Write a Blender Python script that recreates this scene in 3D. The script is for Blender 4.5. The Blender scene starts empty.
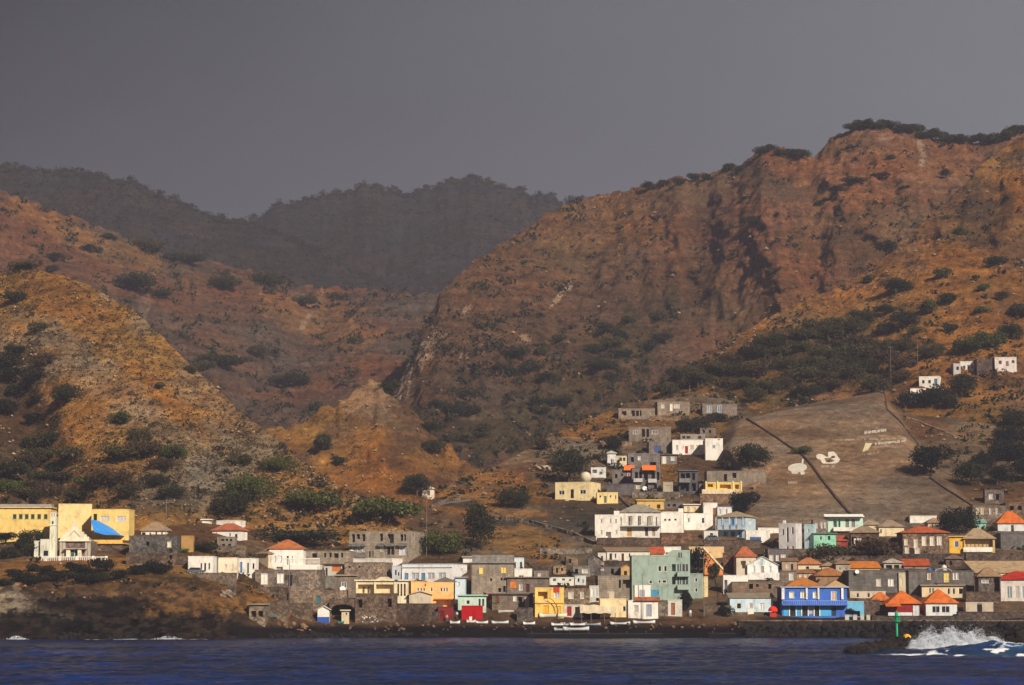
import bpy, bmesh, math, random
import numpy as np
from mathutils import Vector, Matrix

R = math.radians
S = bpy.context.scene
C = S.collection
rnd = random.Random(7)
RS = np.random.RandomState(11)

# ------------------------------------------------------------ camera
FOC = 2310.0            # focal length in pixels of the 1024 px wide frame
CAMH = 8.0
HORIZ = 600.0           # image row of the horizon
cam_d = bpy.data.cameras.new('camera')
cam = bpy.data.objects.new('camera', cam_d)
C.objects.link(cam)
cam_d.sensor_width = 36.0
cam_d.lens = FOC * 36.0 / 1024.0
PITCH = math.atan((HORIZ - 342.5) / FOC)
cam.location = (0, 0, CAMH)
cam.rotation_euler = (R(90) + PITCH, 0, 0)
cam_d.clip_start = 1.0
cam_d.clip_end = 12000.0
S.camera = cam

# ------------------------------------------------------------ sky and sun
SUN_AZ, SUN_EL = 31.0, 31.0       # sun stands front right, behind the viewer
sx, sy = math.sin(R(SUN_AZ)), -math.cos(R(SUN_AZ))
W = bpy.data.worlds.new('World'); S.world = W; W.use_nodes = True
nt = W.node_tree; N = nt.nodes; L = nt.links
for n in list(N): N.remove(n)
out = N.new('ShaderNodeOutputWorld')
sky = N.new('ShaderNodeTexSky'); sky.sky_type = 'NISHITA'; sky.sun_disc = False
sky.sun_elevation = R(SUN_EL); sky.sun_rotation = math.atan2(sx, sy)
bg1 = N.new('ShaderNodeBackground'); bg1.inputs['Strength'].default_value = 0.05
L.new(sky.outputs[0], bg1.inputs[0])
tc = N.new('ShaderNodeTexCoord')
sep = N.new('ShaderNodeSeparateXYZ'); L.new(tc.outputs['Generated'], sep.inputs[0])
nz = N.new('ShaderNodeTexNoise'); nz.inputs['Scale'].default_value = 3.5; nz.inputs['Detail'].default_value = 5
mp = N.new('ShaderNodeMapping'); mp.inputs['Scale'].default_value = (1, 1, 2.5); mp.inputs['Location'].default_value = (0.3, 0.1, 0.0)
L.new(tc.outputs['Generated'], mp.inputs[0]); L.new(mp.outputs[0], nz.inputs['Vector'])
def wm(op, a, b):
    m = N.new('ShaderNodeMath'); m.operation = op
    for i, v in enumerate((a, b)):
        if isinstance(v, (int, float)): m.inputs[i].default_value = v
        else: L.new(v, m.inputs[i])
    return m.outputs[0]
# thicker cloud to the left and upwards, thinner towards the right
t = wm('ADD', wm('MULTIPLY', sep.outputs['X'], 1.5), wm('MULTIPLY', sep.outputs['Z'], -1.2))
t = wm('ADD', t, wm('MULTIPLY', nz.outputs[0], 0.35))
t = wm('ADD', t, 0.46)
cr = N.new('ShaderNodeValToRGB')
cr.color_ramp.elements[0].position = 0.0; cr.color_ramp.elements[0].color = (0.026, 0.023, 0.027, 1)
cr.color_ramp.elements[1].position = 1.0; cr.color_ramp.elements[1].color = (0.222, 0.220, 0.240, 1)
L.new(t, cr.inputs[0])
bg2 = N.new('ShaderNodeBackground'); L.new(cr.outputs[0], bg2.inputs[0]); bg2.inputs['Strength'].default_value = 1.0
mx = N.new('ShaderNodeMixShader'); mx.inputs[0].default_value = 0.94
L.new(bg1.outputs[0], mx.inputs[1]); L.new(bg2.outputs[0], mx.inputs[2]); L.new(mx.outputs[0], out.inputs[0])

sd = bpy.data.lights.new('sun', 'SUN'); sd.energy = 4.9; sd.angle = R(1.0); sd.color = (1.0, 0.875, 0.71)
sun = bpy.data.objects.new('sun', sd); C.objects.link(sun)
dv = Vector((-sx * math.cos(R(SUN_EL)), -sy * math.cos(R(SUN_EL)), -math.sin(R(SUN_EL))))
sun.rotation_euler = dv.to_track_quat('-Z', 'Y').to_euler()
sun.location = (200, -200, 300)

S.view_settings.view_transform = 'Standard'; S.view_settings.look = 'None'
S.view_settings.gamma = 1.0; S.view_settings.use_curve_mapping = False
S.view_settings.exposure = 0.62
S.render.engine = 'CYCLES'
S.cycles.volume_bounces = 1
S.cycles.max_bounces = 5

# ------------------------------------------------------------ helpers
def P(px, py, Y):
    """point of the place at ground distance Y that the viewer sees at (px, py)"""
    dx = (px - 512.0) / FOC; dz = -(py - 342.5) / FOC
    c, s_ = math.cos(PITCH), math.sin(PITCH)
    fy = c - dz * s_; fz = s_ + dz * c
    k = Y / fy
    return Vector((dx * k, Y, CAMH + fz * k))
def Pn(px, py, Y):
    dx = (px - 512.0) / FOC; dz = -(py - 342.5) / FOC
    c, s_ = math.cos(PITCH), math.sin(PITCH)
    fy = c - dz * s_; fz = s_ + dz * c
    k = Y / fy
    return dx * k, Y, CAMH + fz * k

def _h(ix, iy, seed):
    n = (ix.astype(np.int64) * 374761393 + iy.astype(np.int64) * 668265263 + seed * 974711) & 0x7fffffff
    n = ((n ^ (n >> 13)) * 1274126177) & 0x7fffffff
    n = (n ^ (n >> 16)) & 0xffff
    return n / 65535.0 * 2 - 1
def vnoise(x, y, seed=0):
    ix = np.floor(x); iy = np.floor(y); fx = x - ix; fy = y - iy
    u = fx * fx * fx * (fx * (fx * 6 - 15) + 10); v = fy * fy * fy * (fy * (fy * 6 - 15) + 10)
    a = _h(ix, iy, seed); b = _h(ix + 1, iy, seed); c = _h(ix, iy + 1, seed); d = _h(ix + 1, iy + 1, seed)
    return (a * (1 - u) + b * u) * (1 - v) + (c * (1 - u) + d * u) * v
def fbm(x, y, o=5, seed=0, g=0.5):
    s = 0; a = 1; t = 0
    for i in range(o):
        s = s + a * vnoise(x, y, seed + i * 17); t += a
        x, y = (x * 1.6 + y * 1.2) + 3.1, (-x * 1.2 + y * 1.6) + 1.7
        a *= g
    return s / t
def ridged(x, y, o=5, seed=0, g=0.5):
    s = 0; a = 1; t = 0
    for i in range(o):
        n = 1 - np.abs(vnoise(x, y, seed + i * 31)) * 2
        s = s + a * n; t += a
        x, y = (x * 1.6 + y * 1.2) + 5.1, (-x * 1.2 + y * 1.6) + 2.7
        a *= g
    return s / t

def mesh_np(name, co, faces, smooth=True):
    me = bpy.data.meshes.new(name)
    co = np.asarray(co, dtype=np.float32); faces = np.asarray(faces, dtype=np.int32)
    k = faces.shape[1]
    me.vertices.add(len(co)); me.vertices.foreach_set('co', co.ravel())
    me.loops.add(faces.size); me.loops.foreach_set('vertex_index', faces.ravel())
    me.polygons.add(len(faces)); me.polygons.foreach_set('loop_start', np.arange(0, faces.size, k, dtype=np.int32))
    me.polygons.foreach_set('loop_total', np.full(len(faces), k, dtype=np.int32))
    me.polygons.foreach_set('use_smooth', np.full(len(faces), smooth))
    me.update(calc_edges=True)
    return me
def grid_faces(nr, nc):
    i = np.arange(nr - 1)[:, None] * nc + np.arange(nc - 1)[None, :]
    return np.stack([i, i + 1, i + nc + 1, i + nc], -1).reshape(-1, 4)
def vcol(me, name, rgb):
    a = me.color_attributes.new(name, 'FLOAT_COLOR', 'POINT')
    d = np.ones((len(me.vertices), 4), dtype=np.float32); d[:, :3] = rgb
    a.data.foreach_set('color', d.ravel())

class MB:
    """collects simple shapes into one mesh"""
    def __init__(s): s.v = []; s.f = []
    def quad(s, a, b, c, d):
        n = len(s.v); s.v += [tuple(a), tuple(b), tuple(c), tuple(d)]; s.f.append((n, n + 1, n + 2, n + 3))
    def poly(s, pts):
        n = len(s.v); s.v += [tuple(p) for p in pts]; s.f.append(tuple(range(n, n + len(pts))))
    def box(s, x0, y0, z0, x1, y1, z1):
        n = len(s.v)
        s.v += [(x0, y0, z0), (x1, y0, z0), (x1, y1, z0), (x0, y1, z0), (x0, y0, z1), (x1, y0, z1), (x1, y1, z1), (x0, y1, z1)]
        for q in ((0, 3, 2, 1), (4, 5, 6, 7), (0, 1, 5, 4), (1, 2, 6, 5), (2, 3, 7, 6), (3, 0, 4, 7)):
            s.f.append(tuple(n + i for i in q))
    def prism(s, pts, y0, y1):
        """outline pts (x, z) given depth from y0 to y1"""
        a = [(x, y0, z) for x, z in pts]; b = [(x, y1, z) for x, z in pts]
        n = len(s.v); k = len(pts); s.v += a + b
        s.f.append(tuple(range(n, n + k))); s.f.append(tuple(range(n + 2 * k - 1, n + k - 1, -1)))
        for i in range(k):
            j = (i + 1) % k; s.f.append((n + i, n + k + i, n + k + j, n + j))
    def tube(s, a, b, r0, r1=None, k=8):
        r1 = r0 if r1 is None else r1
        a = Vector(a); b = Vector(b); d = (b - a).normalized()
        u = d.orthogonal().normalized(); w = d.cross(u); n = len(s.v)
        for p, r in ((a, r0), (b, r1)):
            for i in range(k):
                t = 2 * math.pi * i / k
                s.v.append(tuple(p + (u * math.cos(t) + w * math.sin(t)) * r))
        for i in range(k):
            j = (i + 1) % k; s.f.append((n + i, n + j, n + k + j, n + k + i))
        s.f.append(tuple(range(n + k - 1, n - 1, -1))); s.f.append(tuple(range(n + k, n + 2 * k)))
    def lathe(s, prof, k=12, cx=0, cy=0):
        n = len(s.v); m = len(prof)
        for r, z in prof:
            for i in range(k):
                t = 2 * math.pi * i / k; s.v.append((cx + r * math.cos(t), cy + r * math.sin(t), z))
        for q in range(m - 1):
            for i in range(k):
                j = (i + 1) % k; s.f.append((n + q * k + i, n + q * k + j, n + (q + 1) * k + j, n + (q + 1) * k + i))
    def build(s, name, mat, parent=None, smooth=False):
        me = bpy.data.meshes.new(name); me.from_pydata(s.v, [], s.f)
        if smooth:
            for p in me.polygons: p.use_smooth = True
        me.materials.append(mat)
        o = bpy.data.objects.new(name, me); C.objects.link(o)
        if parent is not None: o.parent = parent
        return o
def empty(name, loc, rz=0):
    o = bpy.data.objects.new(name, None); C.objects.link(o); o.location = loc; o.rotation_euler = (0, 0, rz)
    o.empty_display_size = 0.5
    return o
def tag(o, label=None, cat=None, group=None, kind=None):
    if label: o['label'] = label
    if cat: o['category'] = cat
    if group: o['group'] = group
    if kind: o['kind'] = kind
    elif label: o['kind'] = 'thing'
    return o

# ------------------------------------------------------------ materials
_m = {}
def newmat(name):
    m = bpy.data.materials.new(name); m.use_nodes = True
    n = m.node_tree.nodes; b = n['Principled BSDF']; b.inputs['Roughness'].default_value = 0.9
    b.inputs['Specular IOR Level'].default_value = 0.2
    return m, n, m.node_tree.links, b
def coords(n, l, rndoff=True):
    tcn = n.new('ShaderNodeTexCoord')
    if not rndoff: return tcn.outputs['Object']
    oi = n.new('ShaderNodeObjectInfo'); va = n.new('ShaderNodeVectorMath'); va.operation = 'ADD'
    mu = n.new('ShaderNodeMath'); mu.operation = 'MULTIPLY'; mu.inputs[1].default_value = 77
    l.new(oi.outputs['Random'], mu.inputs[0])
    l.new(tcn.outputs['Object'], va.inputs[0]); l.new(mu.outputs[0], va.inputs[1])
    return va.outputs[0]
def noise(n, l, vec, scale, detail=4, rough=0.6, sc3=None):
    t = n.new('ShaderNodeTexNoise'); t.inputs['Scale'].default_value = scale; t.inputs['Detail'].default_value = detail
    t.inputs['Roughness'].default_value = rough
    if sc3:
        m = n.new('ShaderNodeMapping'); m.inputs['Scale'].default_value = sc3; l.new(vec, m.inputs[0]); vec = m.outputs[0]
    l.new(vec, t.inputs['Vector'])
    return t.outputs[0]
def ramp(n, l, fac, stops):
    r = n.new('ShaderNodeValToRGB'); e = r.color_ramp.elements
    while len(e) < len(stops): e.new(0.5)
    for i, (p, c) in enumerate(stops):
        e[i].position = p; e[i].color = (c, c, c, 1) if isinstance(c, (int, float)) else (*c, 1)
    l.new(fac, r.inputs[0]); return r.outputs[0]
def mulc(n, l, a, b):
    m = n.new('ShaderNodeMix'); m.data_type = 'RGBA'; m.blend_type = 'MULTIPLY'; m.inputs[0].default_value = 1
    for i, v in ((6, a), (7, b)):
        if isinstance(v, tuple): m.inputs[i].default_value = (*v, 1)
        else: l.new(v, m.inputs[i])
    return m.outputs[2]
def bump(n, l, b, h, strength, dist):
    bp = n.new('ShaderNodeBump'); bp.inputs['Strength'].default_value = strength; bp.inputs['Distance'].default_value = dist
    l.new(h, bp.inputs['Height']); l.new(bp.outputs[0], b.inputs['Normal'])

def plaster(col, rough=0.85):
    k = ('pl', col)
    if k not in _m:
        m, n, l, b = newmat('painted_plaster'); v = coords(n, l)
        st = ramp(n, l, noise(n, l, v, 1.0, 5, 0.65, (1.3, 1.3, 0.28)), [(0.30, 0.66), (0.47, 0.97), (1, 1.04)])
        bl = ramp(n, l, noise(n, l, v, 0.55, 6, 0.7), [(0.30, (0.62, 0.58, 0.52)), (0.46, (0.95, 0.94, 0.92)), (0.7, (1.06, 1.06, 1.06))])
        c = mulc(n, l, mulc(n, l, col, st), bl); l.new(c, b.inputs['Base Color'])
        bump(n, l, b, noise(n, l, v, 6, 3), 0.3, 0.03); _m[k] = m
    return _m[k]
def stone(col):
    k = ('st', col)
    if k not in _m:
        m, n, l, b = newmat('rubble_stone'); v = coords(n, l)
        vo = n.new('ShaderNodeTexVoronoi'); vo.inputs['Scale'].default_value = 2.2; l.new(v, vo.inputs['Vector'])
        sp = n.new('ShaderNodeSeparateColor'); l.new(vo.outputs['Color'], sp.inputs[0])
        a = ramp(n, l, sp.outputs[0], [(0, 0.5), (1, 1.45)])
        bl = ramp(n, l, noise(n, l, v, 0.28, 6, 0.7), [(0.32, (0.45, 0.42, 0.40)), (0.5, (0.95, 0.92, 0.9)), (0.68, (1.45, 1.35, 1.2))])
        ed = ramp(n, l, vo.outputs['Distance'], [(0.0, 1.1), (0.55, 0.75)])
        c = mulc(n, l, mulc(n, l, mulc(n, l, col, a), bl), ed); l.new(c, b.inputs['Base Color'])
        bump(n, l, b, vo.outputs['Distance'], 0.8, -0.08); _m[k] = m
    return _m[k]
def block(col):
    k = ('bk', col)
    if k not in _m:
        m, n, l, b = newmat('concrete_block'); v = coords(n, l)
        # courses run along x+y so both faces of a corner show them
        sx_ = n.new('ShaderNodeSeparateXYZ'); l.new(v, sx_.inputs[0])
        ad = n.new('ShaderNodeMath'); l.new(sx_.outputs[0], ad.inputs[0]); l.new(sx_.outputs[1], ad.inputs[1])
        cb = n.new('ShaderNodeCombineXYZ'); l.new(ad.outputs[0], cb.inputs[0]); l.new(sx_.outputs[2], cb.inputs[1])
        br = n.new('ShaderNodeTexBrick'); br.inputs['Scale'].default_value = 1.0
        br.inputs['Brick Width'].default_value = 0.8; br.inputs['Row Height'].default_value = 0.4; br.inputs['Mortar Size'].default_value = 0.03
        br.inputs['Color1'].default_value = (0.8, 0.8, 0.8, 1); br.inputs['Color2'].default_value = (1.15, 1.12, 1.08, 1); br.inputs['Mortar'].default_value = (0.6, 0.6, 0.58, 1)
        l.new(cb.outputs[0], br.inputs['Vector'])
        bl = ramp(n, l, noise(n, l, v, 0.5, 5, 0.65), [(0.3, 0.62), (0.7, 1.2)])
        st = ramp(n, l, noise(n, l, v, 1.0, 4, 0.6, (1.6, 1.6, 0.2)), [(0.32, 0.7), (0.6, 1.05)])
        c = mulc(n, l, mulc(n, l, mulc(n, l, col, br.outputs[0]), bl), st); l.new(c, b.inputs['Base Color'])
        bump(n, l, b, br.outputs['Fac'], 0.5, -0.03); _m[k] = m
    return _m[k]
def tile(col):
    k = ('ti', col)
    if k not in _m:
        m, n, l, b = newmat('roof_tile'); v = coords(n, l)
        bl = ramp(n, l, noise(n, l, v, 0.7, 6, 0.75), [(0.32, (0.42, 0.50, 0.62)), (0.5, (0.92, 0.92, 0.9)), (0.7, (1.15, 1.15, 1.1))])
        sp = ramp(n, l, noise(n, l, v, 5, 3), [(0.3, 0.75), (0.7, 1.15)])
        c = mulc(n, l, mulc(n, l, col, bl), sp); l.new(c, b.inputs['Base Color'])
        wv = n.new('ShaderNodeTexWave'); wv.inputs['Scale'].default_value = 1.6; wv.bands_direction = 'X'; l.new(v, wv.inputs['Vector'])
        bump(n, l, b, wv.outputs['Fac'], 0.8, 0.08); _m[k] = m
    return _m[k]
def plain(col, rough=0.6, metal=0.0, name='paint'):
    k = ('pn', col, rough, metal)
    if k not in _m:
        m, n, l, b = newmat(name); v = coords(n, l)
        bl = ramp(n, l, noise(n, l, v, 1.5, 4), [(0.3, 0.78), (0.7, 1.1)])
        l.new(mulc(n, l, col, bl), b.inputs['Base Color']); b.inputs['Roughness'].default_value = rough
        b.inputs['Metallic'].default_value = metal; _m[k] = m
    return _m[k]
def glassy(col=(0.015, 0.018, 0.022)):
    k = ('gl', col)
    if k not in _m:
        m, n, l, b = newmat('window_glass'); b.inputs['Base Color'].default_value = (*col, 1)
        b.inputs['Roughness'].default_value = 0.25; b.inputs['Specular IOR Level'].default_value = 0.5; _m[k] = m
    return _m[k]

def mat_earth():
    m, n, l, b = newmat('dry_earth')
    tcn = n.new('ShaderNodeTexCoord'); v = tcn.outputs['Object']
    at = n.new('ShaderNodeAttribute'); at.attribute_name = 'tint'
    a = ramp(n, l, noise(n, l, v, 0.035, 6, 0.7), [(0.25, 0.55), (0.5, 1.0), (0.75, 1.35)])
    c1 = ramp(n, l, noise(n, l, v, 0.30, 8, 0.85), [(0.33, 0.22), (0.46, 0.85), (0.56, 1.15), (0.70, 2.3)])
    hue = ramp(n, l, noise(n, l, v, 0.02, 4, 0.6), [(0.35, (1.12, 0.95, 0.75)), (0.65, (0.9, 1.02, 1.15))])
    st = ramp(n, l, noise(n, l, v, 1.0, 5, 0.6, (0.025, 0.025, 0.28)), [(0.35, 0.72), (0.62, 1.25)])
    c = mulc(n, l, mulc(n, l, mulc(n, l, mulc(n, l, at.outputs['Color'], a), c1), hue), st); l.new(c, b.inputs['Base Color'])
    b.inputs['Roughness'].default_value = 1.0; b.inputs['Specular IOR Level'].default_value = 0.08
    bump(n, l, b, noise(n, l, v, 0.22, 10, 0.8), 1.0, 5.0)
    return m
EARTH = mat_earth()

# ------------------------------------------------------------ terrain
PXC = np.concatenate([np.linspace(-430, -40, 40), np.arange(-30, 1056, 2.0), np.linspace(1065, 1460, 40)])
TERR = []
OCHRE = np.array((0.44, 0.205, 0.050)); BROWN = np.array((0.205, 0.108, 0.050)); GREYB = np.array((0.28, 0.20, 0.125))
DARK = np.array((0.075, 0.05, 0.03)); PALE = np.array((0.44, 0.35, 0.25)); BASALT = np.array((0.009, 0.006, 0.005))
GREEN = np.array((0.055, 0.052, 0.018)); REDB = np.array((0.215, 0.098, 0.052)); SLAB = np.array((0.36, 0.25, 0.165))
def sm(x, a, b):
    t = np.clip((x - a) / (b - a), 0, 1); return t * t * (3 - 2 * t)
def mixc(A, B, m): return A * (1 - m[..., None]) + B * m[..., None]
def blob(PX, PY, cx, cy, rx, ry, ang=0, wob=0.5, seed=3):
    a = R(ang); dx = PX - cx; dy = PY - cy
    u = (dx * math.cos(a) + dy * math.sin(a)) / rx; w = (-dx * math.sin(a) + dy * math.cos(a)) / ry
    d = np.sqrt(u * u + w * w) + wob * fbm(PX / 14, PY / 14, 6, seed, .62) + .3 * fbm(PX / 3, PY / 2.2, 3, seed + 2)
    return 1 - sm(d, 0.75, 1.12)
def layer(name, sil, bots, Yf, nv, amp, tint, zamp=1.2, sil_rough=0.8, ribs=(28, 60), skirt=(12, 14, 0.45), seed=1, pxc=PXC):
    sil = np.array(sil, float); top = np.interp(pxc, sil[:, 0], sil[:, 1])
    bots = np.array(bots, float); bot = np.interp(pxc, bots[:, 0], bots[:, 1])
    top = top + sil_rough * fbm(pxc / 9, pxc * 0, 4, seed + 5) * 2.2
    V = np.linspace(0, 1, nv)[:, None]; PX = np.broadcast_to(pxc[None, :], (nv, len(pxc)))
    PY = bot + (top - bot) * V
    Y = Yf(PX, PY, V)
    x, y, z = Pn(PX, PY, Y)
    rx, rz = ribs
    g = ridged(x / rx + 0.35 * fbm(x / 50, z / 40, 3, seed + 9), z / rz, 6, seed, 0.52)
    g2 = fbm(x / 9, z / 7 + y / 30, 5, seed + 3, 0.6)
    a = amp(PX, PY) if callable(amp) else amp
    edge = 1 - 0.6 * sm(V, 0.93, 1.0)
    dy = -(g * a + g2 * a * 0.35) * edge
    y2 = y + dy
    # keep the surface on its slope: moving it nearer also spreads it
    k = y2 / y
    x2 = x * k; z2 = CAMH + (z - CAMH) * k
    z2 = z2 + zamp * fbm(x2 / 5, y2 / 5, 4, seed + 11, 0.6) * (a > 0)
    rows = [np.stack([x2, y2, z2], -1)]
    ns, st, dr = skirt
    last = rows[0][-1]
    for i in range(1, ns + 1):
        q = last.copy(); q[:, 1] += i * st; q[:, 2] -= dr * st * i * (0.3 + 0.7 * i / ns) ; rows.append(q[None])
    co = np.concatenate(rows, 0); nr, nc = co.shape[:2]
    T = tint(PX, PY, x2, z2)
    T = np.concatenate([T, np.repeat(T[-1:], ns, 0)], 0)
    me = mesh_np(name, co.reshape(-1, 3), grid_faces(nr, nc)); vcol(me, 'tint', np.clip(T.reshape(-1, 3), 0.005, 1))
    me.materials.append(EARTH)
    o = bpy.data.objects.new(name, me); C.objects.link(o); o['kind'] = 'structure'
    TERR.append(o); o_data[o.name] = (co[:nv], PX, PY)
    return o
o_data = {}
# ---- town and shore ground
T_SIL = [(-430, 545), (-60, 545), (0, 543), (100, 535), (200, 522), (260, 530), (330, 535), (400, 528), (430, 500), (455, 482), (480, 474), (515, 456), (545, 440), (570, 425), (600, 414), (620, 404), (700, 394), (740, 402), (760, 414), (800, 405), (850, 396), (880, 388), (905, 376), (930, 364), (980, 350), (1024, 345), (1100, 335), (1460, 330)]
KPY = np.array([330, 380, 410, 440, 470, 500, 530, 560, 590, 615, 628, 637, 645, 700.]); KY = np.array([880, 812, 768, 722, 681, 641, 602, 566, 535, 512, 505, 499, 492, 470.])
CPY = np.array([330, 390, 500, 520, 540, 560, 572, 582, 605, 637, 645, 700.]); CY = np.array([880, 800, 610, 575, 548, 522, 505, 494, 487, 480, 478, 460.])
def YT(PX, PY, V=None):
    Y0 = np.interp(PY, KPY, KY); Yc = np.interp(PY, CPY, CY)
    m = 1 - sm(PX, 170, 330)                       # headland at the left end
    Y = Y0 * (1 - m) + Yc * m
    # smooth concrete catchment: one even plane between its edges
    s = slabmask(PX, PY, 10)
    Ys = np.interp(PY, [380, 520, 540], [752, 618, 600])
    return Y * (1 - s) + Ys * s
def slabmask(PX, PY, soft=2):
    left = np.interp(PY, [430, 450, 480, 500, 520, 700], [728, 722, 742, 735, 716, 716])
    right = np.interp(PY, [385, 400, 420, 450, 470, 500, 520], [884, 886, 903, 918, 936, 968, 990])
    top = np.interp(PX, [715, 740, 800, 850, 884, 990], [438, 420, 407, 397, 389, 389])
    return sm(PX, left - soft, left + soft) * (1 - sm(PX, right - soft, right + soft)) * sm(PY, top - soft, top + soft) * (1 - sm(PY, 524, 530 + soft))
def tintT(PX, PY, x, z):
    n = fbm(x / 14, z / 9, 5, 2)
    T = mixc(np.broadcast_to(BROWN, PX.shape + (3,)), GREYB, sm(n, -0.3, 0.3))
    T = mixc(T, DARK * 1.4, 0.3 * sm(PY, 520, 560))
    # ochre cliffs and banks
    for a in ((175, 585, 90, 34, 0), (60, 575, 90, 18, 0), (270, 600, 60, 20, 0), (515, 535, 42, 22, -5), (545, 548, 24, 14, 0), (520, 488, 60, 12, 15), (590, 425, 60, 14, 0), (690, 425, 60, 14, 0), (545, 515, 28, 4, 5), (660, 475, 20, 12, 0), (470, 500, 50, 16, 0), (310, 505, 60, 20, 0), (1020, 400, 30, 40, 30), (820, 410, 20, 4, -10)):
        T = mixc(T, OCHRE, 0.8 * blob(PX, PY, *a, seed=a[0]))
    T = mixc(T, REDB, 0.5 * blob(PX, PY, 130, 595, 120, 14, 0, seed=4))
    for a in ((970, 400, 60, 34, 20), (980, 450, 40, 30, 0), (700, 505, 40, 10, 0), (560, 485, 14, 12, 0)):
        T = mixc(T, GREYB * 1.1, 0.8 * blob(PX, PY, *a, seed=a[0]))
    for a in ((585, 512, 46, 16, 0), (560, 525, 40, 8, 8), (500, 522, 20, 5, 8), (455, 503, 24, 6, 3)):
        T = mixc(T, np.array((0.11, 0.088, 0.062)), 0.85 * blob(PX, PY, *a, wob=0.2, seed=a[0]))
    T = mixc(T, PALE * 1.3, 0.9 * blob(PX, PY, 8, 606, 22, 24, 60, wob=1.0, seed=8))
    for a in ((50, 628, 130, 17, 0), (150, 632, 120, 17, -4), (120, 608, 40, 12, 0), (70, 604, 30, 8, 0)):
        T = mixc(T, BASALT, 0.95 * blob(PX, PY, *a, wob=0.8, seed=a[0]))
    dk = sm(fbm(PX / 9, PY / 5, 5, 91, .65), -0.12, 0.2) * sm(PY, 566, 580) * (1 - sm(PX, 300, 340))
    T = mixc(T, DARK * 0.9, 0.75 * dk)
    # wet beach and sea wall foot
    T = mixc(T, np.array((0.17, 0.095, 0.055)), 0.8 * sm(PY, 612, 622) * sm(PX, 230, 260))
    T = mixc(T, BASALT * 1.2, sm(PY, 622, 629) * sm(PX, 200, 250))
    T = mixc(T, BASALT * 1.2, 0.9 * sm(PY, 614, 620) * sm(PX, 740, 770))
    s = slabmask(PX, PY, 1.5)
    sl = SLAB * (1 + 0.16 * fbm(x / 40, z / 3, 4, 4)[..., None])
    T = T * (1 - s[..., None]) + sl * s[..., None]
    T = mixc(T, OCHRE, 0.5 * blob(PX, PY, 890, 380, 10, 20, 0) * (1 - s))
    return T
def ampT(PX, PY):
    s = slabmask(PX, PY, 8)
    a = np.where(PX < 240, 2.2, 0.9) + 2.6 * sm(PY, 590, 440) * 0
    a = a + 2.0 * blob(PX, PY, 990, 420, 60, 60) + 2.2 * blob(PX, PY, 520, 535, 50, 24) + 1.5 * blob(PX, PY, 540, 460, 60, 30)
    a = a + 5.0 * (1 - sm(PX, 230, 300)) * sm(PY, 568, 590)
    return a * (1 - s) + 0.0001 * s
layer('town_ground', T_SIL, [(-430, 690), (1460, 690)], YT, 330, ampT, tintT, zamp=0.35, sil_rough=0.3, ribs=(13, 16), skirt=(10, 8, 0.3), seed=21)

# ---- left headland hill
B_SIL = [(-430, 262), (-100, 262), (0, 272), (40, 271), (62, 275), (84, 283), (100, 291), (130, 309), (160, 334), (182, 356), (200, 374), (225, 396), (240, 412), (262, 428), (280, 442), (305, 464), (330, 482), (352, 492), (380, 508), (400, 522), (430, 545), (460, 565), (1460, 900)]
def YB(PX, PY, V):
    Yb = np.interp(PX, [-100, 230, 300, 460], [548, 548, 556, 572]); Yt = np.interp(PX, [-100, 0, 100, 200, 300, 380, 460], [770, 765, 735, 690, 640, 605, 580])
    # dark gully low on the left
    g = 26 * np.exp(-((PX - 20 - (PY - 400) * 0.35) / 34.0) ** 2) * sm(PY, 340, 420)
    return Yb + (Yt - Yb) * V ** 1.05 + g
def tintB(PX, PY, x, z):
    n = fbm(x / 18, z / 12, 5, 31); n2 = fbm(x / 6, z / 4, 4, 37)
    T = mixc(np.broadcast_to(np.array((0.47, 0.245, 0.068)), PX.shape + (3,)), GREYB * 1.5, .8 * sm(n, -0.1, 0.35))
    for a in ((110, 385, 46, 22, 35), (190, 450, 70, 20, 40), (250, 470, 60, 10, 45), (60, 340, 60, 14, 30), (215, 480, 30, 30, 0)):
        T = mixc(T, PALE * 0.9, 0.45 * blob(PX, PY, *a, wob=0.9, seed=a[0]))
    for a in ((310, 500, 60, 22, 25), (170, 400, 50, 10, 45), (60, 300, 60, 16, 10)):
        T = mixc(T, OCHRE * 1.05, 0.75 * blob(PX, PY, *a, wob=0.8, seed=a[0]))
    T = mixc(T, DARK, 0.8 * blob(PX, PY, 10, 430, 50, 90, 0, wob=0.9, seed=5))
    T = mixc(T, DARK * 1.6, 0.5 * blob(PX, PY, 70, 495, 110, 26, 5, wob=1.1, seed=6))
    return T * (1 + 0.3 * n2[..., None])
layer('headland_hill', B_SIL, [(-430, 575), (460, 590), (1460, 930)], YB, 230, 7.5, tintB, zamp=0.8, sil_rough=0.6, ribs=(26, 60), seed=31, pxc=PXC[PXC < 480])

# ---- rocky knoll in the valley
C_SIL = [(120, 520), (200, 470), (250, 432), (285, 428), (308, 417), (322, 408), (333, 403), (345, 399), (356, 390), (364, 384), (372, 381), (382, 383), (392, 394), (402, 404), (415, 413), (428, 430), (440, 441), (455, 452), (466, 462), (480, 470), (520, 482), (560, 500), (700, 600)]
def YC(PX, PY, V): return 640 + (np.interp(PX, [120, 372, 560], [760, 800, 730]) - 640) * V ** 0.8
def tintC(PX, PY, x, z):
    n = fbm(x / 12, z / 9, 5, 41)
    T = mixc(np.broadcast_to(BROWN * 1.1, PX.shape + (3,)), OCHRE, sm(n, -0.4, 0.35))
    T = mixc(T, np.array((0.42, 0.27, 0.16)), 0.6 * blob(PX, PY, 372, 400, 30, 24, 0, wob=0.9, seed=7))
    T = mixc(T, DARK, 0.35 * blob(PX, PY, 420, 470, 30, 30, 0, seed=9))
    return T
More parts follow.
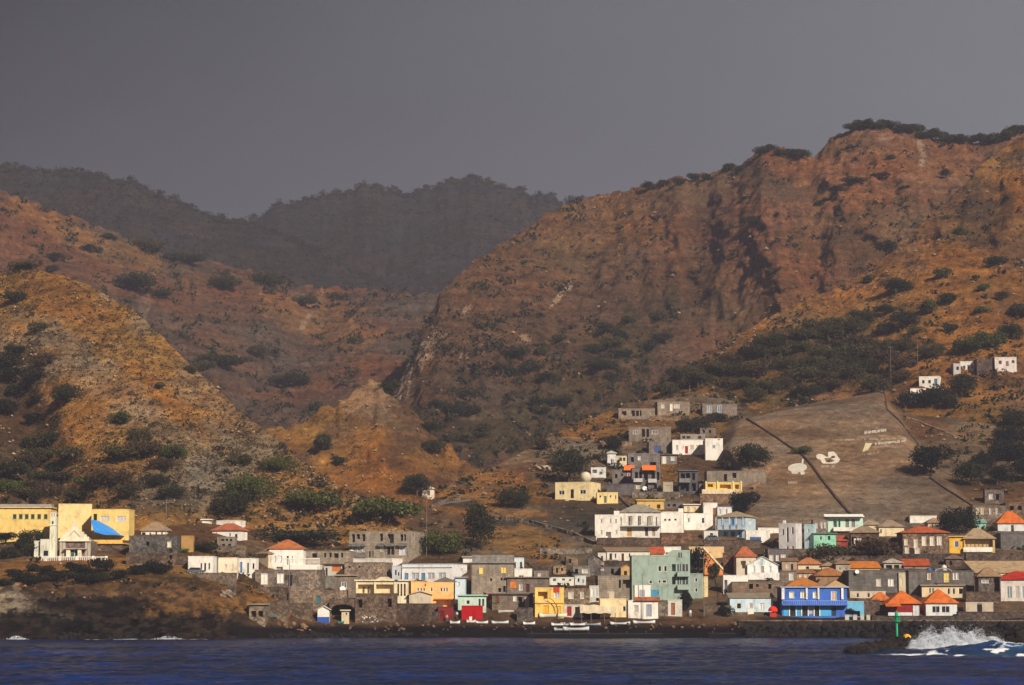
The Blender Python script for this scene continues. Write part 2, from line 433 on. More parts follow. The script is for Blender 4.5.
layer('rocky_knoll', C_SIL, [(120, 560), (560, 560), (700, 620)], YC, 130, 6.5, tintC, zamp=2.2, sil_rough=2.4, ribs=(13, 30), seed=43, pxc=PXC[(PXC > 120) & (PXC < 600)])

# ---- near right hill
E_SIL = [(540, 446), (600, 424), (630, 404), (655, 388), (690, 368), (720, 348), (760, 322), (800, 300), (830, 290), (855, 278), (880, 262), (900, 242), (925, 220), (945, 203), (962, 188), (975, 172), (990, 158), (1008, 145), (1024, 135), (1100, 112), (1200, 100), (1460, 110)]
def YE(PX, PY, V):
    Yt = np.interp(PX, [540, 650, 850, 930, 1024, 1200], [770, 830, 905, 935, 975, 980])
    return 705 + (Yt - 705) * V ** 0.9 + 14 * np.exp(-((PX - 985 + (PY - 250) * 0.2) / 14.0) ** 2) * (1 - sm(PY, 200, 300))
def tintE(PX, PY, x, z):
    n = fbm(x / 22, z / 14, 5, 51)
    T = mixc(np.broadcast_to(BROWN * 1.1, PX.shape + (3,)), OCHRE * 0.85, sm(n, -0.3, 0.3))
    T = mixc(T, OCHRE, 0.7 * blob(PX, PY, 930, 320, 110, 60, 0, wob=0.8, seed=10))
    T = mixc(T, np.array((0.42, 0.18, 0.035)), 0.9 * blob(PX, PY, 1008, 190, 26, 30, 0, wob=0.9, seed=12))
    T = mixc(T, DARK * 1.2, 0.75 * blob(PX, PY, 985, 215, 26, 40, 20, wob=0.8, seed=11))  # shade of the hollow below the crest put into the tint
    T = mixc(T, GREEN * 1.1, 0.55 * blob(PX, PY, 790, 365, 130, 36, -12, wob=0.9, seed=13))
    T = mixc(T, PALE, 0.5 * blob(PX, PY, 884, 243, 9, 3, -45, seed=15))
    return T
layer('orange_hill', E_SIL, [(540, 470), (1460, 470)], YE, 200, lambda X, Y_: 7 + 7 * (1 - sm(Y_, 230, 300)), tintE, zamp=1.4, sil_rough=1.2, ribs=(26, 60), seed=53, pxc=PXC[PXC > 540])

# ---- big right mountain with its cliffs
F_SIL = [(300, 520), (360, 450), (385, 405), (398, 385), (412, 355), (425, 325), (440, 295), (455, 277), (472, 264), (500, 244), (520, 232), (545, 216), (565, 205), (600, 196), (640, 187), (670, 180), (700, 174), (735, 166), (752, 158), (762, 148), (772, 146), (800, 150), (812, 156), (826, 143), (840, 134), (850, 129), (880, 126), (905, 129), (930, 137), (958, 141), (985, 143), (1024, 130), (1100, 108), (1460, 90)]
def YFm(PX, PY, V):
    Yt = np.interp(PX, [300, 400, 470, 570, 660, 700, 740, 800, 900, 1024, 1300], [960, 1010, 1120, 1225, 1215, 1205, 1190, 1168, 1150, 1140, 1140])
    Yb = np.interp(PX, [300, 450, 600, 750, 1300], [790, 800, 815, 860, 900])
    # talus low, cliff high on the right half
    c = sm(PX, 610, 745)
    prof = V * (1 - c) + c * np.interp(V, [0, 0.30, 0.42, 0.85, 1.0], [0, 0.42, 0.52, 0.78, 1.0])
    rec = 15 * np.exp(-((PX - 703 + (PY - 240) * 0.12) / 20.0) ** 2) * sm(PY, 175, 205) * (1 - sm(PY, 290, 330))
    rec2 = 38 * np.exp(-((PX - 425 + (PY - 400) * 0.5) / 14.0) ** 2) * (1 - sm(PY, 420, 450))
    spur = -12 * np.exp(-((PX - 770 - (PY - 240) * 0.25) / 22.0) ** 2) * sm(PY, 150, 200) * (1 - sm(PY, 300, 340))
    q = PX * .78 + PY * .62; w_ = PX * -.62 + PY * .78
    di = -20 * ridged(q / 62 + .5 * fbm(PX / 60, PY / 60, 3, 5), w_ / 300, 3, 68) * (1 - sm(PX, 640, 740)) * sm(V, 0, .2) * (1 - sm(V, .85, 1))
    return di + Yb + (Yt - Yb) * prof + rec + spur
def tintF(PX, PY, x, z):
    n = fbm(x / 40, z / 22, 5, 61); n3 = fbm(x / 9, z / 26, 4, 66)
    T = mixc(np.broadcast_to(BROWN * 1.05, PX.shape + (3,)), REDB * 1.15, sm(n, -0.3, 0.3))
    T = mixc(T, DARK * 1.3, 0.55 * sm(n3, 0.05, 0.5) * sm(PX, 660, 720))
    T = mixc(T, DARK, 0.3 * blob(PX, PY, 703, 240, 26, 52, 12, wob=0.6, seed=14))  # shadow of the cliff recess partly put into the tint
    T = mixc(T, np.array((0.30, 0.13, 0.06)), 0.6 * blob(PX, PY, 870, 170, 90, 40, 0, wob=0.8, seed=16))
    T = mixc(T, OCHRE * 0.9, 0.4 * blob(PX, PY, 560, 250, 90, 40, -20, wob=0.9, seed=18))
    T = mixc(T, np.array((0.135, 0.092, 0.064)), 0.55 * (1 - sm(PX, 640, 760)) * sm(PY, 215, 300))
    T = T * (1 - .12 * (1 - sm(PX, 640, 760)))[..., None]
    # pale slides
    for a in ((409, 374, 34, 9, -60), (430, 346, 16, 8, -50), (440, 335, 10, 5, 0), (466, 311, 13, 6, -50), (560, 296, 16, 3, -52), (569, 286, 4, 5, 0), (465, 358, 6, 4, 0), (525, 341, 6, 4, 0), (922, 150, 12, 3, 70), (922, 165, 3, 5, 0), (884, 140, 4, 4, 0)):
        T = mixc(T, np.array((0.50, 0.36, 0.26)), 0.75 * blob(PX, PY, *a, wob=0.8, seed=a[0]))
    T = mixc(T, GREEN * 1.2, 0.55 * blob(PX, PY, 590, 375, 140, 34, -38, wob=1.2, seed=17))
    T = mixc(T, GREEN * 1.2, 0.5 * blob(PX, PY, 470, 430, 60, 24, 0, wob=1.0, seed=19))
    return T
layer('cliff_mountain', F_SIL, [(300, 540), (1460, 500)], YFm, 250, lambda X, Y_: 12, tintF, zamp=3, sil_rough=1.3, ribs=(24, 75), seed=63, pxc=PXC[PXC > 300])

# ---- middle slope on the left
G_SIL = [(-430, 150), (-60, 172), (0, 190), (30, 200), (60, 212), (100, 226), (130, 240), (165, 255), (200, 262), (235, 268), (270, 276), (300, 286), (330, 290), (360, 288), (400, 292), (440, 296), (500, 330), (600, 420)]
def YG(PX, PY, V):
    Yt = np.interp(PX, [-100, 150, 300, 440, 600], [1250, 1330, 1420, 1400, 1200])
    q = PX * .6 - PY * .8
    di = -26 * ridged(q / 70 + .5 * fbm(PX / 60, PY / 60, 3, 6), PX / 400, 3, 78) * sm(V, 0, .2) * (1 - sm(V, .8, 1))
    return di + 850 + (Yt - 850) * V + 40 * np.exp(-((PX - 300 + (PY - 350) * 0.9) / 30.0) ** 2)
def tintG(PX, PY, x, z):
    n = fbm(x / 50, z / 30, 5, 71)
    T = mixc(np.broadcast_to(np.array((0.15, 0.10, 0.07)), PX.shape + (3,)), REDB * 0.95, sm(n, -0.3, 0.3))
    T = mixc(T, OCHRE, 0.45 * blob(PX, PY, 90, 240, 110, 12, 24, wob=0.8, seed=20))
    T = mixc(T, OCHRE, 0.4 * blob(PX, PY, 320, 320, 70, 24, 20, wob=0.8, seed=21))
    T = mixc(T, np.array((0.5, 0.36, 0.24)), 0.5 * blob(PX, PY, 305, 322, 10, 3, -50, seed=22))
    T = mixc(T, np.array((0.34, 0.24, 0.17)), 0.5 * blob(PX, PY, 145, 305, 5, 14, 10, seed=23))
    return T
layer('middle_slope', G_SIL, [(-430, 470), (600, 500)], YG, 150, 20, tintG, zamp=3, sil_rough=1.2, ribs=(50, 110), seed=73, pxc=PXC[PXC < 600])

# ---- high ridges under the cloud
H1_SIL = [(-430, 130), (-60, 158), (0, 168), (40, 169), (70, 171), (100, 174), (125, 179), (150, 192), (175, 200), (200, 212), (225, 219), (250, 224), (290, 238), (340, 262), (420, 300), (520, 340)]
def YH1(PX, PY, V): return 1420 + (1850 - 1420) * V
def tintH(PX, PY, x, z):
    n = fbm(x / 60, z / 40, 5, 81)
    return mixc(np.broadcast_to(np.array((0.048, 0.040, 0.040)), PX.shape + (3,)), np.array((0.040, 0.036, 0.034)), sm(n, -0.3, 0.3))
layer('high_ridge', H1_SIL, [(-430, 340), (520, 380)], YH1, 80, 6, tintH, zamp=5, sil_rough=2.0, ribs=(70, 160), seed=83, pxc=PXC[PXC < 540])
H2_SIL = [(100, 300), (180, 262), (215, 240), (245, 226), (262, 217), (280, 206), (300, 201), (325, 197), (345, 190), (365, 186), (380, 187), (400, 193), (420, 190), (440, 183), (470, 180), (492, 181), (510, 187), (530, 195), (560, 200), (620, 200), (800, 215)]
def YH2(PX, PY, V): return 1600 + (2150 - 1600) * V
layer('far_ridge', H2_SIL, [(100, 360), (800, 380)], YH2, 80, 6, tintH, zamp=6, sil_rough=2.6, ribs=(80, 180), seed=93, pxc=PXC[(PXC > 90) & (PXC < 800)])

from mathutils.bvhtree import BVHTree
bpy.context.view_layer.update()
_dg = bpy.context.evaluated_depsgraph_get()
TREE_B = [BVHTree.FromObject(o, _dg) for o in TERR]
def hitY(px, py):
    o0 = Vector((0, 0, CAMH)); d = (P(px, py, 1000.0) - o0).normalized(); best = None
    for o in TREE_B:
        loc, nor, idx, ds = o.ray_cast(o0, d, 5000)
        if loc is not None and (best is None or loc.y < best[0].y): best = (loc.copy(), nor.copy(), o)
    return best
def ground(px, py):
    h = hitY(px, py)
    return h[0] if h else P(px, py, 600)
def drop(x, y):
    """height of the land at (x, y)"""
    best = None
    for o in TREE_B:
        loc, nor, idx, ds = o.ray_cast(Vector((x, y, 600)), Vector((0, 0, -1)), 900)
        if loc is not None and (best is None or loc.z > best): best = loc.z
    return best if best is not None else 0.0

# ------------------------------------------------------------ sea
def build_sea():
    ys = np.concatenate([np.linspace(-40, 150, 12), 160 * (510 / 160.0) ** np.linspace(0, 1, 620), np.linspace(530, 2900, 10)])
    xs = np.concatenate([np.linspace(-2400, -150, 12), np.linspace(-140, 140, 560), np.linspace(150, 2400, 12)])
    X, Yg = np.meshgrid(xs, ys)
    f = sm(Yg, 120, 170) * (1 - sm(Yg, 500, 540)) * (1 - sm(np.abs(X), 138, 160)) 
    Z = 0.34 * fbm(X / 9 + 0.2 * Yg / 9, Yg / 4.5, 5, 101, 0.6) + 0.20 * fbm(X / 2.2, Yg / 1.6, 3, 102, 0.6)
    far = sm(Yg, 400, 480); Z = Z * (1 - 0.55 * far)
    # the breaking wave beside the mole
    u = (X - 62) / 1.0
    crest = 352 - 0.10 * (X - 70) + 2.0 * fbm(X / 14, X * 0, 3, 7)
    wv = sm(X, 50, 74) * np.exp(-(((Yg - crest) / 4.2) ** 2))
    Z = Z + wv * (1.2 + 0.5 * fbm(X / 9, Yg / 9, 3, 8) + .35 * fbm(X / 1.8, Yg / 1.5, 4, 9))
    # swell lines further out
    Z = Z + 0.25 * np.sin((Yg + 0.2 * X + 9 * fbm(X / 60, Yg / 60, 3, 12)) / 5.2) * sm(Yg, 180, 240) * (1 - sm(Yg, 380, 440))
    me = mesh_np('sea', np.stack([X, Yg, Z * f], -1).reshape(-1, 3), grid_faces(len(ys), len(xs)))
    # red: white foam, green: turquoise aerated water, blue: painted flecks for steep faces that mirror less sky
    foam = sm(wv * (1 + 0.9 * fbm(X / 1.5, Yg / 1.2, 4, 14)), 0.98, 1.2) * sm(X, 66, 84)
    foam = np.maximum(foam, sm(fbm(X / 3.0, Yg / 1.6, 4, 15), 0.16, 0.4) * np.exp(-(((Yg - 345) / 4.0) ** 2)) * sm(X, 48, 62) * 0.8)
    foam = np.maximum(foam, sm(fbm(X / 5, Yg / 1.3, 5, 16), 0.10, 0.35) * np.exp(-(((Yg - 478) / 3.5) ** 2)) * (X < -62) * 0.8)
    foam = np.maximum(foam, 0.25 * sm(fbm(X / 5, Yg / 0.9, 5, 18), 0.62, 0.8))
    aq = 0.6 * np.clip(wv * 1.3, 0, 1) * sm(X, 60, 82) * (.6 + .8 * fbm(X / 2, Yg / 1.5, 4, 33))
    aq = np.maximum(aq, 0.35 * np.exp(-(((Yg - 338) / 7.0) ** 2)) * sm(X, 40, 66))
    bl = (0.25 + 1.0 * sm(fbm(X / 60, Yg / 14, 3, 17), -0.15, 0.3)) * (0.25 + 1.1 * sm(fbm(X / 4.5, Yg / 3.2, 4, 19, .6), -0.02, 0.16))
    vcol(me, 'water', np.stack([foam, aq, np.clip(bl, 0, 1)], -1).reshape(-1, 3))
    m, n, l, b = newmat('sea_water')
    at = n.new('ShaderNodeAttribute'); at.attribute_name = 'water'; sp = n.new('ShaderNodeSeparateColor'); l.new(at.outputs['Color'], sp.inputs[0])
    def mixn(a, b_, f_):
        k = n.new('ShaderNodeMix'); k.data_type = 'RGBA'
        for i, v in ((6, a), (7, b_)):
            if isinstance(v, tuple): k.inputs[i].default_value = (*v, 1)
            else: l.new(v, k.inputs[i])
        l.new(f_, k.inputs[0]); return k.outputs[2]
    c = mixn((0.004, 0.011, 0.034), (0.002, 0.022, 0.13), sp.outputs[2])
    c = mixn(c, (0.03, 0.17, 0.42), sp.outputs[1]); tf = n.new('ShaderNodeTexCoord'); fn = noise(n, l, tf.outputs['Object'], 1.7, 7, 0.75, (1, 1.6, 1)); ad = n.new('ShaderNodeMath'); ad.operation = 'ADD'; l.new(sp.outputs[0], ad.inputs[0]); l.new(fn, ad.inputs[1])
    gt = n.new('ShaderNodeMath'); gt.operation = 'MULTIPLY'; l.new(ramp(n, l, ad.outputs[0], [(0.70, 0.0), (0.98, 1.0)]), gt.inputs[0]); l.new(ramp(n, l, sp.outputs[0], [(0.02, 0.0), (0.2, 1.0)]), gt.inputs[1])
    c = mixn(c, (0.8, 0.83, 0.88), gt.outputs[0])
    l.new(c, b.inputs['Base Color'])
    ro = n.new('ShaderNodeMath'); ro.operation = 'MULTIPLY_ADD'; l.new(sp.outputs[0], ro.inputs[0]); ro.inputs[1].default_value = 0.6; ro.inputs[2].default_value = 0.22
    l.new(ro.outputs[0], b.inputs['Roughness']); b.inputs['IOR'].default_value = 1.33; b.inputs['Specular IOR Level'].default_value = 0.2
    tcn = n.new('ShaderNodeTexCoord')
    bump(n, l, b, noise(n, l, tcn.outputs['Object'], 0.9, 6, 0.7, (0.6, 1.2, 1)), 0.8, 0.35)
    me.materials.append(m)
    o = bpy.data.objects.new('sea', me); C.objects.link(o); o['kind'] = 'structure'
build_sea()
# ------------------------------------------------------------ buildings
WH = (0.80, 0.77, 0.72); CRM = (0.74, 0.62, 0.42); YEL = (0.80, 0.58, 0.20); BLU = (0.05, 0.15, 0.55)
GRY = (0.26, 0.235, 0.20); DGR = (0.13, 0.125, 0.12); TANR = (0.36, 0.25, 0.16); REDR = (0.55, 0.14, 0.045); ORR = (0.72, 0.17, 0.03)
BRS = (0.19, 0.14, 0.10); DKW = (0.02, 0.018, 0.016)
def facade(walls, parent, org, ux, W_, H_, base, ops, gable=0.0):
    """one wall face with real openings; org: lower left corner, ux: unit direction, outward normal = ux x z"""
    org = Vector(org); ux = Vector(ux); up = Vector((0, 0, 1)); nrm = ux.cross(up)
    def pt(u, v, d=0.0): return org + ux * u + up * v - nrm * d
    ops = [o for o in ops if o[2] - o[0] > 0.05 and o[3] - o[1] > 0.05]
    xs = sorted(set([0, W_] + [min(max(q, 0), W_) for o in ops for q in (o[0], o[2])]))
    ys = sorted(set([base, H_] + [min(max(q, base), H_) for o in ops for q in (o[1], o[3])]))
    for i in range(len(xs) - 1):
        for j in range(len(ys) - 1):
            if xs[i + 1] - xs[i] < 1e-4 or ys[j + 1] - ys[j] < 1e-4: continue
            cx = (xs[i] + xs[i + 1]) / 2; cy = (ys[j] + ys[j + 1]) / 2
            if any(o[0] < cx < o[2] and o[1] < cy < o[3] for o in ops): continue
            walls.quad(pt(xs[i], ys[j]), pt(xs[i + 1], ys[j]), pt(xs[i + 1], ys[j + 1]), pt(xs[i], ys[j + 1]))
    if gable: walls.poly([pt(0, H_), pt(W_, H_), pt(W_ / 2, H_ + gable)])
    for o in ops:
        x0, y0, x1, y1 = o[:4]; x0 = max(x0, 0); x1 = min(x1, W_); kind = o[4]; fc = o[5]; pc = o[6]; d = 0.30 if kind != 'hole' else 1.4
        walls.quad(pt(x0, y0), pt(x0, y0, d), pt(x0, y1, d), pt(x0, y1)); walls.quad(pt(x1, y0, d), pt(x1, y0), pt(x1, y1), pt(x1, y1, d))
        walls.quad(pt(x0, y0), pt(x1, y0), pt(x1, y0, d), pt(x0, y0, d)); walls.quad(pt(x0, y1, d), pt(x1, y1, d), pt(x1, y1), pt(x0, y1))
        if kind == 'hole':
            walls.quad(pt(x0, y0, d), pt(x1, y0, d), pt(x1, y1, d), pt(x0, y1, d)); continue
        def bar(mb, u0, v0, u1, v1, a, b):
            n = len(mb.v)
            mb.v += [tuple(pt(u, v, q)) for q in (a, b) for u, v in ((u0, v0), (u1, v0), (u1, v1), (u0, v1))]
            for q in ((0, 1, 2, 3), (7, 6, 5, 4), (0, 4, 5, 1), (1, 5, 6, 2), (2, 6, 7, 3), (3, 7, 4, 0)): mb.f.append(tuple(n + i for i in q))
        w = x1 - x0; h = y1 - y0; t = min(0.11, w * 0.16)
        fr = MB()
        if kind == 'window':
            bar(fr, x0 - 0.06, y0 - 0.10, x1 + 0.06, y0, -0.07, 0.2)
            bar(fr, x0 + .002, y1 - t, x1 - .002, y1 - .002, 0.05, 0.2); bar(fr, x0 + .002, y0 + .002, x0 + t, y1 - t, 0.05, 0.2); bar(fr, x1 - t, y0 + .002, x1 - .002, y1 - t, 0.05, 0.2)
            k = max(1, int(round(w / 0.8)))
            for q in range(1, k): 
                c = x0 + w * q / k; bar(fr, c - t * .4, y0, c + t * .4, y1 - t, 0.06, 0.19)
            fo = fr.build('window', plain(fc, 0.6), parent)
            pn = MB(); bar(pn, x0 + t, y0 + .003, x1 - t, y1 - t, 0.20, 0.26); pn.build('pane', glassy(pc) if sum(pc) < 0.2 else plain(pc), fo)
        else:
            bar(fr, x0 + .002, y0 + .003, x1 - .002, y1 - .002, 0.16, 0.24)
            bar(fr, x0 + .004, y1 - t, x1 - .004, y1 - .004, 0.08, 0.16); bar(fr, x0 + .004, y0 + .003, x0 + t, y1 - t, 0.08, 0.16); bar(fr, x1 - t, y0 + .003, x1 - .004, y1 - t, 0.08, 0.16)
            if w > 1.1: bar(fr, (x0 + x1) / 2 - .03, y0 + .01, (x0 + x1) / 2 + .03, y1 - t, 0.10, 0.16)
            fr.build('door', plain(pc if sum(pc) > 0.04 else (0.05, 0.03, 0.02), 0.5), parent)

def matof(w):
    if isinstance(w, tuple) and isinstance(w[0], str): return {'st': stone, 'bk': block, 'pl': plaster}[w[0]](w[1])
    return plaster(w)
def hiproof(x0, y0, x1, y1, z, h, ov=0.4, t=0.12):
    mb = MB(); a0, b0, a1, b1 = x0 - ov, y0 - ov, x1 + ov, y1 + ov; w = a1 - a0; d = b1 - b0
    if w >= d: r0, r1 = (a0 + d / 2, (b0 + b1) / 2), (a1 - d / 2, (b0 + b1) / 2)
    else: r0, r1 = ((a0 + a1) / 2, b0 + w / 2), ((a0 + a1) / 2, b1 - w / 2)
    z1 = z + h
    c = [(a0, b0, z), (a1, b0, z), (a1, b1, z), (a0, b1, z)]; A = (*r0, z1); B = (*r1, z1)
    if w >= d:
        mb.poly([c[0], c[1], B, A]); mb.poly([c[1], c[2], B]); mb.poly([c[2], c[3], A, B]); mb.poly([c[3], c[0], A])
    else:
        mb.poly([c[0], c[1], A]); mb.poly([c[1], c[2], B, A]); mb.poly([c[2], c[3], B]); mb.poly([c[3], c[0], A, B])
    lo = [(p[0], p[1], z - t) for p in c]
    for i in range(4):
        j = (i + 1) % 4; mb.poly([lo[i], lo[j], c[j], c[i]])
    mb.poly([lo[3], lo[2], lo[1], lo[0]])
    return mb
NB = [0]
def B(name, label, x0, x1, top, bot, wall, roof=('flat', None), side=0, ops=(), sops=(), depth=None, yaw=None, Y=None, cat=None, dY=0, fc=WH, pc=DKW, group=None, wall2=None):
    """x0..x1, top..bot: front wall as seen; side > 0 shows the right flank that many px wide, side < 0 the left flank.
    ops / sops: openings (kind, x0, y0, x1, y1[, pane colour[, frame colour]])"""
    NB[0] += 1; r = random.Random(NB[0] * 13 + 5)
    xc = x1 if side > 0 else x0 if side < 0 else (x0 + x1) / 2
    if Y is None: Y = ground(min(max(xc, 2), 1022), bot).y if side else (min(g_) if x0 > 320 else .5 * min(g_) + .5 * g_[2]) if (g_ := [ground(min(max(q_, 2), 1022), bot).y for q_ in (x0, (x0 * 3 + x1) / 4, (x0 + x1) / 2, (x0 + x1 * 3) / 4, x1)]) else 0
    Y += dY
    s = FOC / Y
    if side: th = math.atan2(abs(side), (x1 - x0)) if depth is None else 0.6
    if side:
        th = min(max(math.atan2(abs(side), (x1 - x0)) , R(14)), R(62))
        Wd = (x1 - x0) / s / math.cos(th); D = abs(side) / s / math.sin(th); th = th if side > 0 else -th
    else:
        th = R(yaw) if yaw is not None else R(r.uniform(-5, 5)); Wd = (x1 - x0) / s; D = depth or min(max(Wd * 0.8, 3.5), 9)
    H_ = (bot - top) / s
    c0 = P(x0, bot, Y)
    if side > 0:   # right corner is nearest
        cn = P(x1, bot, Y); org = Vector((cn.x - Wd * math.cos(th), Y + Wd * math.sin(th), cn.z))
    else: org = Vector((c0.x, Y, c0.z))
    e = empty(name, org, -th)
    tag(e, label, cat or name.replace('_', ' '), group)
    def cv(o, a, b, L_):
        kind, p0, q0, p1, q1 = o[:5]; pcc = o[5] if len(o) > 5 and o[5] else pc; fcc = o[6] if len(o) > 6 else fc
        return ((p0 - a) / (b - a) * L_, (bot - q1) / s, (p1 - a) / (b - a) * L_, (bot - q0) / s, kind, fcc, pcc)
    fo = [cv(o, x0, x1, Wd) for o in ops]
    so = []
    if side > 0: so = [cv(o, x1, x1 + side, D) for o in sops]
    if side < 0: so = [cv(o, x0 + side, x0, D) for o in sops]
    w = MB(); kind = roof[0]; base = -3.5
    gf = roof[1] / s if kind == 'gablef' else 0
    facade(w, e, (0, 0, 0), (1, 0, 0), Wd, H_, base, fo, gf)
    gs = roof[1] / s if kind == 'gable' else 0
    facade(w, e, (Wd, 0, 0), (0, 1, 0), D, H_, base, so if side > 0 else [], gs)
    facade(w, e, (Wd, D, 0), (-1, 0, 0), Wd, H_, base, [], gf)
    facade(w, e, (0, D, 0), (0, -1, 0), D, H_, base, so if side < 0 else [], gs)
    wm_ = matof(wall)
    w.build('wall', wm_, e)
    rc = roof[-1]
    if kind == 'flat':
        f = MB(); f.box(0.01, 0.01, H_ - 0.45, Wd - 0.01, D - 0.01, H_ - 0.3)
        f.build('roof', plain((0.30, 0.27, 0.23), 0.9), e)
        pr = MB(); t = 0.16; zt = H_ + 0.06; ov = 0.05
        pr.box(-ov, -ov, H_ - 0.12, Wd + ov, t, zt); pr.box(-ov, D - t, H_ - 0.12, Wd + ov, D + ov, zt)
        pr.box(-ov, t, H_ - 0.12, t, D - t, zt); pr.box(Wd - t, t, H_ - 0.12, Wd + ov, D - t, zt)
        pr.build('parapet', matof(rc) if rc else wm_, e)
    elif kind == 'slab':
        f = MB(); f.box(-0.35, -0.45, H_ + 0.002, Wd + 0.35, D + 0.2, H_ + 0.26); f.build('roof', matof(rc) if rc else wm_, e)
    elif kind == 'hip':
        hiproof(0, 0, Wd, D, H_ + 0.13, roof[1] / s).build('roof', tile(rc), e)
    elif kind == 'shed':
        f = MB(); h = roof[1] / s; o_ = 0.35
        f.prism([(0, 0), (0, 0)], 0, 0) if False else None
        a = [(-o_, -o_, H_ + .01), (Wd + o_, -o_, H_ + .01), (Wd + o_, D + o_, H_ + h), (-o_, D + o_, H_ + h)]; b = [(p[0], p[1], p[2] + 0.14) for p in a]
        f.poly(a[::-1]); f.poly(b)
        for i in range(4): f.poly([a[i], a[(i + 1) % 4], b[(i + 1) % 4], b[i]])
        f.build('roof', tile(rc), e)
        g = MB()
        g.poly([(Wd - .01, 0, H_), (Wd - .01, D, H_), (Wd - .01, D, H_ + h)]); g.poly([(.01, 0, H_), (.01, D, H_ + h), (.01, D, H_)])
        g.poly([(.02, D - .02, H_), (Wd - .02, D - .02, H_), (Wd - .02, D - .02, H_ + h), (.02, D - .02, H_ + h)]); g.build('gable_wall', wm_, e)
    elif kind in ('gable', 'gablef'):
        f = MB(); h = roof[1] / s; o_ = 0.3; t = 0.12
        if kind == 'gable':
            pts = [(-o_, H_ - o_ * 2 * h / D), (D / 2, H_ + h + .02), (D + o_, H_ - o_ * 2 * h / D)]
            pp = [(y, z + .02) for y, z in pts] + [(y, z + .02 + t) for y, z in pts[::-1]]
            a = [(-o_, y, z) for y, z in pp]; b = [(Wd + o_, y, z) for y, z in pp]
        else:
            pts = [(-o_, H_ - o_ * 2 * h / Wd), (Wd / 2, H_ + h + .02), (Wd + o_, H_ - o_ * 2 * h / Wd)]
            pp = [(x, z + .02) for x, z in pts] + [(x, z + .02 + t) for x, z in pts[::-1]]
            a = [(x, -o_, z) for x, z in pp]; b = [(x, D + o_, z) for x, z in pp]
        f.poly(a); f.poly(b[::-1])
        for i in range(6): j = (i + 1) % 6; f.poly([a[i], b[i], b[j], a[j]])
        f.build('roof', tile(rc), e)
    e['_w'] = Wd; e['_h'] = H_
    e_info = dict(W=Wd, D=D, H=H_, s=s, x0=x0, x1=x1, bot=bot, mat=wm_)
    return e, e_info
def lx(i, px): return (px - i['x0']) / (i['x1'] - i['x0']) * i['W']
def lz(i, py): return (i['bot'] - py) / i['s']
def balcony(e, i, x0, x1, yfloor, yrail, col=WH, rail=None, depth=1.3, solid=False, posts=0, ytop=None, pcol=None):
    a, b = lx(i, x0), lx(i, x1); z = lz(i, yfloor); zr = lz(i, yrail)
    m = MB(); m.box(a, -depth, z - 0.2, b, -0.003, z); bo = m.build('balcony', matof(col), e)
    r = MB()
    if solid: r.box(a, -depth, z + .002, b, -depth + 0.12, zr); r.box(a, -depth + .12, z + .002, a + .12, -.01, zr); r.box(b - .12, -depth + .12, z + .002, b, -.01, zr)
    else:
        n = max(3, int((b - a) / 0.45))
        for k in range(n + 1):
            x = a + (b - a - .06) * k / n; r.box(x, -depth + .01, z + .002, x + .06, -depth + .07, zr - .05)
        r.box(a, -depth, zr - .048, b, -depth + .08, zr + .03)
        r.box(a, -depth + .082, zr - .048, a + .06, -.01, zr + .03); r.box(b - .06, -depth + .082, zr - .048, b, -.01, zr + .03)
    r.build('railing', matof(rail or col), bo)
    if posts:
        for k in range(posts):
            x = a + (b - a - .22) * k / max(1, posts - 1); q = MB(); q.box(x, -depth, zr + .035, x + .2, -depth + .2, lz(i, ytop) ); q.build('post', matof(pcol or col), e)
def postrow(e, i, xs, y0, y1, col=WH, w=0.28, d=-0.5):
    for x in xs:
        q = MB(); a = lx(i, x); q.box(a - w / 2, d - w, lz(i, y1), a + w / 2, d, lz(i, y0)); q.build('post', matof(col), e)
def canopy(e, i, x0, x1, ytop, ybot, col, depth=1.6, name='awning'):
    a, b = lx(i, x0), lx(i, x1); z1 = lz(i, ytop); z0 = lz(i, ybot); q = MB()
    q.prism([(0, 0), (0, 0)], 0, 0) if False else None
    p = [(a, -depth, z0), (b, -depth, z0), (b, -0.02, z1), (a, -0.02, z1)]; u = [(x, y, z + .07) for x, y, z in p]
    q.poly(p[::-1]); q.poly(u)
    for k in range(4): q.poly([p[k], p[(k + 1) % 4], u[(k + 1) % 4], u[k]])
    q.build(name, plain(col, 0.8), e)
def dish(e, i, px, py, r=0.7, d=-0.3):
    q = MB(); x = lx(i, px); z = lz(i, py)
    prof = [(0.02, 0.0), (r * .5, .06), (r * .85, .18), (r, .27), (r * .98, .30), (r * .5, .1), (0.01, .04)]
    n = len(q.v); q.lathe(prof, 12)
    rot = Matrix.Rotation(R(65), 3, 'X')
    q.v = [tuple(rot @ Vector(v) + Vector((x, d, z))) for v in q.v]
    q.tube((x, d + .02, z), (x, 0.05, z - .5), .04, k=5)
    q.build('satellite_dish', plain((0.75, 0.74, 0.72), .5), e, True)
def tank(e, i, px, r=0.55, h=1.0, col=(0.03, 0.08, 0.25), y=2.0, z0=None):
    q = MB(); x = lx(i, px); z = (i['H'] - 0.3 if z0 is None else z0)
    q.lathe([(0.01, z), (r, z), (r, z + h * .8), (r * .8, z + h * .92), (r * .3, z + h), (r * .3, z + h + .08), (0.01, z + h + .1)], 12, x, y)
    q.build('water_tank', plain(col, .5), e, True)
def W_(*a): return ('window',) + a
def Dr(*a): return ('door',) + a
def Ho(*a): return ('hole',) + a
TEAL = (0.05, 0.16, 0.17); PALEB = (0.42, 0.56, 0.66); GBL = (0.10, 0.20, 0.42)

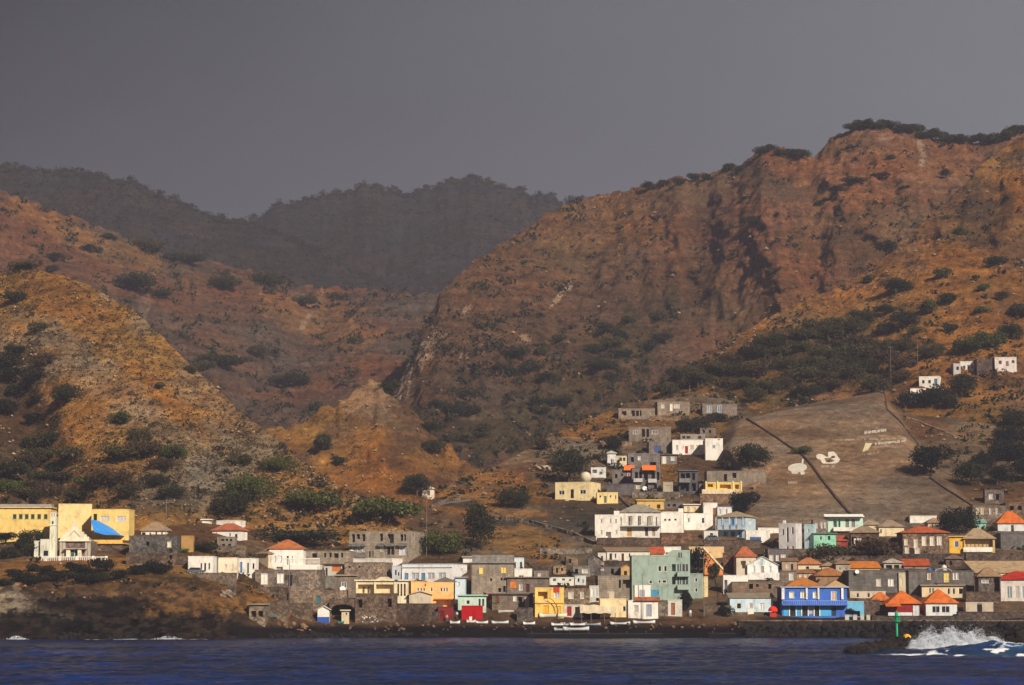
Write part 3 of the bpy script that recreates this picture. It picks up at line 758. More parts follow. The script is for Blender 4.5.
# --- left: school, church
e, i = B('school_building', 'long yellow school wing with grey roof edge and green windows at the left end', -34, 50, 508, 531, YEL, ('slab', None), ops=[W_(x, 514, x + 4.2, 519, (0.03, 0.06, 0.03), (0.5, 0.45, 0.3)) for x in (12, 18, 24, 30, 36.4, 43)] + [W_(-8, 514, 0, 519)], Y=566, depth=9, yaw=0)
postrow(e, i, [-30, -10, 8, 27, 44], 531, 540, (0.6, 0.5, 0.3), w=.5, d=0.9)
q = MB(); q.box(0, -.5, i['H'] + .27, i['W'] + .2, 3, i['H'] + .9); q.build('roof_edge', plain((0.33, 0.32, 0.33)), e)
q = MB(); q.box(0, 1.5, -4.5, i['W'], 2, 0); q.build('undercroft_wall', stone(BRS), e)
e, i = B('school_hall', 'tall plain yellow school hall with shaded left flank behind the church', 58, 90, 504, 532, (0.82, 0.62, 0.30), ('flat', None), side=-7, ops=[], sops=[], Y=552)
e, i = B('school_annex', 'yellow block with two pale windows and a blue sheet hung on its corner', 91, 128.5, 509.5, 543, YEL, ('flat', None), ops=[W_(100, 516, 109, 521.5, (0.55, 0.5, 0.42)), W_(116, 516, 125.5, 521.5, (0.55, 0.5, 0.42)), Dr(93, 514, 96.5, 520.5)], Y=548, depth=8, yaw=0)
e, i = B('terrace_block', 'low brown stone block with ochre balcony wall under the blue sheet', 91, 122, 544, 560, ('st', (0.16, 0.11, 0.09)), ('slab', (0.72, 0.46, 0.12)), ops=[Ho(100, 549, 104, 556), Ho(112, 550, 116, 557)], Y=536, depth=7, yaw=0)
q = MB(); q.box(0, .1, i['H'] + .27, i['W'], .3, i['H'] + .95); q.build('balcony_wall', plaster((0.72, 0.46, 0.12)), e)
# blue sheet
def sheet(name, label, pts, mat, Y, sag=0.5, cat='tarpaulin'):
    q = MB(); v = [P(x, y, Y + dy) for x, y, dy in pts]; c = sum(v, Vector()) / len(v); c.z -= sag
    for k in range(len(v)):
        a, b = v[k], v[(k + 1) % len(v)]; ma = (a + c) / 2 + Vector((0, 0, .15)); mb_ = (b + c) / 2 + Vector((0, 0, .15))
        q.poly([a, b, mb_, ma]); q.poly([ma, mb_, c])
    org = c.copy(); q.v = [tuple(Vector(p) - org) for p in q.v]
    o = q.build(name, mat); o.location = org; md = o.modifiers.new('s', 'SOLIDIFY'); md.thickness = .05; tag(o, label, cat); return o
sheet('tarpaulin', 'bright blue sheet stretched down the front of the yellow block', [(90.5, 519.5, 0), (98, 521, 2), (110, 527, 5), (128, 537, 7), (116, 535, 0), (105, 535, -1.5), (94, 532, -2)], plain((0.03, 0.25, 0.72), .5), 543)
# church
def church():
    Yc = 527; s = FOC / Yc; o = P(60, 560, Yc); e = empty('church', o, 0)
    tag(e, 'small cream church with stepped white gable, slim bell tower and porch', 'church')
    u = lambda px: (px - 60) / s; z = lambda py: (560 - py) / s
    st = stone((0.22, 0.17, 0.15)); cr_ = plaster((0.78, 0.72, 0.56))
    q = MB(); q.box(u(60), 0, -3, u(90), 9, z(541)); q.build('wall', st, e)
    q = MB()
    for px in (61, 64, 86, 89):
        q = MB(); q.box(u(px) - .3, -.25, -.5, u(px) + .3, -.003, z(541)); q.build('pilaster', plaster((0.45, 0.40, 0.34)), e)
    g = MB(); steps = [(60, 541), (60, 537), (62.5, 537), (62.5, 534.5), (65, 534.5), (65, 532), (68, 532), (68, 529.5), (71, 529.5), (71, 527), (74.2, 523), (77.4, 527), (77.4, 529.5), (80.4, 529.5), (80.4, 532), (83.5, 532), (83.5, 534.5), (86, 534.5), (86, 537), (88.5, 537), (88.5, 541)]
    g.prism([(u(x), z(y) + .01) for x, y in steps], -.3, .15); gb = g.build('gable', cr_, e)
    c = MB(); c.box(u(74.2) - .06, -.05, z(523), u(74.2) + .06, .07, z(520)); c.box(u(74.2) - .35, -.04, z(521.4), u(74.2) + .35, .06, z(521)); c.build('cross', plaster(WH), gb)
    m = MB(); m.prism([(u(68), z(536.5)), (u(74.2), z(530)), (u(80), z(536.5)), (u(79), z(536.5)), (u(74.2), z(531.3)), (u(69), z(536.5))], -.42, -.31); m.build('moulding', plaster((0.55, 0.48, 0.36)), gb)
    co = MB(); co.box(u(59), -.6, z(541.5), u(90.5), .3, z(540.4)); co.build('cornice', cr_, e)
    rf = MB(); rf.prism([(u(61), z(541)), (u(74.2), z(531)), (u(88), z(541))], .2, 9.2); rf.build('roof', tile(TANR), e)
    pc_ = MB(); pc_.box(u(64.5), -1.6, z(549.4), u(87), -.01, z(548.6)); pc_.build('porch_roof', plaster((0.5, 0.42, 0.36)), e)
    for a, b in ((67, 71), (78.5, 82)):
        w = MB(); w.box(u(a), -1.3, -1, u(b), -.26, z(549.5)); w.build('porch_wall', cr_, e)
    d = MB(); d.box(u(71.6), -.4, z(557), u(77.8), -.26, z(550.2)); d.box(u(71.2), -.42, -1, u(71.6), -.26, z(550)); d.box(u(77.8), -.42, -1, u(78.2), -.26, z(550)); dd = d.build('door', plain((0.03, 0.10, 0.10), .4), e)
    k = MB(); k.box(u(74.4), -.45, z(557), u(74.9), -.405, z(550.2)); k.box(u(71.6), -.45, z(553), u(74.4), -.405, z(552.6)); k.build('door_frame', plaster(WH), dd)
    t = MB(); t.box(u(50.8), -1.8, -2, u(56.4), .6, z(517)); t.box(u(50.4), -1.95, z(526), u(56.8), .75, z(525.2)); tw = t.build('bell_tower', plaster((0.74, 0.74, 0.60)), e)
    t = MB()
    for x in (50.9, 53.3, 55.6): t.box(u(x), -1.8, z(517) + .002, u(x) + .22, -1.5, z(514)); 
    t.box(u(50.8), -1.85, z(514), u(56.5), .6, z(513.2)); t.build('belfry', plaster(WH), tw)
    t = MB(); t.box(u(52.9), -1.86, z(524.5), u(54.3), -1.802, z(521.5)); t.build('belfry_dark_panel', plain(DKW), tw)  # near-black panel stands in for the shade inside the belfry
    a = MB(); a.box(u(35), -1.2, -2.5, u(42), 5, z(541)); a.box(u(42), -2.2, -2.5, u(50.6), 5, z(539.5)); a.build('side_chapel', plaster((0.66, 0.65, 0.55)), e)
    w = MB(); w.box(u(45.5), -2.28, z(556), u(50), -2.2, z(551)); w.box(u(47.6), -2.34, z(556), u(48), -2.281, z(551)); wn = w.build('window', glassy(), e)
    # forecourt wall with balusters
    f = MB(); x = u(42)
    f.box(u(42), -5.2, z(561.9), u(110), -4.9, z(561.2)); f.box(u(42), -5.2, z(557.8), u(110), -4.9, z(557))
    while x < u(110): f.box(x, -5.15, z(561.2), x + .16, -4.95, z(557.8)); x += .42
    for px in (42, 49, 63, 80, 96, 109): f.box(u(px), -5.3, z(564), u(px) + .5, -4.8, z(556.4))
    f.build('balustrade', plaster(WH), e)
    b = MB(); b.box(u(42), -5.1, -5, u(110), 0, z(562)); b.build('forecourt', stone((0.2, 0.14, 0.1)), e)
church()
B('hip_roof_house', 'white house with brown pyramid roof above the dark stone wall', 141, 167, 531, 537, WH, ('hip', 9, TANR), ops=[Ho(141.5, 532.5, 145.5, 536.5), W_(149, 532.5, 151.5, 535), W_(155, 532, 157.5, 535), W_(161, 532, 163, 535)], dY=4, cat='house')
e, i = B('stone_house', 'long dark grey stone house with cream patch window below the pyramid roof', 129, 177, 536, 555, ('st', (0.12, 0.115, 0.11)), ('flat', None), ops=[W_(167, 541.5, 171, 547, (0.75, 0.65, 0.4)), Dr(169, 549, 172, 555), Ho(146, 542, 149, 546)], cat='house')
B('retaining_wall', 'low brown rubble wall with dark doorway under the dark grey house', 126, 176, 553, 563, ('st', (0.13, 0.095, 0.07)), ('flat', None), ops=[Ho(169, 555, 175, 562)], cat='wall', depth=3)
B('ochre_wall', 'ochre plastered wall standing beside the small palm', 181, 193, 536, 552, ('pl', (0.42, 0.24, 0.09)), ('flat', None), cat='wall', depth=3)
B('block_house', 'white box house with pale blue right side above the red pyramid roof', 215.5, 236, 520.5, 531, WH, ('flat', None), side=7, dY=6, cat='house')
B('flat_shelter', 'small white slab roof left of the white box house', 202, 210, 520, 523, WH, ('slab', WH), cat='shelter', depth=3)
B('red_roof_house', 'white house with faded red pyramid roof and two dark doors on the left slope', 211.5, 240, 530.5, 541, WH, ('hip', 7, (0.50, 0.15, 0.07)), side=5, ops=[W_(228.5, 533, 230.5, 536), Dr(234.7, 534, 237.2, 540.5)], sops=[], cat='house')
B('ruined_house', 'roofless grey ruin with open pillars right of the dark bush', 217, 235, 537, 551, ('bk', (0.27, 0.23, 0.19)), ('flat', None), ops=[Ho(221, 538, 224, 541), Ho(225.5, 538, 228, 541), Ho(229.5, 538, 232, 541), Ho(222, 544, 225, 550), Ho(228, 544, 231, 550)], cat='ruin', depth=4)
B('white_cottage', 'low white cottage with three narrow dark openings', 188, 213, 556.5, 572, WH, ('flat', None), ops=[W_(200, 563, 202.2, 569.5), Dr(204.2, 563, 206, 571.5), W_(208, 563, 210.2, 569.5)], cat='cottage')
B('grey_passage', 'narrow grey wall between the two low white houses', 213, 217.5, 558, 572, ('bk', GRY), ('flat', None), ops=[Dr(214.5, 562, 216.5, 571.5)], cat='wall', depth=5)
B('cream_cottage_side', 'low cream side of the corner cottage, built as its own sunlit front beside blue doors', 217.6, 237, 558, 574, (0.80, 0.70, 0.54), ('flat', None), ops=[W_(224, 564, 227, 567.5, (0.5, 0.45, 0.35))], cat='cottage', yaw=-3)  # side of the corner cottage, rebuilt as a separate front to catch sun
B('blue_door_cottage', 'low white cottage with two blue doors and a small square window', 237.3, 256, 558.5, 574, WH, ('flat', None), ops=[Dr(240, 562, 242.2, 573, GBL), Dr(247, 563, 249, 573.5, (0.1, 0.14, 0.13)), W_(252, 563, 254.6, 569)], cat='cottage', yaw=3)
B('cream_house', 'cream walled house with tan hipped roof left of the big white terrace house', 256, 268, 554, 570, (0.62, 0.52, 0.38), ('hip', 6, TANR), side=12, sops=[W_(270, 557, 271.5, 563), W_(273.5, 557, 275, 563)], cat='house', dY=3)
e, i = B('terrace_house', 'tall white house with orange pyramid roof and long railed terrace', 269, 303, 549, 570, WH, ('hip', 9, (0.56, 0.18, 0.06)), ops=[W_(274, 556, 276, 562, PALEB), W_(280, 556, 282, 562, PALEB), Dr(286.5, 556, 288.5, 565), W_(291, 556, 293, 562, PALEB)], cat='house', depth=7, yaw=0)
q = MB(); q.box(lx(i, 284), -3, lz(i, 569.5) - 4, lx(i, 320.5), 4, lz(i, 565)); q.build('terrace', plaster(WH), e)
q = MB(); a, b = lx(i, 284), lx(i, 320)
n_ = 40
for k in range(n_ + 1): q.box(a + (b - a) * k / n_, -2.9, lz(i, 565) + .003, a + (b - a) * k / n_ + .07, -2.83, lz(i, 559.5))
q.box(a, -2.95, lz(i, 559.5), b + .1, -2.8, lz(i, 558.5)); q.box(a, -2.94, lz(i, 562.5), b + .1, -2.91, lz(i, 562)); q.build('railing', plaster(WH), e)
q = MB(); q.box(lx(i, 319), -3.2, lz(i, 577), lx(i, 320.6), -3.01, lz(i, 566)); q.build('drainpipe', plain(WH), e)
B('stone_store', 'brown stone store with two white shutters and one black door under the terrace', 255, 320, 570, 587, ('st', (0.22, 0.18, 0.15)), ('flat', None), ops=[W_(261, 573.5, 268, 584, (0.78, 0.74, 0.66)), W_(277, 573.5, 284, 583, (0.78, 0.74, 0.66)), Dr(288, 575, 292.3, 586, (0.02, 0.02, 0.03))], cat='storehouse', dY=-2)
B('unfinished_house', 'long unfinished concrete house with a row of dark window holes behind the terrace', 299, 350, 551, 566, ('bk', (0.33, 0.27, 0.21)), ('flat', None), ops=[Ho(312, 553.5, 317, 557.5), Ho(324, 553, 326, 557.5), Ho(329.5, 553, 331.5, 557.5), Ho(334, 553.5, 338.5, 558), Ho(341, 553, 343, 557.5), Ho(301, 553, 303.5, 556)], cat='house')
B('carport', 'little white and orange lean-to under a black roof line', 324, 346, 565, 576, ('pl', (0.5, 0.47, 0.42)), ('slab', (0.05, 0.04, 0.04)), ops=[Dr(332, 566, 341, 571.5, (0.55, 0.16, 0.03)), Ho(325.5, 568, 327.5, 576), Ho(342, 566, 345, 570)], cat='shed', depth=4)
B('grey_yard_wall', 'grey yard wall stepping down below the lean-to', 312, 346, 576, 588, ('bk', (0.22, 0.20, 0.18)), ('flat', None), cat='wall', depth=3)
e, i = B('grey_house', 'square grey house with blue window and a white dish left of the colonnade house', 335, 356, 576, 598, ('bk', (0.24, 0.19, 0.15)), ('slab', (0.36, 0.28, 0.2)), ops=[W_(341, 582, 346.5, 588, (0.10, 0.14, 0.2))], cat='house')
dish(e, i, 342.5, 589.5)
B('stone_row', 'long brown stone row house with teal window and narrow door', 290, 346, 590.5, 609, ('st', (0.25, 0.19, 0.14)), ('flat', None), ops=[W_(316, 596, 320.6, 602.5, (0.04, 0.13, 0.15), (0.08, 0.2, 0.22)), Dr(332, 598, 334.5, 606), Ho(298, 603, 300.5, 607)], cat='house', depth=6)
B('boat_store', 'small square stone store with red clutter at its foot by the shore', 249, 265, 605, 620, ('st', (0.24, 0.19, 0.14)), ('slab', (0.3, 0.24, 0.18)), ops=[Ho(251, 611, 256, 617), Ho(258, 611, 263, 617)], cat='storehouse', depth=4)
B('low_stone_wall', 'rough brown wall below the stone row house, right half', 288, 312, 603, 616, ('st', (0.15, 0.11, 0.075)), ('flat', None), cat='wall', depth=3)
B('low_stone_wall', 'rough brown wall right above the red boats', 265, 288, 601, 615, ('st', (0.15, 0.11, 0.075)), ('flat', None), cat='wall', depth=3)
e, i = B('painted_hut', 'tiny hut with white upper half and blue lower half by the rock archway', 317.5, 329, 609.5, 622, WH, ('gablef', 3, WH), cat='hut', depth=4)
q = MB(); q.box(-.04, -.05, -.6, i['W'] + .04, -.002, lz(i, 617)); q.build('blue_base', plaster((0.03, 0.10, 0.42)), e)
# archway
def archway():
    Yc = ground(342, 622).y; s = FOC / Yc; o = P(329, 622, Yc); e = empty('stone_archway', o, 0)
    tag(e, 'dark stone archway opening under the houses, right of the tiny blue and white hut', 'archway')
    u = lambda px: (px - 329) / s; z = lambda py: (622 - py) / s
    pts = [(u(329), -2), (u(329), z(599)), (u(357), z(599)), (u(357), -2), (u(354.5), -2), (u(354.5), z(609))] + [(u(342.5) + u(341) * math.cos(t), z(609) + z(615.5) * 1.0 * math.sin(t)) for t in [R(a) for a in range(15, 180, 15)]] + [(u(330.5), z(609)), (u(330.5), -2)]
    q = MB()
    # ring of wedges keeps the opening clean
    outer = [(u(357), -2), (u(357), z(609)), (u(357), z(599)), (u(350), z(599)), (u(342.5), z(599)), (u(335), z(599)), (u(329), z(599)), (u(329), z(609)), (u(329), -2)]
    cx = u(342.5); rr = u(341); inner = [(u(354.5), -2), (u(354.5), z(610))] + [(cx + rr * math.cos(R(a)), z(610) + z(616.5) * math.sin(R(a))) for a in (36, 63, 90, 117, 144)] + [(u(330.5), z(610)), (u(330.5), -2)]
    for k in range(8):
        q.prism([outer[k], inner[k], inner[k + 1], outer[k + 1]], 0, 1.2)
    q.build('arch_wall', stone((0.17, 0.12, 0.09)), e)
    b = MB(); b.box(u(329.5), 4.5, -2, u(356.5), 4.8, z(599.5)); b.box(u(329.5), 1.2, -2, u(329.9), 4.5, z(599.5)); b.box(u(356.1), 1.2, -2, u(356.5), 4.5, z(599.5)); b.box(u(329.5), 1.2, z(599.6), u(356.5), 4.8, z(599.4) + .1); b.build('inner_wall', stone((0.05, 0.04, 0.035)), e)
archway()
B('cream_kiosk', 'small cream kiosk standing inside the dark archway', 341.5, 349, 611, 622, (0.62, 0.52, 0.34), ('slab', (0.6, 0.5, 0.33)), ops=[W_(345, 612.5, 347.5, 615)], cat='kiosk', depth=2, dY=-1)
e, i = B('colonnade_house', 'cream colonnade house with shaded verandah on top of the brown quay wall', 356, 396, 581, 594, (0.72, 0.60, 0.38), ('slab', (0.78, 0.70, 0.50)), ops=[Ho(358, 584.5, 373.5, 593.5), Ho(376, 584.5, 393, 593.5)], cat='house', depth=7, yaw=0, Y=514)
postrow(e, i, [356.6, 374.7, 394.6], 582, 594.5, (0.78, 0.70, 0.50), d=0.0)
q = MB()
for a in (362.5, 367.5): q.box(lx(i, a), 1.2, lz(i, 592.5), lx(i, a + 1.7), 1.38, lz(i, 587))
q.build('shutter', plain((0.10, 0.07, 0.04)), e)
q = MB(); q.prism([(lx(i, 375), lz(i, 580)), (lx(i, 393), lz(i, 580)), (lx(i, 388), lz(i, 577)), (lx(i, 380), lz(i, 577))], 0, .4); q.build('pediment', plaster((0.6, 0.52, 0.38)), e)
e, i = B('slatted_house', 'cream front of tall slats at the right end of the colonnade house', 396, 407.5, 581, 599, (0.74, 0.66, 0.48), ('slab', (0.78, 0.7, 0.52)), ops=[Ho(397.2, 584, 399, 596), Ho(400.4, 584, 402.2, 596), Ho(403.6, 584, 405.6, 596)], Y=514, yaw=0, depth=6, cat='house')
e, i = B('quay_wall', 'tall brown quay wall with two dark openings and white scrawl under the colonnade', 355, 396, 594, 634, ('st', (0.15, 0.105, 0.075)), ('flat', None), ops=[Ho(358, 600, 362, 608), Ho(387, 599, 391.3, 607.5)], Y=508, yaw=0, depth=5, cat='wall')
rr = random.Random(5); q = MB()
for k in range(26):
    x = lx(i, 362 + rr.random() * 15); z_ = lz(i, 616 + rr.random() * 9.5); w_ = rr.uniform(.08, .5); h_ = rr.uniform(.06, .4)
    q.box(x, -.03 - .0007 * k, z_, x + w_, -.012 + .0004 * k, z_ + h_)
q.build('graffiti', plaster((0.62, 0.60, 0.56)), e)
B('long_sea_wall', 'long stepped dark brown wall running to the boat slip', 396, 428, 604, 630, ('st', (0.12, 0.085, 0.065)), ('flat', None), side=14, cat='wall', Y=507)
e, i = B('apartment_block', 'big two storey bare concrete block on the ridge with framed balconies', 348, 408, 531.5, 563, ('bk', (0.36, 0.30, 0.24)), ('flat', None), side=17, ops=[Ho(350.5, 534, 354, 542), Ho(355.5, 534, 359, 539), Ho(361, 534, 364.5, 541), Ho(379, 533.5, 382.5, 541), Ho(387, 534, 393.5, 543), Ho(400, 534.5, 403, 541), Ho(403.6, 534.5, 405.8, 541), W_(351, 546, 355, 551, (0.35, 0.4, 0.45)), W_(356, 546, 359.5, 551, (0.35, 0.4, 0.45)), W_(361, 546, 364, 551, (0.35, 0.4, 0.45)), W_(379.5, 546.5, 383, 551, (0.4, 0.35, 0.3)), Dr(387, 546, 390, 554.5), Dr(391, 546, 394, 554.5), W_(399, 545.5, 406, 555, (0.6, 0.62, 0.66)), Ho(368, 551, 370, 557), Ho(371.5, 551, 373, 557)], sops=[Ho(412, 533, 413.2, 539)], cat='apartment block')
for a, b in ((348.5, 365), (378, 384), (386, 395), (398, 407)): balcony(e, i, a, b, 545.5, 543.6, ('bk', (0.2, 0.19, 0.18)), depth=.8, solid=True)
balcony(e, i, 348.5, 365, 557, 553, ('bk', (0.2, 0.19, 0.18)), depth=1, solid=True); dish(e, i, 352.5, 553, .8, -1.3)
e, i = B('white_annex', 'long white flat annex at the foot of the bare concrete block', 352, 392, 558.5, 567, WH, ('flat', None), side=16, cat='house', dY=-1)
B('old_stone_house', 'blind grey brown stone house in front of the white annex', 344, 383, 562.5, 582, ('st', (0.30, 0.235, 0.185)), ('flat', None), side=8, ops=[Ho(348, 566, 350, 568), Ho(358, 566, 360, 568)], cat='house')
B('blue_grey_house', 'pale blue grey house squeezed left of the long white house', 392, 401, 566, 581, (0.48, 0.52, 0.58), ('flat', None), ops=[Ho(395, 570, 396.5, 575), W_(397.5, 572, 399.5, 576)], cat='house')
e, i = B('long_white_house', 'long white house with a row of barred windows and two blue doors', 401.5, 452, 564, 583, (0.80, 0.80, 0.80), ('flat', (0.5, 0.55, 0.62)), side=14, ops=[Dr(404, 573, 408, 580, (0.12, 0.25, 0.45), (0.2, 0.35, 0.55)), W_(411, 572.5, 419, 578.5, (0.40, 0.43, 0.48)), Dr(421, 573, 425, 580, (0.12, 0.25, 0.45)), W_(427, 572.5, 434.5, 578.5, (0.40, 0.43, 0.48)), W_(438, 572.5, 446, 578, (0.40, 0.43, 0.48))], sops=[W_(460, 568, 462.5, 570)], cat='house')
q = MB(); q.box(-.1, -.15, lz(i, 567.8), i['W'] + .05, -.003, lz(i, 567)); q.build('string_course', plain((0.38, 0.44, 0.52)), e)
e, i = B('orange_house', 'peach orange house with small dark arched windows under a grey hipped roof', 411, 453.5, 582, 607, (0.85, 0.47, 0.19), ('flat', None), ops=[W_(417, 588, 419, 591), W_(420.2, 588, 422, 591), W_(423, 588, 425, 591), Dr(424.5, 584, 425.6, 586.5), W_(430.5, 587.5, 432.5, 591.5), W_(440, 587.7, 442.2, 591.6), W_(443.2, 587.7, 444.8, 591.6), W_(445.8, 587.7, 447.6, 591.6), Ho(436, 600, 450, 606)], cat='house')
q = hiproof(lx(i, 436), .3, lx(i, 455), 5, i['H'] + .1, 1.0); q.build('roof', tile((0.20, 0.17, 0.15)), e); q = MB(); q.box(lx(i, 434), -.6, lz(i, 599.5), lx(i, 453), -.003, lz(i, 598.5)); q.build('canopy', plaster((0.7, 0.25, 0.06)), e)
B('light_blue_house', 'narrow light blue house right of the peach orange house', 455, 465, 578, 599, (0.55, 0.68, 0.78), ('slab', (0.35, 0.37, 0.4)), ops=[W_(457, 582, 460, 586, (0.5, 0.58, 0.66))], cat='house')
e, i = B('vaulted_store', 'cream vaulted store with rounded top and peeling front by the slip', 409, 431, 595, 613, (0.52, 0.46, 0.36), ('gablef', 3, (0.33, 0.30, 0.25)), cat='storehouse', depth=6, ops=[Dr(418, 604, 422, 612.5, (0.22, 0.18, 0.14))])
B('dark_red_shed', 'dull dark red boat shed beside the orange house', 438, 453, 607, 620, (0.20, 0.02, 0.02), ('flat', None), ops=[Dr(440, 611, 444, 619, (0.12, 0.01, 0.01))], cat='shed', depth=4)
B('red_container', 'large bright crimson windowless container hut on the beach', 461.5, 482.5, 606, 619.5, (0.42, 0.006, 0.008), ('flat', None), cat='container', depth=4, yaw=0)
B('mint_shed', 'pale mint shed with one small window behind the crimson container', 458, 486, 596, 611, (0.50, 0.66, 0.58), ('slab', (0.35, 0.58, 0.48)), ops=[W_(466, 600, 470, 604), Ho(478.5, 599, 480.5, 606), Ho(482, 599, 484, 606)], cat='shed')
B('dark_red_door_house', 'narrow house front with tall dark red doors right of the mint shed', 486, 493, 593, 607, (0.22, 0.03, 0.03), ('flat', (0.3, 0.2, 0.15)), ops=[Dr(488, 596, 491, 606, (0.28, 0.02, 0.02))], cat='house', depth=5)
e, i = B('grey_block_house', 'big grey concrete house with two yellow shuttered windows', 471.5, 513, 563.5, 595, ('bk', (0.34, 0.285, 0.225)), ('slab', (0.24, 0.23, 0.22)), ops=[W_(479, 567, 483.6, 574, (0.85, 0.62, 0.16), (0.6, 0.45, 0.2)), W_(501, 567, 506.6, 573, (0.85, 0.62, 0.16), (0.6, 0.45, 0.2)), Ho(490, 578.5, 492, 581), Ho(500.5, 578, 502.5, 580.5), Ho(498, 588, 501, 592), Ho(503, 586, 505.5, 592)], cat='house', depth=9, yaw=2)
q = MB(); q.box(0, 1.5, i['H'] + .27, i['W'], 8, i['H'] + 1.9); q.build('penthouse', block((0.28, 0.26, 0.24)), e)
e, i = B('roof_slab_house', 'white fronted house under a wide grey slab behind the grey house with yellow shutters', 463, 512, 557.5, 566, (0.7, 0.7, 0.68), ('slab', (0.42, 0.38, 0.33)), cat='house', dY=4, ops=[Ho(479, 559, 488, 563), W_(490, 559, 496, 562, PALEB)])
B('blue_white_hut', 'small blue tinged white hut on the slope right of the wide slab roof', 513, 524, 558, 570, (0.62, 0.68, 0.72), ('flat', None), ops=[Ho(514, 562, 516, 568), Dr(520, 562, 522, 569)], cat='hut', dY=2)
B('white_cube_house', 'plain white cube house with one wide dark window', 513.2, 532, 569, 580.5, WH, ('flat', None), ops=[W_(518.5, 575, 523.8, 578.5, (0.08, 0.02, 0.02))], cat='house', yaw=0)
B('brown_flat_house', 'grey brown house with two small doors under the white cube house', 507, 548, 578, 596, ('bk', (0.23, 0.18, 0.15)), ('slab', (0.2, 0.17, 0.15)), ops=[Dr(510, 581, 517, 588, (0.62, 0.20, 0.04)), Dr(526, 584, 529.5, 592, (0.08, 0.02, 0.02)), W_(519, 584, 522.5, 590, (0.4, 0.4, 0.38))], cat='house')
B('arcade_house', 'low dark house with brown doors behind the green hedge', 492, 533, 594.5, 609, ('bk', (0.20, 0.15, 0.12)), ('slab', (0.13, 0.11, 0.1)), ops=[Dr(495, 596.5, 498.5, 603, (0.2, 0.04, 0.03)), W_(513, 596, 516.5, 601, (0.6, 0.58, 0.52)), Dr(524.5, 597, 529, 607, (0.55, 0.5, 0.5)), Ho(518, 597, 522, 606)], cat='house')
B('dark_garden_wall', 'dark grey garden wall left of the yellow harbour house', 517, 533, 608, 621, ('st', (0.10, 0.085, 0.075)), ('flat', None), cat='wall', depth=3)
e, i = B('yellow_house', 'bright yellow two storey harbour house with recessed balcony and red panel', 535, 563.5, 588, 617, (0.85, 0.58, 0.16), ('flat', (0.8, 0.6, 0.25)), ops=[Ho(538, 592, 547.5, 602.5), Dr(543, 605.5, 549, 616.5, (0.75, 0.42, 0.05), (0.6, 0.4, 0.1)), Dr(554.5, 606, 560.5, 616.5, (0.75, 0.45, 0.08)), W_(554, 592.8, 559.5, 598, (0.5, 0.46, 0.42))], cat='house', yaw=2, depth=7)
q = MB(); q.box(lx(i, 553.5), -.12, lz(i, 592.5), lx(i, 559.5), -.003, lz(i, 587.5)); q.build('red_panel', plain((0.5, 0.05, 0.02)), e)
q = MB(); q.box(lx(i, 535), -.2, lz(i, 603.6), lx(i, 563.5), -.004, lz(i, 602.9)); q.build('ledge', plaster((0.7, 0.36, 0.08)), e)
q = MB(); q.box(lx(i, 538), .1, lz(i, 602.4), lx(i, 547.5), .2, lz(i, 599)); q.build('railing', plaster((0.8, 0.6, 0.25)), e)
B('stone_front_house', 'brown stone house with two pale shutters right of the yellow harbour house', 563.8, 590, 589, 606, ('st', (0.235, 0.18, 0.125)), ('flat', None), ops=[W_(568.5, 592, 573.5, 598.5, (0.5, 0.46, 0.38)), W_(580.5, 592, 584, 598.5, (0.4, 0.36, 0.3))], cat='house')
B('low_white_front', 'low white front with red door below the brown stone house', 564, 582, 605, 617, (0.6, 0.55, 0.47), ('flat', None), ops=[Dr(567, 606, 571.5, 616, (0.3, 0.02, 0.02)), Ho(575, 607, 579, 613)], cat='house', depth=3)
B('white_roof_house', 'broken white parapet house above the brown stone house', 549, 574, 577.5, 588, (0.68, 0.67, 0.62), ('flat', None), ops=[Ho(553, 578.5, 556, 581), Ho(562, 578.5, 565, 580.5), Ho(569, 579, 571, 581)], cat='house', dY=3)
B('white_blue_house', 'small white house with blue grey windows above the brown stone house', 575, 586, 576, 588, (0.6, 0.64, 0.66), ('flat', None), ops=[W_(577, 578, 580, 582), W_(582, 579, 584, 583, (0.1, 0.2, 0.25))], cat='house', dY=3)
B('twin_shutter_house', 'pale grey narrow house with two tall white shutters', 589.5, 599, 586, 602, (0.52, 0.52, 0.48), ('flat', None), ops=[W_(591, 588, 594, 597, (0.65, 0.66, 0.64)), W_(595.5, 588, 597.5, 597, (0.5, 0.52, 0.5)), Ho(596, 598, 599, 601)], cat='house')
B('concrete_shell', 'grey concrete shell with wide dark bays beside the grey green building', 598, 632, 576, 600, ('bk', (0.31, 0.26, 0.20)), ('flat', None), ops=[Ho(619, 580, 621, 588), Ho(623, 580, 631, 588), Ho(593, 580, 596, 585)], cat='house')
B('rubble_house', 'grey rubble house with leaning upper wall above the broken white parapet', 573, 590, 566, 578, ('bk', (0.24, 0.22, 0.20)), ('flat', None), ops=[Ho(575, 569, 578, 574), W_(582, 569, 588, 573, (0.55, 0.5, 0.36))], cat='house', dY=2)
B('dark_tower_house', 'dark grey windowless tower house below the left white building', 588, 601, 559, 577, ('st', (0.16, 0.145, 0.14)), ('gablef', 4, (0.14, 0.13, 0.12)), cat='house', dY=2)
B('grey_store', 'low dark grey store left of the orange patched shack', 600, 622, 567, 577, ('bk', (0.16, 0.14, 0.13)), ('flat', None), ops=[W_(600.5, 568, 604, 570, (0.5, 0.5, 0.48)), Ho(611, 569, 614, 574)], cat='storehouse', dY=2)
B('patched_shack', 'small shack with orange and cream patches left of the grey green building', 621, 633, 567.5, 577, (0.55, 0.36, 0.16), ('gablef', 3, (0.45, 0.22, 0.07)), ops=[Ho(624, 571, 627, 575)], cat='shack', depth=3, dY=-1)
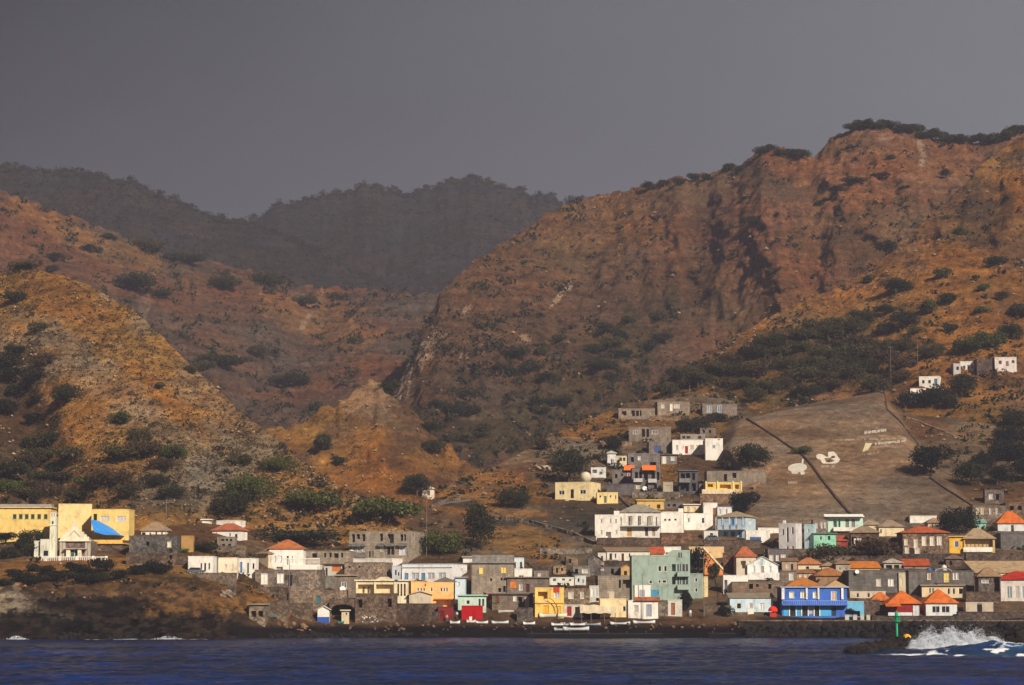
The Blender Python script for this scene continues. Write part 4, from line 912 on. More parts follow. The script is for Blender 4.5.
e, i = B('cream_harbour_house', 'long cream low house with parapet and one dark window on the front', 600, 628, 599, 617, (0.78, 0.62, 0.36), ('flat', (0.72, 0.62, 0.44)), ops=[W_(622.5, 606, 626, 611)], cat='house', depth=6)
e, i = B('white_shop', 'white two storey harbour shop with red tiled strip between its floors', 628, 658, 600.5, 618, WH, ('flat', None), ops=[W_(633.8, 605, 638.8, 612, (0.4, 0.37, 0.33)), Dr(646, 604.5, 651.5, 616.5, (0.30, 0.33, 0.4))], cat='shop', depth=6, yaw=0)
q = MB(); a, b = lx(i, 634), lx(i, 660); q.poly([(a, -.5, i['H'] - .1), (b, -.5, i['H'] - .1), (b, .9, i['H'] + .75), (a, .9, i['H'] + .75)]); q.poly([(a, .9, i['H'] + .75), (b, .9, i['H'] + .75), (b, .9, i['H'] - .1), (a, .9, i['H'] - .1)]); q.poly([(a, .9, i['H'] - .12), (b, .9, i['H'] - .12), (b, -.5, i['H'] - .12), (a, -.5, i['H'] - .12)]); q.build('tiled_strip', tile((0.42, 0.13, 0.05)), e)
q = MB(); q.box(lx(i, 635), .92, i['H'] + .07, lx(i, 651), 5.9, lz(i, 585.5)); uf = q.build('upper_floor', plaster(WH), e)
q = MB(); q.box(lx(i, 640), .84, lz(i, 596.5), lx(i, 645.3), .918, lz(i, 590)); q.build('window', plain((0.32, 0.36, 0.42)), uf)
q = MB(); q.box(lx(i, 651) + .01, 1.2, i['H'] + .07, lx(i, 659.5), 5.5, lz(i, 590)); q.build('blue_room', plaster((0.07, 0.28, 0.45)), e)
# grey green building
e, i = B('green_grey_building', 'large grey green four storey building with dark balcony doors', 632, 676, 556, 603, (0.31, 0.40, 0.355), ('flat', None), cat='building', depth=10, yaw=0, dY=2, ops=[W_(658, 566, 661.6, 571.5), W_(663.8, 566, 667.2, 571.5), Ho(672, 564.5, 675.8, 571.5), W_(649, 580.5, 652.5, 583.5), W_(658, 580, 661, 583), W_(662, 580, 666.5, 583), Ho(672, 577, 675.5, 584.5)])
q = MB()
q.box(lx(i, 676), 0, -4, lx(i, 690), 9, lz(i, 550.5)); q.prism([(lx(i, 664), lz(i, 556)), (lx(i, 676), lz(i, 556)), (lx(i, 676), lz(i, 550.5)), (lx(i, 673), lz(i, 550.5))], .05, 1.0); uw = q.build('stair_wing', i['mat'], e)
for (a, b_, c, d_) in ((678.5, 553, 682, 558), (677.5, 564.5, 681, 571.5), (682.5, 564.5, 688, 571.5), (677.5, 577, 681, 584.5), (682.5, 577, 688, 584.5)):
    q = MB(); q.box(lx(i, a), -.05, lz(i, d_), lx(i, c), -.004, lz(i, b_)); wf = q.build('window', plain((0.05, 0.06, 0.06)), uw)
    q = MB(); q.box(lx(i, (a + c) / 2) - .06, -.1, lz(i, d_), lx(i, (a + c) / 2) + .06, -.052, lz(i, b_)); q.build('frame', plain((0.5, 0.52, 0.5)), wf)
for y in (576, 589): balcony(e, i, 677, 689, y, y - 4, (0.33, 0.42, 0.38), depth=1.2, solid=True)
e2, i2 = B('green_grey_annex', 'lower grey green annex stepping down right of the tall grey green building', 690.5, 703, 574, 612, (0.27, 0.34, 0.31), ('flat', None), ops=[W_(695, 578, 698, 582), W_(695, 588, 698, 592)], cat='annex', depth=8, Y=527)
B('cream_pier_house', 'thin cream house beside the steep dark lane', 698, 708, 577, 600, (0.72, 0.58, 0.34), ('flat', None), ops=[W_(700, 581, 702, 586, (0.2, 0.2, 0.18))], cat='house', depth=4, dY=4)
B('white_yard_gate', 'white yard wall with brown gate right of the white shop', 668, 682, 600, 616, (0.62, 0.60, 0.55), ('flat', None), ops=[Dr(671, 603, 675, 615, (0.3, 0.12, 0.05))], cat='wall', depth=2)
e, i = B('row_house', 'long low white row house with tan roof and dark brown doors', 607, 650, 551.5, 562, (0.70, 0.66, 0.58), ('shed', 4.5, TANR), ops=[Dr(609.5, 553.5, 612, 561), Dr(621.5, 553.5, 624, 561, (0.1, 0.02, 0.02)), W_(614.5, 553.5, 616.5, 558), W_(628.5, 553, 630.5, 557)], cat='house', dY=2)
B('tiny_yellow_house', 'tiny yellow house with bright red roof on top of the grey green building edge', 651, 664, 554, 560, (0.78, 0.48, 0.1), ('shed', 7, (0.58, 0.12, 0.05)), cat='house', dY=3, depth=4)
B('white_slope_house', 'plain white house behind the stair wing of the grey green building', 664, 681, 547, 558, WH, ('flat', None), ops=[W_(665.5, 552, 668.5, 554.5)], cat='house', dY=4)
# white complex on the middle terrace
e, i = B('white_villa', 'white two storey villa with small windows at the left end of the white row', 595, 620, 515, 539.5, WH, ('flat', None), ops=[W_(600.5, 519, 602.5, 523, (0.35, 0.33, 0.3)), W_(609.5, 519, 611.5, 523, (0.35, 0.33, 0.3)), W_(600.5, 530, 602.5, 534.5, (0.35, 0.33, 0.3)), Ho(606, 532, 611, 539), W_(614.5, 519, 617, 523, (0.4, 0.38, 0.36)), W_(615, 530, 617.5, 534, (0.5, 0.4, 0.25))], cat='villa', yaw=2)
q = MB(); q.box(lx(i, 614), -.1, i['H'] - .3, lx(i, 619.5), 3, lz(i, 511)); q.build('chimney', plaster(WH), e)
e, i = B('balcony_house', 'white house with full width upper balcony and grey hipped roof', 620, 660.5, 512.5, 537, (0.70, 0.67, 0.62), ('hip', 8, (0.36, 0.32, 0.26)), ops=[Dr(628, 516, 632.5, 525, (0.30, 0.27, 0.2)), Dr(638, 516, 641, 525, (0.2, 0.2, 0.18)), Dr(648, 516, 652.5, 525, (0.30, 0.27, 0.2)), Dr(627, 528, 631.5, 536.5, (0.5, 0.30, 0.08)), Dr(645, 527.5, 648, 536, (0.08, 0.06, 0.05)), Dr(652, 528, 655, 536, (0.4, 0.3, 0.2))], cat='house', yaw=0, depth=8)
balcony(e, i, 615.5, 660.5, 526, 522.3, (0.34, 0.34, 0.35), rail=('pl', (0.4, 0.4, 0.42)), depth=1.6, posts=6, ytop=513, pcol=(0.6, 0.58, 0.54))
e, i = B('plain_white_block', 'tall plain white block with three tiny windows in a line', 661, 683.5, 512, 533.5, WH, ('flat', None), ops=[W_(663.8, 518.6, 666.8, 520.8), W_(668, 518.6, 671, 520.8), W_(674, 518.4, 677, 520.4)], cat='house', yaw=2)
q = MB(); q.box(lx(i, 678.5), .2, i['H'], i['W'], 3, i['H'] + .9); q.build('chimney', plaster(WH), e)
B('white_row_block', 'lower white block with two small windows right of the plain white block', 684, 713, 513.5, 530, WH, ('flat', None), ops=[W_(687.5, 518, 690, 522, (0.2, 0.24, 0.3)), Dr(702, 518, 704.2, 523, (0.03, 0.03, 0.08))], cat='house', yaw=-2)
B('retaining_bank', 'reddish brown retaining wall under the white row', 661, 692, 533, 543, ('st', (0.20, 0.11, 0.07)), ('flat', None), cat='wall', depth=3)
B('cream_upper_house', 'cream upper storey with three ochre shutters on the white row', 684, 704, 505, 514.5, (0.70, 0.60, 0.42), ('slab', (0.75, 0.68, 0.54)), ops=[W_(686.5, 507, 690, 512, (0.5, 0.38, 0.2)), W_(693, 507, 696.5, 512, (0.6, 0.42, 0.14)), W_(699, 507, 702, 512, (0.6, 0.42, 0.14))], cat='house', dY=3)
B('white_corner_house', 'tall bright white house behind the lane, left of the verandah house', 703.5, 717.5, 503, 517, WH, ('flat', None), ops=[Dr(713, 508, 716, 516, (0.25, 0.1, 0.04))], cat='house', dY=3)
B('blue_trim_house', 'white house with dark blue roof edge and two tall windows', 717.5, 732, 506.5, 518, (0.74, 0.74, 0.74), ('flat', (0.12, 0.14, 0.3)), ops=[W_(719, 509, 721, 514, (0.45, 0.48, 0.5)), W_(725.5, 509, 727.5, 515, (0.25, 0.3, 0.33))], cat='house', dY=3)
B('yellow_terrace_house', 'ochre yellow flat roofed house above the balcony house', 637, 664, 500.5, 512, (0.62, 0.42, 0.14), ('slab', (0.78, 0.50, 0.12)), ops=[Ho(657, 504.5, 660.5, 508.5), W_(641, 504.5, 643.5, 506.5), W_(648, 504.5, 650.5, 506.5)], cat='house', dY=3)
B('grey_purple_store', 'dim grey purple store right of the ochre flat roofed house', 664, 684, 502, 512, ('bk', (0.17, 0.15, 0.15)), ('flat', None), ops=[Ho(668, 504, 670, 506.5), Ho(673, 504, 676, 506.5)], cat='storehouse', dY=5)  # walls in one dark grey purple block colour
e, i = B('verandah_house', 'white and blue house with shaded verandah and tan hipped roof', 719, 745.5, 517, 538, (0.45, 0.58, 0.68), ('hip', 6, (0.45, 0.33, 0.21)), side=13, ops=[Dr(722, 519.5, 724.5, 526, (0.25, 0.35, 0.5)), Dr(732, 519, 735, 526, (0.04, 0.2, 0.5)), Dr(741, 519, 743.5, 526, (0.3, 0.35, 0.5)), Dr(724.5, 531.5, 728.5, 537.5, (0.02, 0.2, 0.6)), Dr(731.5, 531.5, 735.5, 537.5, (0.02, 0.14, 0.4)), Dr(739, 531.5, 742, 537.5, (0.03, 0.1, 0.3))], sops=[W_(750, 519.5, 753, 524, (0.5, 0.5, 0.52))], cat='house')
balcony(e, i, 719, 745.5, 529, 525, (0.5, 0.55, 0.6), depth=1.6, posts=5, ytop=517.5, pcol=(0.6, 0.66, 0.7))
e, i = B('white_yard_wall', 'white yard wall with blue base right of the verandah house', 746, 770, 530.5, 541, WH, ('flat', None), cat='wall', depth=3, yaw=0, dY=-2)
q = MB(); q.box(lx(i, 750), -.08, -.4, lx(i, 761), -.003, lz(i, 537)); q.build('blue_base', plaster((0.04, 0.12, 0.32)), e)
B('white_low_shed', 'white low shed on the lane left of the verandah house', 704, 718, 531, 539, (0.68, 0.66, 0.6), ('flat', None), ops=[Ho(710, 533, 713, 538)], cat='shed', depth=4)
B('white_lane_wall', 'long thin white lane wall between the verandah house and the tall white house', 758, 780, 528, 534, WH, ('flat', None), cat='wall', depth=2, dY=2)
e, i = B('tall_white_house', 'tall white house with long narrow windows and bright right flank', 780, 796, 523.5, 552, (0.62, 0.60, 0.62), ('flat', None), side=8, ops=[W_(783, 529, 785, 535), W_(787, 527, 789.5, 542), W_(792, 527, 794, 534), W_(787, 546, 789, 549), W_(792, 546, 794, 549)], cat='house')
q = MB(); q.box(1, .3, i['H'], 1.6, .9, i['H'] + .8); q.build('chimney', plaster(WH), e)
e, i = B('pale_blue_house', 'pale blue narrow house in shade left of the mint green house', 805, 813.5, 524.5, 549, (0.42, 0.56, 0.62), ('flat', None), side=4, ops=[W_(808, 529, 810, 532, (0.3, 0.4, 0.45)), W_(808.5, 536, 811, 541, (0.1, 0.3, 0.33))], cat='house')
B('mint_green_house', 'bright mint green house with one dark window', 814, 836, 534, 549, (0.28, 0.62, 0.45), ('slab', (0.12, 0.2, 0.16)), ops=[W_(819.5, 536, 822.5, 540, (0.02, 0.12, 0.1)), Ho(828, 536, 830.5, 540)], cat='house')
B('grey_ruin', 'grey ruin wall with pale arches behind the mint green house', 813, 828, 520, 534, ('st', (0.24, 0.21, 0.18)), ('flat', None), ops=[W_(815.5, 523, 818, 528, (0.55, 0.5, 0.45)), W_(821, 522, 823, 528, (0.5, 0.45, 0.4)), W_(824.5, 522, 826.5, 528, (0.5, 0.45, 0.4))], cat='ruin', dY=2, depth=3)
e, i = B('mint_balcony_house', 'white and mint house with long upper balcony right below the concrete slope', 828, 863, 517, 532, (0.52, 0.70, 0.62), ('slab', (0.78, 0.78, 0.72)), ops=[Ho(833.5, 519, 837, 527), Ho(838.5, 519, 840.5, 527), Dr(845.5, 519, 849, 528, (0.2, 0.18, 0.14)), Dr(851.5, 519, 855, 528, (0.25, 0.2, 0.2))], cat='house')
balcony(e, i, 833, 857, 530.5, 527.5, WH, depth=1.2, solid=True); canopy(e, i, 824, 863, 514.5, 517, WH, name='balcony_roof')
B('red_roof_cottage', 'dark cottage with dull red roof and red side wall in the gully', 829, 848, 541, 550, (0.22, 0.10, 0.07), ('shed', 5.5, (0.48, 0.11, 0.06)), ops=[Dr(841, 542, 847, 549, (0.35, 0.02, 0.02))], cat='cottage', dY=2)
e, i = B('brown_hip_house', 'dark brown stone house with wide tan hipped roof and washing at the front', 851, 879, 533, 550, ('st', (0.13, 0.085, 0.06)), ('hip', 7, (0.34, 0.24, 0.16)), side=0, ops=[Ho(852, 537, 856, 544), Ho(866, 537, 870, 545)], cat='house')
q = MB()
for k, a in enumerate((854, 857, 859.5)): q.box(lx(i, a), -.4 - .02 * k, lz(i, 547 - k), lx(i, a + 2), -.36 - .02 * k, lz(i, 538.5))
q.build('washing', plaster((0.7, 0.66, 0.66)), e)
B('cream_hip_house', 'cream house with tan hipped roof and a pole in front', 879, 904, 527, 536, (0.74, 0.62, 0.42), ('hip', 6.5, (0.36, 0.26, 0.18)), ops=[W_(880, 529, 882, 533)], cat='house')
B('tan_back_house', 'cream house with tan roof half hidden behind the brown hipped house', 862, 881, 525, 532, (0.64, 0.52, 0.34), ('hip', 5, (0.38, 0.29, 0.2)), cat='house', dY=4)
B('white_flat_house', 'long plain white flat roofed house below the concrete slope', 910, 936.5, 516, 526, WH, ('flat', None), ops=[Ho(913, 523, 919, 526), Ho(922, 523, 926, 526)], cat='house', dY=3)
B('arched_house', 'brown stone house with long red tiled roof and pale arched shutters', 903, 949, 533, 554, ('st', (0.19, 0.13, 0.09)), ('hip', 6.5, (0.55, 0.12, 0.04)), ops=[W_(904.5, 539, 908, 545, (0.6, 0.5, 0.4)), W_(914, 539, 918, 548, (0.6, 0.52, 0.42)), W_(922, 536.5, 926.5, 545.5, (0.66, 0.56, 0.46)), W_(930, 536.5, 934.5, 545.5, (0.66, 0.56, 0.46)), W_(937, 536.5, 942, 545, (0.66, 0.56, 0.46)), W_(905, 547, 909, 553, (0.55, 0.46, 0.38)), Dr(909.5, 548, 914, 554, (0.04, 0.01, 0.01)), W_(915, 548, 920, 553.5, (0.6, 0.5, 0.4))], cat='house', yaw=0)
B('ochre_house', 'ochre yellow house with one blue window between arched house and porch', 949.5, 965, 537, 552, (0.74, 0.44, 0.06), ('slab', (0.7, 0.45, 0.1)), ops=[W_(954.5, 541, 959, 547, (0.08, 0.14, 0.25))], cat='house', dY=-1)
e, i = B('porch_house', 'house with wide tan hipped roof, deep dark porch and white front wall', 964, 995, 539, 553, (0.5, 0.36, 0.16), ('hip', 10.5, (0.42, 0.30, 0.19)), ops=[Ho(965, 539.6, 993, 547)], cat='house', yaw=0)
q = MB(); q.box(lx(i, 963), -.6, lz(i, 552), lx(i, 992), -.003, lz(i, 547.4)); q.build('porch_wall', plaster(WH), e); postrow(e, i, [971, 979, 987], 540, 547, (0.1, 0.1, 0.12), w=.14, d=.3)
B('yellow_side_house', 'small mustard house right of the porch house', 995.5, 1004.5, 536, 543, (0.68, 0.42, 0.08), ('flat', None), ops=[Ho(999, 538, 1001, 541)], cat='house', depth=4)
B('grey_garden_block', 'plain dark grey block at the right edge under the orange pyramid roof', 1001, 1040, 533, 549, ('bk', (0.16, 0.15, 0.15)), ('flat', None), cat='house')
B('orange_hip_house', 'white house with vivid orange pyramid roof at the right edge', 998, 1026, 523.5, 534, (0.66, 0.68, 0.70), ('hip', 12, ORR), ops=[Ho(1011, 525, 1014, 533)], cat='house', dY=3)
B('stone_ruin', 'grey stone house with tan windows behind the orange pyramid roof', 973, 1006, 506, 524, ('st', (0.20, 0.16, 0.13)), ('flat', None), ops=[W_(976.5, 508, 979.5, 514, (0.5, 0.38, 0.16)), W_(981, 508, 984, 514, (0.5, 0.38, 0.16)), W_(989.5, 508, 991.5, 514, (0.5, 0.4, 0.3)), W_(996, 508, 998, 514, (0.45, 0.4, 0.3))], cat='house', dY=4)
B('upper_stone_house', 'grey stone upper house with a pale opening on the slope at the right edge', 985, 1004, 490, 505, ('st', (0.17, 0.14, 0.13)), ('flat', None), ops=[W_(989, 494, 993, 499, (0.5, 0.47, 0.48)), Ho(996, 494, 999, 500)], cat='house', dY=2)
B('edge_stone_house', 'brown unfinished stone house cut by the right edge of the photo', 1006, 1045, 503, 522, ('st', (0.18, 0.12, 0.085)), ('flat', None), ops=[Ho(1010, 506, 1014, 510), Ho(1018, 506, 1022, 510)], cat='house', dY=2)
B('teal_shed', 'small pale teal roofed shed right of the dark round tree', 976, 986, 523, 528, (0.3, 0.52, 0.45), ('shed', 4, (0.25, 0.5, 0.42)), cat='shed', depth=3)
# --- right lower town
e, i = B('cream_red_house', 'cream house with faded red pyramid roof left of the white gable house', 736.5, 756, 557, 576, (0.60, 0.52, 0.42), ('hip', 10, (0.5, 0.14, 0.06)), ops=[Ho(741, 561, 746, 568), W_(749, 561, 752, 566, (0.3, 0.25, 0.2))], cat='house')
e, i = B('gable_house', 'white gabled house with blue vertical trims and railed terrace', 747.5, 778, 565, 577, (0.80, 0.80, 0.80), ('gablef', 8, (0.78, 0.78, 0.78)), ops=[W_(753, 566, 755.5, 572, PALEB), W_(769, 566, 771.5, 572, PALEB), Dr(761, 566, 764, 576, (0.3, 0.26, 0.22))], cat='house', yaw=0)
q = MB(); q.box(lx(i, 761), -.08, lz(i, 565), lx(i, 763.5), -.003, lz(i, 559)); q.build('blue_trim', plain((0.3, 0.5, 0.62)), e)
q = MB(); q.box(lx(i, 747), -2.6, -3, lx(i, 782), -.4, .1); q.box(lx(i, 747), -2.6, .1, lx(i, 782), -2.45, 1.0); q.build('terrace', plaster((0.78, 0.78, 0.78)), e)
B('white_l_wall', 'white portal wall with open doorway at the top of the lane', 723.5, 748, 575.5, 594, (0.76, 0.74, 0.72), ('flat', None), ops=[Ho(724.5, 580, 727.5, 593)], cat='wall', depth=4, yaw=0)
B('corrugated_house', 'brown stone house with small openings under the white terrace', 732, 782, 582, 597, ('bk', (0.24, 0.17, 0.12)), ('flat', None), ops=[Ho(749, 584, 753, 589), Ho(756, 583, 758.5, 587), Ho(768, 583, 771, 589)], cat='house')
e, i = B('light_blue_cottage', 'long light blue cottage with white trims on a brown stone base', 730, 773, 598, 612, (0.55, 0.69, 0.78), ('shed', 4.5, (0.36, 0.28, 0.21)), ops=[W_(736.5, 603, 741.5, 608.5), W_(749, 603, 753, 608, (0.45, 0.3, 0.3)), W_(759, 603, 764.5, 609.5, (0.66, 0.66, 0.66))], cat='cottage', yaw=0, depth=6)
q = MB(); q.box(lx(i, 735), -1, lz(i, 619), lx(i, 772), -.004, lz(i, 612)); q.build('stone_base', stone((0.17, 0.12, 0.09)), e)
q = MB(); q.box(lx(i, 747), -1.3, lz(i, 615), lx(i, 753), -1.004, lz(i, 609)); q.build('porch_wall', plaster(WH), e)
B('shutter_house', 'dark grey house with three pale doors behind the white gable house', 768, 788, 549, 563, ('bk', (0.15, 0.13, 0.14)), ('flat', None), ops=[W_(769.5, 555, 773.5, 560.5, (0.62, 0.56, 0.5)), W_(776, 555, 779, 560.5, (0.55, 0.5, 0.46)), W_(781, 554.5, 786, 560.5, (0.62, 0.58, 0.55))], cat='house')
e, i = B('blue_house', 'vivid blue two storey house with white shutters and long balcony on the quay', 782, 847, 588, 616, BLU, ('slab', (0.35, 0.42, 0.6)), ops=[W_(789.5, 592, 794.5, 598, (0.72, 0.68, 0.5)), W_(800.5, 592, 806, 598, (0.72, 0.68, 0.5)), W_(813, 592, 818.8, 598, (0.72, 0.68, 0.5)), W_(831, 591.5, 836.5, 600, (0.55, 0.4, 0.3)), Dr(790, 604.8, 795, 616, (0.015, 0.03, 0.02)), Dr(802, 604.8, 807, 616, (0.015, 0.03, 0.02)), Dr(808.5, 606, 813, 614, (0.4, 0.42, 0.45)), Dr(814.5, 604.8, 818.8, 616, (0.015, 0.03, 0.02)), Dr(831.5, 604.8, 835.5, 616, (0.02, 0.04, 0.06))], cat='house', yaw=0, depth=9)
for a, b in ((783.5, 788.5), (796.5, 800.5), (819.8, 830.5)):
    q = MB(); q.box(lx(i, a), -.05, 0, lx(i, b), -.003, lz(i, 604.8)); q.build('blue_panel', plaster((0.08, 0.38, 0.72)), e)
for a in (788.9, 795.6, 801, 807.6, 813.4, 819):
    q = MB(); q.box(lx(i, a), -.12, 0, lx(i, a) + .22, -.055, lz(i, 604.8)); q.build('white_post', plaster(WH), e)
for a, b in ((781.8, 784.6), (805.8, 807.6), (817.5, 819.2), (841, 843.2)):
    q = MB(); q.box(lx(i, a), -.35, lz(i, 599.5), lx(i, b), -.06, lz(i, 588.4)); q.build('column', plaster(WH), e)
balcony(e, i, 782, 847, 604.6, 600.8, (0.1, 0.2, 0.55), rail=('pl', (0.30, 0.42, 0.72)), depth=1.5)
q = hiproof(lx(i, 789), 1.5, lx(i, 822), 8, i['H'] + .45, 1.9); q.build('roof', tile((0.52, 0.19, 0.04)), e)
q = MB(); q.prism([(lx(i, 826), i['H'] + .27), (lx(i, 848), i['H'] + .27), (lx(i, 836), lz(i, 580.5))], .5, 6); q.build('gable_roof', tile((0.6, 0.38, 0.18)), e)
B('sky_blue_annex', 'sky blue single storey annex with slanting top right of the vivid blue house', 847.5, 864, 601.5, 616.5, (0.16, 0.45, 0.70), ('flat', (0.3, 0.5, 0.6)), ops=[Ho(852, 611, 860, 616.5)], cat='annex', depth=6, yaw=0)
B('stone_yard', 'brown stone yard wall right of the sky blue annex', 858, 880, 600, 617, ('st', (0.13, 0.09, 0.07)), ('flat', None), cat='wall', depth=4, dY=2)
B('pale_hip_house', 'cream house with small orange pyramid roof behind the vivid blue house', 798, 821, 564.5, 571, (0.66, 0.56, 0.40), ('hip', 6.5, (0.52, 0.19, 0.07)), ops=[Ho(806, 566.5, 809, 569)], cat='house', dY=2)
B('tan_hip_cottage', 'low cottage with flat tan roof right of the small orange pyramid roof', 822, 836, 566, 571, (0.5, 0.36, 0.24), ('hip', 3.5, (0.38, 0.27, 0.18)), cat='cottage', dY=2)
B('gabled_row', 'brown row with three little white gables behind the vivid blue house', 797, 815, 573, 582, (0.34, 0.24, 0.17), ('shed', 3, (0.4, 0.18, 0.08)), ops=[W_(799.5, 574.5, 802, 579, (0.6, 0.55, 0.5)), W_(804.5, 574.5, 807, 579, (0.6, 0.55, 0.5)), W_(809.5, 574.5, 812, 579, (0.6, 0.55, 0.5))], cat='house')
B('rust_roof_house', 'house with rusty orange brown tiled roofs between blue house and grey block', 816, 847, 576, 587, (0.28, 0.17, 0.1), ('hip', 7.5, (0.42, 0.17, 0.06)), cat='house', dY=1)
B('grey_side_house', 'grey brown house with a white door left of the vivid blue house', 780, 797, 571, 588, ('bk', (0.22, 0.17, 0.14)), ('flat', None), ops=[W_(789, 573, 794, 580, (0.55, 0.52, 0.5))], cat='house')
B('orange_long_house', 'house with long flat bright orange tiled roof', 849, 880, 568, 573, (0.4, 0.3, 0.18), ('shed', 6.5, (0.74, 0.23, 0.04)), cat='house', dY=2)
e, i = B('dark_block_building', 'dark grey concrete building with two pale shutters', 849, 905, 570.5, 592, ('bk', (0.155, 0.145, 0.135)), ('flat', None), ops=[W_(876.5, 579, 881, 586, (0.6, 0.52, 0.42)), W_(888, 579, 893.8, 586, (0.70, 0.66, 0.62))], cat='building', yaw=0)
dish(e, i, 857, 572.5, .5)
B('white_base_wall', 'pale crumbling wall along the foot of the dark grey concrete building', 850, 886, 591.5, 598, (0.56, 0.48, 0.38), ('flat', None), ops=[Ho(857, 593, 859, 597), Ho(868, 593, 870, 597)], cat='wall', depth=3)
B('roof_pavilion', 'small white pavilion with pale shallow roof on the dark grey building', 884, 902, 563, 571, (0.45, 0.42, 0.4), ('hip', 4, (0.55, 0.46, 0.38)), ops=[Ho(886, 565, 892, 569.5), Ho(894, 565, 899, 569.5)], cat='pavilion', dY=3, depth=4)
B('pale_pillar_house', 'thin cream fronted house between the two dark grey buildings', 899, 909, 573, 592, (0.52, 0.46, 0.34), ('flat', None), ops=[W_(901, 578, 903, 586, (0.6, 0.5, 0.25))], cat='house', depth=4, dY=-1)
B('red_strip_house', 'house with long low red roof behind the arched grey building', 904, 929, 566, 571, (0.3, 0.2, 0.16), ('shed', 7, (0.52, 0.10, 0.03)), cat='house', dY=3)
e, i = B('arched_grey_building', 'wide dark grey building with arched dormer and yellow door in the middle', 909, 974, 571, 594, ('bk', (0.15, 0.138, 0.13)), ('flat', None), ops=[W_(927.5, 573.5, 931, 579.5, (0.5, 0.3, 0.15)), W_(953, 573, 955, 579.5, (0.62, 0.6, 0.58)), W_(956, 573, 958.5, 579.5, (0.62, 0.6, 0.58)), Dr(944, 573, 949.5, 582.5, (0.7, 0.55, 0.16))], cat='building', yaw=0)
q = MB(); cx_ = lx(i, 943.5); rr_ = 2.0; zc = i['H'] - .2
pts = [(cx_ + rr_ * math.cos(R(a)), zc + .9 * math.sin(R(a))) for a in range(0, 181, 20)] + [(cx_ + (rr_ - .25) * math.cos(R(a)), zc - .02 + .68 * math.sin(R(a))) for a in range(180, -1, -20)]
for k in range(9): q.prism([pts[k], pts[k + 1], pts[18 - k], pts[19 - k]], -.25, .3)
q.build('arch', plaster((0.3, 0.27, 0.25)), e)
balcony(e, i, 937, 951, 584, 580.5, ('bk', (0.2, 0.18, 0.17)), depth=1.0)
tank(e, i, 931, .6, 1.0, (0.04, 0.1, 0.3)); tank(e, i, 938, .55, .9, (0.04, 0.1, 0.3), y=2.6); tank(e, i, 946, .6, 1.6, (0.7, 0.68, 0.66), y=2)
B('cream_shop_row', 'cream shop row with dark windows behind the front orange roofs', 922, 966, 586, 598, (0.70, 0.56, 0.34), ('slab', (0.3, 0.25, 0.2)), ops=[W_(929, 588, 931, 593), W_(932, 588, 934, 593), W_(947, 588, 950, 594), W_(952, 588, 955, 594), W_(958, 588, 962, 594)], cat='shop', dY=1)
B('house', 'house with orange pyramid roof, smallest and leftmost of the three on the quay', 872, 891, 601, 612, (0.16, 0.09, 0.06), ('hip', 8, (0.66, 0.17, 0.035)), cat='house', dY=4, yaw=0)
e, i = B('kiosk', 'dark red front with white base under the middle orange pyramid roof on the quay', 889, 920, 604, 617.5, (0.25, 0.02, 0.02), ('hip', 13, ORR), ops=[Dr(913, 605, 919.5, 616.5, (0.55, 0.58, 0.6))], cat='house', yaw=0, depth=7)
q = MB(); q.box(-.2, -.3, -.6, lx(i, 912), -.003, lz(i, 612.5)); q.build('base_wall', plaster((0.62, 0.68, 0.72)), e)
q = MB(); a, b = lx(i, 885), lx(i, 900); q.poly([(a, -2, lz(i, 606.5)), (b, -2, lz(i, 606.5)), (b, 0, lz(i, 603.5)), (a, 0, lz(i, 603.5))]); q.poly([(a, 0, lz(i, 603.8)), (b, 0, lz(i, 603.8)), (b, -2, lz(i, 606.8)), (a, -2, lz(i, 606.8))]); q.build('porch_roof', tile(ORR), e)
e, i = B('house', 'white walled house with gridded windows under the right orange pyramid roof on the quay', 926, 957, 603.5, 616, (0.66, 0.68, 0.68), ('hip', 14, ORR), ops=[W_(932, 606, 940, 612.3, DKW, (0.7, 0.7, 0.7)), W_(941.5, 606, 949.8, 612.3, DKW, (0.7, 0.7, 0.7))], cat='house', yaw=0, depth=7)
B('pale_low_house', 'pale low house with dark double door right of the orange roofs', 966, 993, 602.5, 613, (0.52, 0.45, 0.36), ('flat', None), ops=[Dr(977, 603.5, 982, 612.5, (0.02, 0.015, 0.015))], cat='house')
B('tan_long_building', 'long building with wide tan roof at the right edge', 976, 1050, 573, 583, (0.62, 0.50, 0.34), ('shed', 12, (0.55, 0.38, 0.22)), ops=[W_(1012, 576, 1015, 579)], cat='building', dY=3)
B('brown_hip_cottage', 'cottage with brown hipped roof over a curved dim front', 979, 1001, 577, 602, ('st', (0.14, 0.115, 0.10)), ('hip', 9, (0.33, 0.21, 0.12)), ops=[W_(982, 580, 989, 583, (0.3, 0.34, 0.4)), Ho(994, 578, 1000, 600)], cat='cottage')
e, i = B('edge_red_house', 'white and teal windowed house with dark red roof cut by the right edge', 1000, 1045, 580, 601, (0.62, 0.56, 0.52), ('hip', 8, (0.5, 0.03, 0.015)), ops=[W_(1007, 586, 1012.5, 598, (0.16, 0.24, 0.26)), W_(1015, 586, 1020, 598, (0.4, 0.38, 0.38)), W_(1022, 586, 1027, 598, (0.2, 0.3, 0.3))], cat='house', yaw=0)
